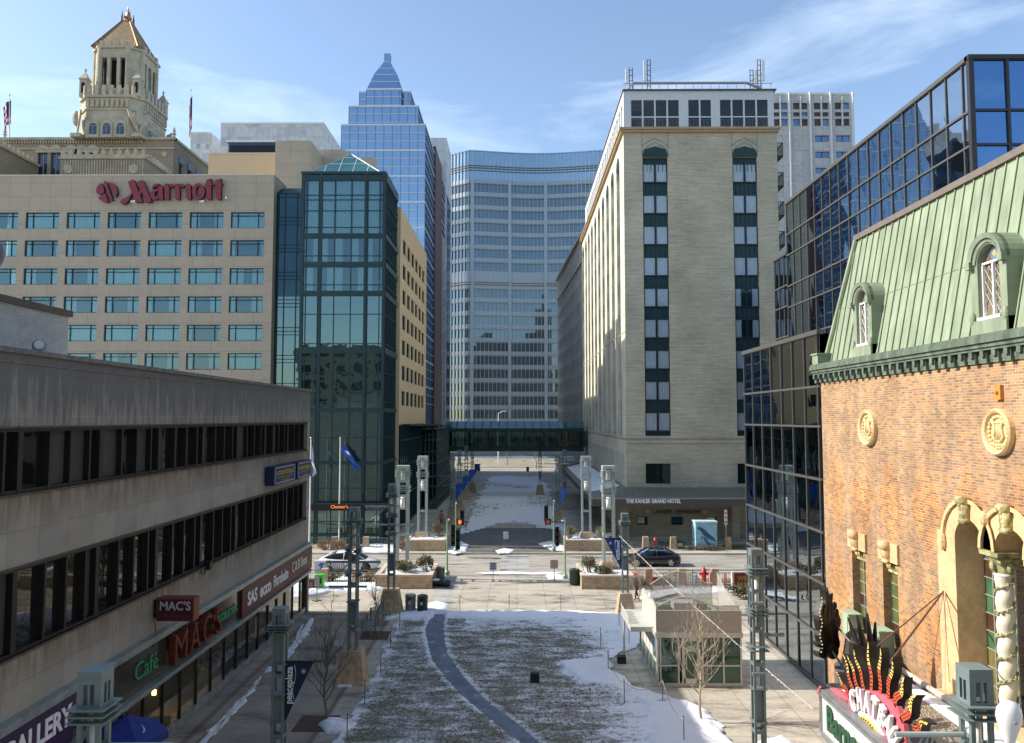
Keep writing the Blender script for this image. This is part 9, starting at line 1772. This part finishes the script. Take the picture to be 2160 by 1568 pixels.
# painted utility box
def painted_box():
    a = G(1468,1160); b_ = G(1513,1160); z1 = P(1490,1100,a.y).z; T = thing('painted_utility_box', 'tall pale blue street box painted with leaping whales', 'utility box', ((a.x+b_.x)/2,a.y,0)); x0, x1, y = a.x, b_.x, a.y; fr = front(y)
    bm, t, b, o = nodes('box_sky_paint'); c = coord(t,None,(1.2,1.2,5)); t.links.new(ramp(t, noise(t,c,1.2,5,0.7), [(0.35,(0.16,0.42,0.55)),(0.65,(0.42,0.66,0.72))]), b.inputs['Base Color'])
    m = MB(); m.box(x0,x1,y,y+1.3,.1,z1-.12); m.m = 1; m.box(x0-.06,x1+.06,y-.06,y+1.36,z1-.12,z1); m.m = 2; m.box(x0+.02,x1-.02,y+.02,y+1.28,0,.1); build('cabinet', m, [bm, flat('white_blue_top',(0.62,0.72,0.72),.5), M['concrete']], T)
    w = x1-x0; h = z1; whale = [(.05,.78),(.2,.80),(.38,.74),(.55,.62),(.72,.50),(.85,.42),(.97,.30),(.93,.28),(.80,.33),(.66,.36),(.5,.42),(.36,.52),(.22,.66),(.1,.72)]; calf = [(.32,.44),(.42,.45),(.52,.38),(.62,.24),(.72,.20),(.60,.15),(.50,.22),(.40,.32)]; fin = [(.34,.54),(.30,.40),(.22,.30),(.27,.44)]
    for k, (nm, pl_) in enumerate((('painted_whale',whale),('painted_calf',calf),('painted_fin',fin))): q = MB(); q.fslab(fr, [(x0+u*w,u2*h) for u,u2 in pl_], .002, .012+.003*k); build(nm, q, flat('whale_blue_'+str(k),((0.03,0.10,0.22),(0.05,0.15,0.28),(0.02,0.07,0.16))[k],.5), T)
    q = MB(); q.fb(fr, x0+.06, x1-.06, .12, .55, .002, .006); build('grey_skyline_band', q, flat('box_grey_blue',(0.22,0.36,0.45),.6,var=.3,vs=4), T)
painted_box()
def small_box(u0, u1, v0, v1, col, label, name, cat, dp=.6, extra=None):
    a, b_ = G(u0,v1), G(u1,v1); z1 = P(u0,v0,a.y).z; T = thing(name, label, cat, ((a.x+b_.x)/2,a.y,0)); m = MB(); m.box(a.x,b_.x,a.y,a.y+dp,.05,z1-.05); m.box(a.x-.03,b_.x+.03,a.y-.03,a.y+dp+.03,z1-.05,z1); m.box(a.x+.05,b_.x-.05,a.y+.05,a.y+dp-.05,0,.05); build('cabinet', m, col, T); w = b_.x-a.x
    m = MB(); m.box(a.x+w*.2,b_.x-w*.2,a.y-.012,a.y-.001,z1*.45,z1*.8); build('front_panel', m, extra or flat('white_sticker',(0.6,0.6,0.58)), T); return T, a, b_, z1
small_box(1425,1445,1143,1158,flat('dark_green_box',(0.04,0.10,0.06),.5),'small dark green utility box beyond the black car','utility_box','utility box')
small_box(666,681,1213,1247,flat('bright_green_plastic',(0.06,0.55,0.05),.4),'bright green newspaper box by the snow bank','newspaper_box','newspaper box',.45,M['black']); small_box(648,662,1224,1248,flat('dark_olive_box',(0.03,0.05,0.03),.5),'dark newspaper box left of the bright green one','newspaper_box','newspaper box',.45,flat('red_poster',(0.35,0.06,0.06)))
T, a, b_, z1 = small_box(663,691,1184,1209,flat('pale_mailbox',(0.50,0.54,0.60),.5),'pale blue grey mail box with a blue emblem at the left kerb','mail_box','mail box',.6,flat('pale_mailbox2',(0.50,0.54,0.60))); m = MB(); w = b_.x-a.x; m.fslab(front(a.y), [(a.x+w*.25,z1*.62),(a.x+w*.45,z1*.85),(a.x+w*.8,z1*.8),(a.x+w*.6,z1*.6),(a.x+w*.7,z1*.4),(a.x+w*.4,z1*.3),(a.x+w*.5,z1*.55)], .014,.03); build('emblem', m, flat('emblem_blue',(0.03,0.10,0.45)), T)
p = G(1532,1158); T = thing('parking_sign', 'tall thin parking sign right of the blue painted box', 'street sign', (p.x,p.y,0)); z1 = P(1532,1076,p.y).z; m = MB(); m.cyl((p.x,p.y,0),(p.x,p.y,z1),.035,n=6); build('post', m, flat('galvanised',(0.42,0.43,0.42)), T); m = MB(); m.m = 0; m.box(p.x-.13,p.x+.13,p.y-.06,p.y-.04,z1-1.3,z1); m.m = 1; [m.box(p.x-.09,p.x+.09,p.y-.066,p.y-.061,z1-.35-.4*k,z1-.2-.4*k) for k in range(3)]; build('plates', m, [M['white'], flat('sign_red',(0.5,.04,.05))], T)
p = G(1562,1245); T = thing('bank_ground_sign', 'dark red ground sign with gold capitals half hidden by the light tower', 'sign', (p.x,p.y,0)); z1 = P(1562,1207,p.y).z; m = MB(); m.box(p.x-.55,p.x+1.5,p.y,p.y+.3,0,z1); build('frame', m, GRANL, T); m = MB(); m.box(p.x-.42,p.x+1.4,p.y-.02,p.y-.001,.25,z1-.08); build('face', m, flat('dark_red_face',(0.16,0.02,0.015),.5), T)
for k, w in enumerate(('WELLS','FARGO')): build('lettering', put_text(text_mb(w,.42,.015,bold=.01,width=1.25), front(p.y-.02), p.x+.42, z1-.42-.42*k, .012), flat('gold_letters',(0.42,0.30,0.05)), T)
# flagpoles
def flagpole(u, vt, Y, label, col, pts, dz=0):
    p = P(u, vt, Y); T = thing('flagpole', label, 'flagpole', (p.x,Y,0)); m = MB(); m.cyl((p.x,Y,0),(p.x,Y,p.z),.08,.05,n=10); build('pole', m, M['white'], T); m = MB(); m.smooth = True; m.ball((p.x,Y,p.z+.08),.11,n=10,m=8); build('finial', m, flat('gold_ball',(0.6,0.5,0.2),.3,.6), T)
    f = MB(); f.smooth = True; n = 10; V = []; 
    for i in range(n+1):
        t = i/n; a = Vector(P(*pts[0],Y)).lerp(P(*pts[1],Y), t); b2 = Vector(P(*pts[3],Y)).lerp(P(*pts[2],Y), t)
        for j in range(6): q = a.lerp(b2, j/5); V.append((q.x, q.y-.15+.22*math.sin(t*7+j*.7), q.z))
    f.add(V, [(i*6+j,i*6+j+1,(i+1)*6+j+1,(i+1)*6+j) for i in range(n) for j in range(5)]); fl = build('flag', f, col, T); return T, fl
T, fl = flagpole(718,926,71,'white flagpole flying a limp blue flag in front of the glass tower',flat('bright_blue_flag',(0.015,0.10,0.55),.6,var=.2,vs=1.5),[(722,934),(762,992),(752,990),(722,950)])
q = P(733,955,70.6); m = MB(); m.slab([(q.x-.25,70.55,q.z+.2),(q.x+.1,70.5,q.z+.12),(q.x+.25,70.5,q.z-.25),(q.x-.05,70.55,q.z-.1)],(0,.03,0)); build('emblem', m, flat('pale_emblem',(0.6,0.68,0.75)), T)
flagpole(656,926,69,'white flagpole with a pale flag at the corner of the limestone building',flat('pale_flag',(0.55,0.58,0.66),.6,var=.1),[(658,938),(668,998),(661,1006),(657,960)])
# rope posts with sagging rope along the lawn
posts = [(843,1329),(824,1366),(803,1422),(769,1488),(732,1567),(970,1292),(1074,1291),(1183,1291),(1306,1327),(1267,1367),(1327,1364),(1283,1420),(1317,1487),(1398,1484),(1443,1572)]
lbs = ['by the stone foot at the left lawn corner','second down the left lawn edge','third down the left lawn edge','fourth down the left lawn edge','at the bottom of the left lawn edge','first along the far lawn edge','middle of the far lawn edge','right of the middle of the far lawn edge','at the far right lawn corner by the kiosk','standing in the snow left of the kiosk','beside the kiosk canopy','between the snow and the small black box','in the snow in front of the kiosk corner','nearest the pale bare tree','in the snow at the bottom edge']
PP = [G(u,v) for u,v in posts]
for p, lb in zip(PP, lbs):
    T = thing('rope_post', 'thin metal rope post '+lb, 'post', (p.x,p.y,0), 'thin rope posts round the lawn'); m = MB(); m.cyl((p.x,p.y,0),(p.x,p.y,1.0),.02,n=6); build('post', m, flat('dull_steel_post',(0.20,0.19,0.18),.5,.4), T); m = MB(); m.ball((p.x,p.y,1.0),.03,n=6,m=4); build('eye', m, M['black'], T)
for k, idx_ in enumerate(((0,1,2,3,4),(5,6,7),(9,11,12,13,14))):
    m = MB()
    for a_, b2 in zip(idx_, idx_[1:]): A_, B_ = PP[a_], PP[b2]; m.tube([(A_.x+(B_.x-A_.x)*t/8, A_.y+(B_.y-A_.y)*t/8, .92-1.6*(t/8)*(1-t/8)*(1 if k else .8)*.5*1.8) for t in range(9)], .012, 4)
    build('rope', m, flat('pale_rope',(0.42,0.38,0.30),.9), None, ('sagging pale rope along the left lawn edge','sagging rope along the far lawn edge','sagging rope along the snowy right lawn edge')[k], 'rope', None, loc=(PP[idx_[0]].x,PP[idx_[0]].y,0))
# benches
def bench(u, v, ang, label, n=9):
    p = G(u, v); T = thing('slatted_bench', label, 'bench', (p.x,p.y,0), 'dark slatted metal benches'); c, s = math.cos(ang), math.sin(ang)
    def bx(mb, x0,x1,y0,y1,z0,z1): q = [(p.x+x*c-y*s,p.y+x*s+y*c) for x,y in ((x0,y0),(x1,y0),(x1,y1),(x0,y1))]; mb.hexa([(*a_,z0) for a_ in q],[(*a_,z1) for a_ in q])
    m = MB(); [bx(m,-.75,.75,-.25+.055*k,-.215+.055*k,.43,.455) for k in range(n)]; build('seat', m, M['steel'], T); m = MB(); [bx(m,-.75,.75,.26,.285,.52+.07*k,.565+.07*k) for k in range(5)]; build('backrest', m, M['steel'], T)
    for x in (-.7,.7):
        m = MB(); bx(m,x-.03,x+.03,-.25,-.2,0,.43); bx(m,x-.03,x+.03,.2,.28,0,.9); build('leg', m, M['steel'], T)
bench(705,1392,R(90),'slatted bench left of the tall stone foot'); bench(778,1336,R(90),'slatted bench by the tree pit at the left lawn corner'); bench(803,1310,R(70),'single metal seat just below the granite foot by the twin bins',7)
for (u, v, w, lb) in ((792,1341,1.5,'brown square tree pit under the small left tree'),(668,1527,1.5,'brown square tree pit under the lower left tree')):
    p = G(u, v); m = MB(); m.box(p.x-w/2,p.x+w/2,p.y-w/2,p.y+w/2,.0,.03); build('tree_grate', m, flat('rust_grate',(0.09,0.055,0.035),.8,var=.35,vs=10), None, lb, 'tree pit', loc=(p.x,p.y,0))
# string lights from the tower by the kiosk to the marquee
a = P(1306,1130,46.4); b_ = PX(1716,1497,9.2); m = MB(); n = 60; pts = [a.lerp(b_, i/n)-Vector((0,0,1.6*(i/n)*(1-i/n)*.35)) for i in range(n+1)]; m.tube(pts, .012, 4); r_ = random.Random(8)
T = thing('string_lights', 'string of little lights slung from the tower behind the kiosk to the marquee', 'string lights', tuple(a)); build('cable', m, flat('pale_cable',(0.5,0.5,0.46),.5), T); m = MB(); [m.ball(pts[i].lerp(pts[i+1],r_.random())+Vector((r_.uniform(-.03,.03),0,-.03)), .028, n=5, m=4) for i in range(n) for _ in (0,1)]; build('bulbs', m, flat('clear_bulbs',(0.65,0.65,0.6),.3), T, kind='stuff')
m = MB(); a2, b2 = PX(1560,1160,7.4), Vector((13.2,26,9.0)); 
# far end: dim facade and trees seen below the footbridge are the clinic's ground floor; orange cones and bollards
for u, lb in ((948,'orange post at the far road, left'),(1007,'pale post at the far road near the centre'),(1037,'orange post beyond the far road, left of centre'),(1106,'orange marker beyond the far road, right of centre')):
    p = G(u, 976); T = thing('road_marker', lb, 'post', (p.x,p.y,0), 'small posts at the far road'); m = MB(); m.cyl((p.x,p.y,0),(p.x,p.y,1.3),.12,.1,n=8); build('post', m, flat('marker_orange',(0.55,0.22,0.10),.6), T); m = MB(); m.cyl((p.x,p.y,1.0),(p.x,p.y,1.15),.13,n=8); build('band', m, M['white'], T)
p = G(1051,978); T = thing('far_lamp_post', 'thin pale lamp post seen below and through the footbridge', 'street lamp', (p.x,p.y,0)); m = MB(); m.cyl((p.x,p.y,0),(p.x,p.y,13),.16,.1,n=8); build('pole', m, M['white'], T); m = MB(); m.tube([(p.x,p.y,13),(p.x+1.2,p.y,13.6),(p.x+2.2,p.y,13.6)],.09,5); build('arm', m, M['white'], T)
# building behind the viewpoint (only seen in reflections)
T = thing('rear_office_block', 'plain office block across the plaza, mirrored in the hotel glass', 'building', (0,-26,0)); fr = Fr((0,-14,0),(1,0,0),(0,1,0)); hs = [(-46+4*i,-43.6+4*i,4+3.4*r,6+3.4*r) for i in range(23) for r in range(7)]
m = MB(); m.wall(fr,-48,47,0,27,hs,.3); m.quad((-48,-14,27),(47,-14,27),(47,-36,27),(-48,-36,27)); m.box(-14,10,-30,-16,27.01,36); m.quad((-48,-14,0),(-48,-36,0),(-48,-36,27),(-48,-14,27)); build('wall', m, flat('rear_stone',(0.30,0.26,0.20),.85), T); m = MB(); m.fb(fr,-47.9,46.9,.1,26.8,-.6,-.31); build('glazing', m, M['hotelglass'], T)
T = thing('added_rear_tower', 'made-up slab tower behind the viewpoint, added to darken the clinic glass reflections', 'building', (2,-70,0)); fr = Fr((0,-60,0),(1,0,0),(0,1,0)); m = MB(); m.wall(fr,-24,24,0,88,[(-22+4*i,-19.6+4*i,4+3.6*r,6.2+3.6*r) for i in range(11) for r in range(23)],.3); m.box(-23.9,23.9,-80,-60.4,0,87.9); m.box(-6,6,-74,-62,88,99); build('wall', m, flat('rear_stone',(0.30,0.26,0.20),.85), T)  # invented tower, added so the clinic glass mirrors something dark
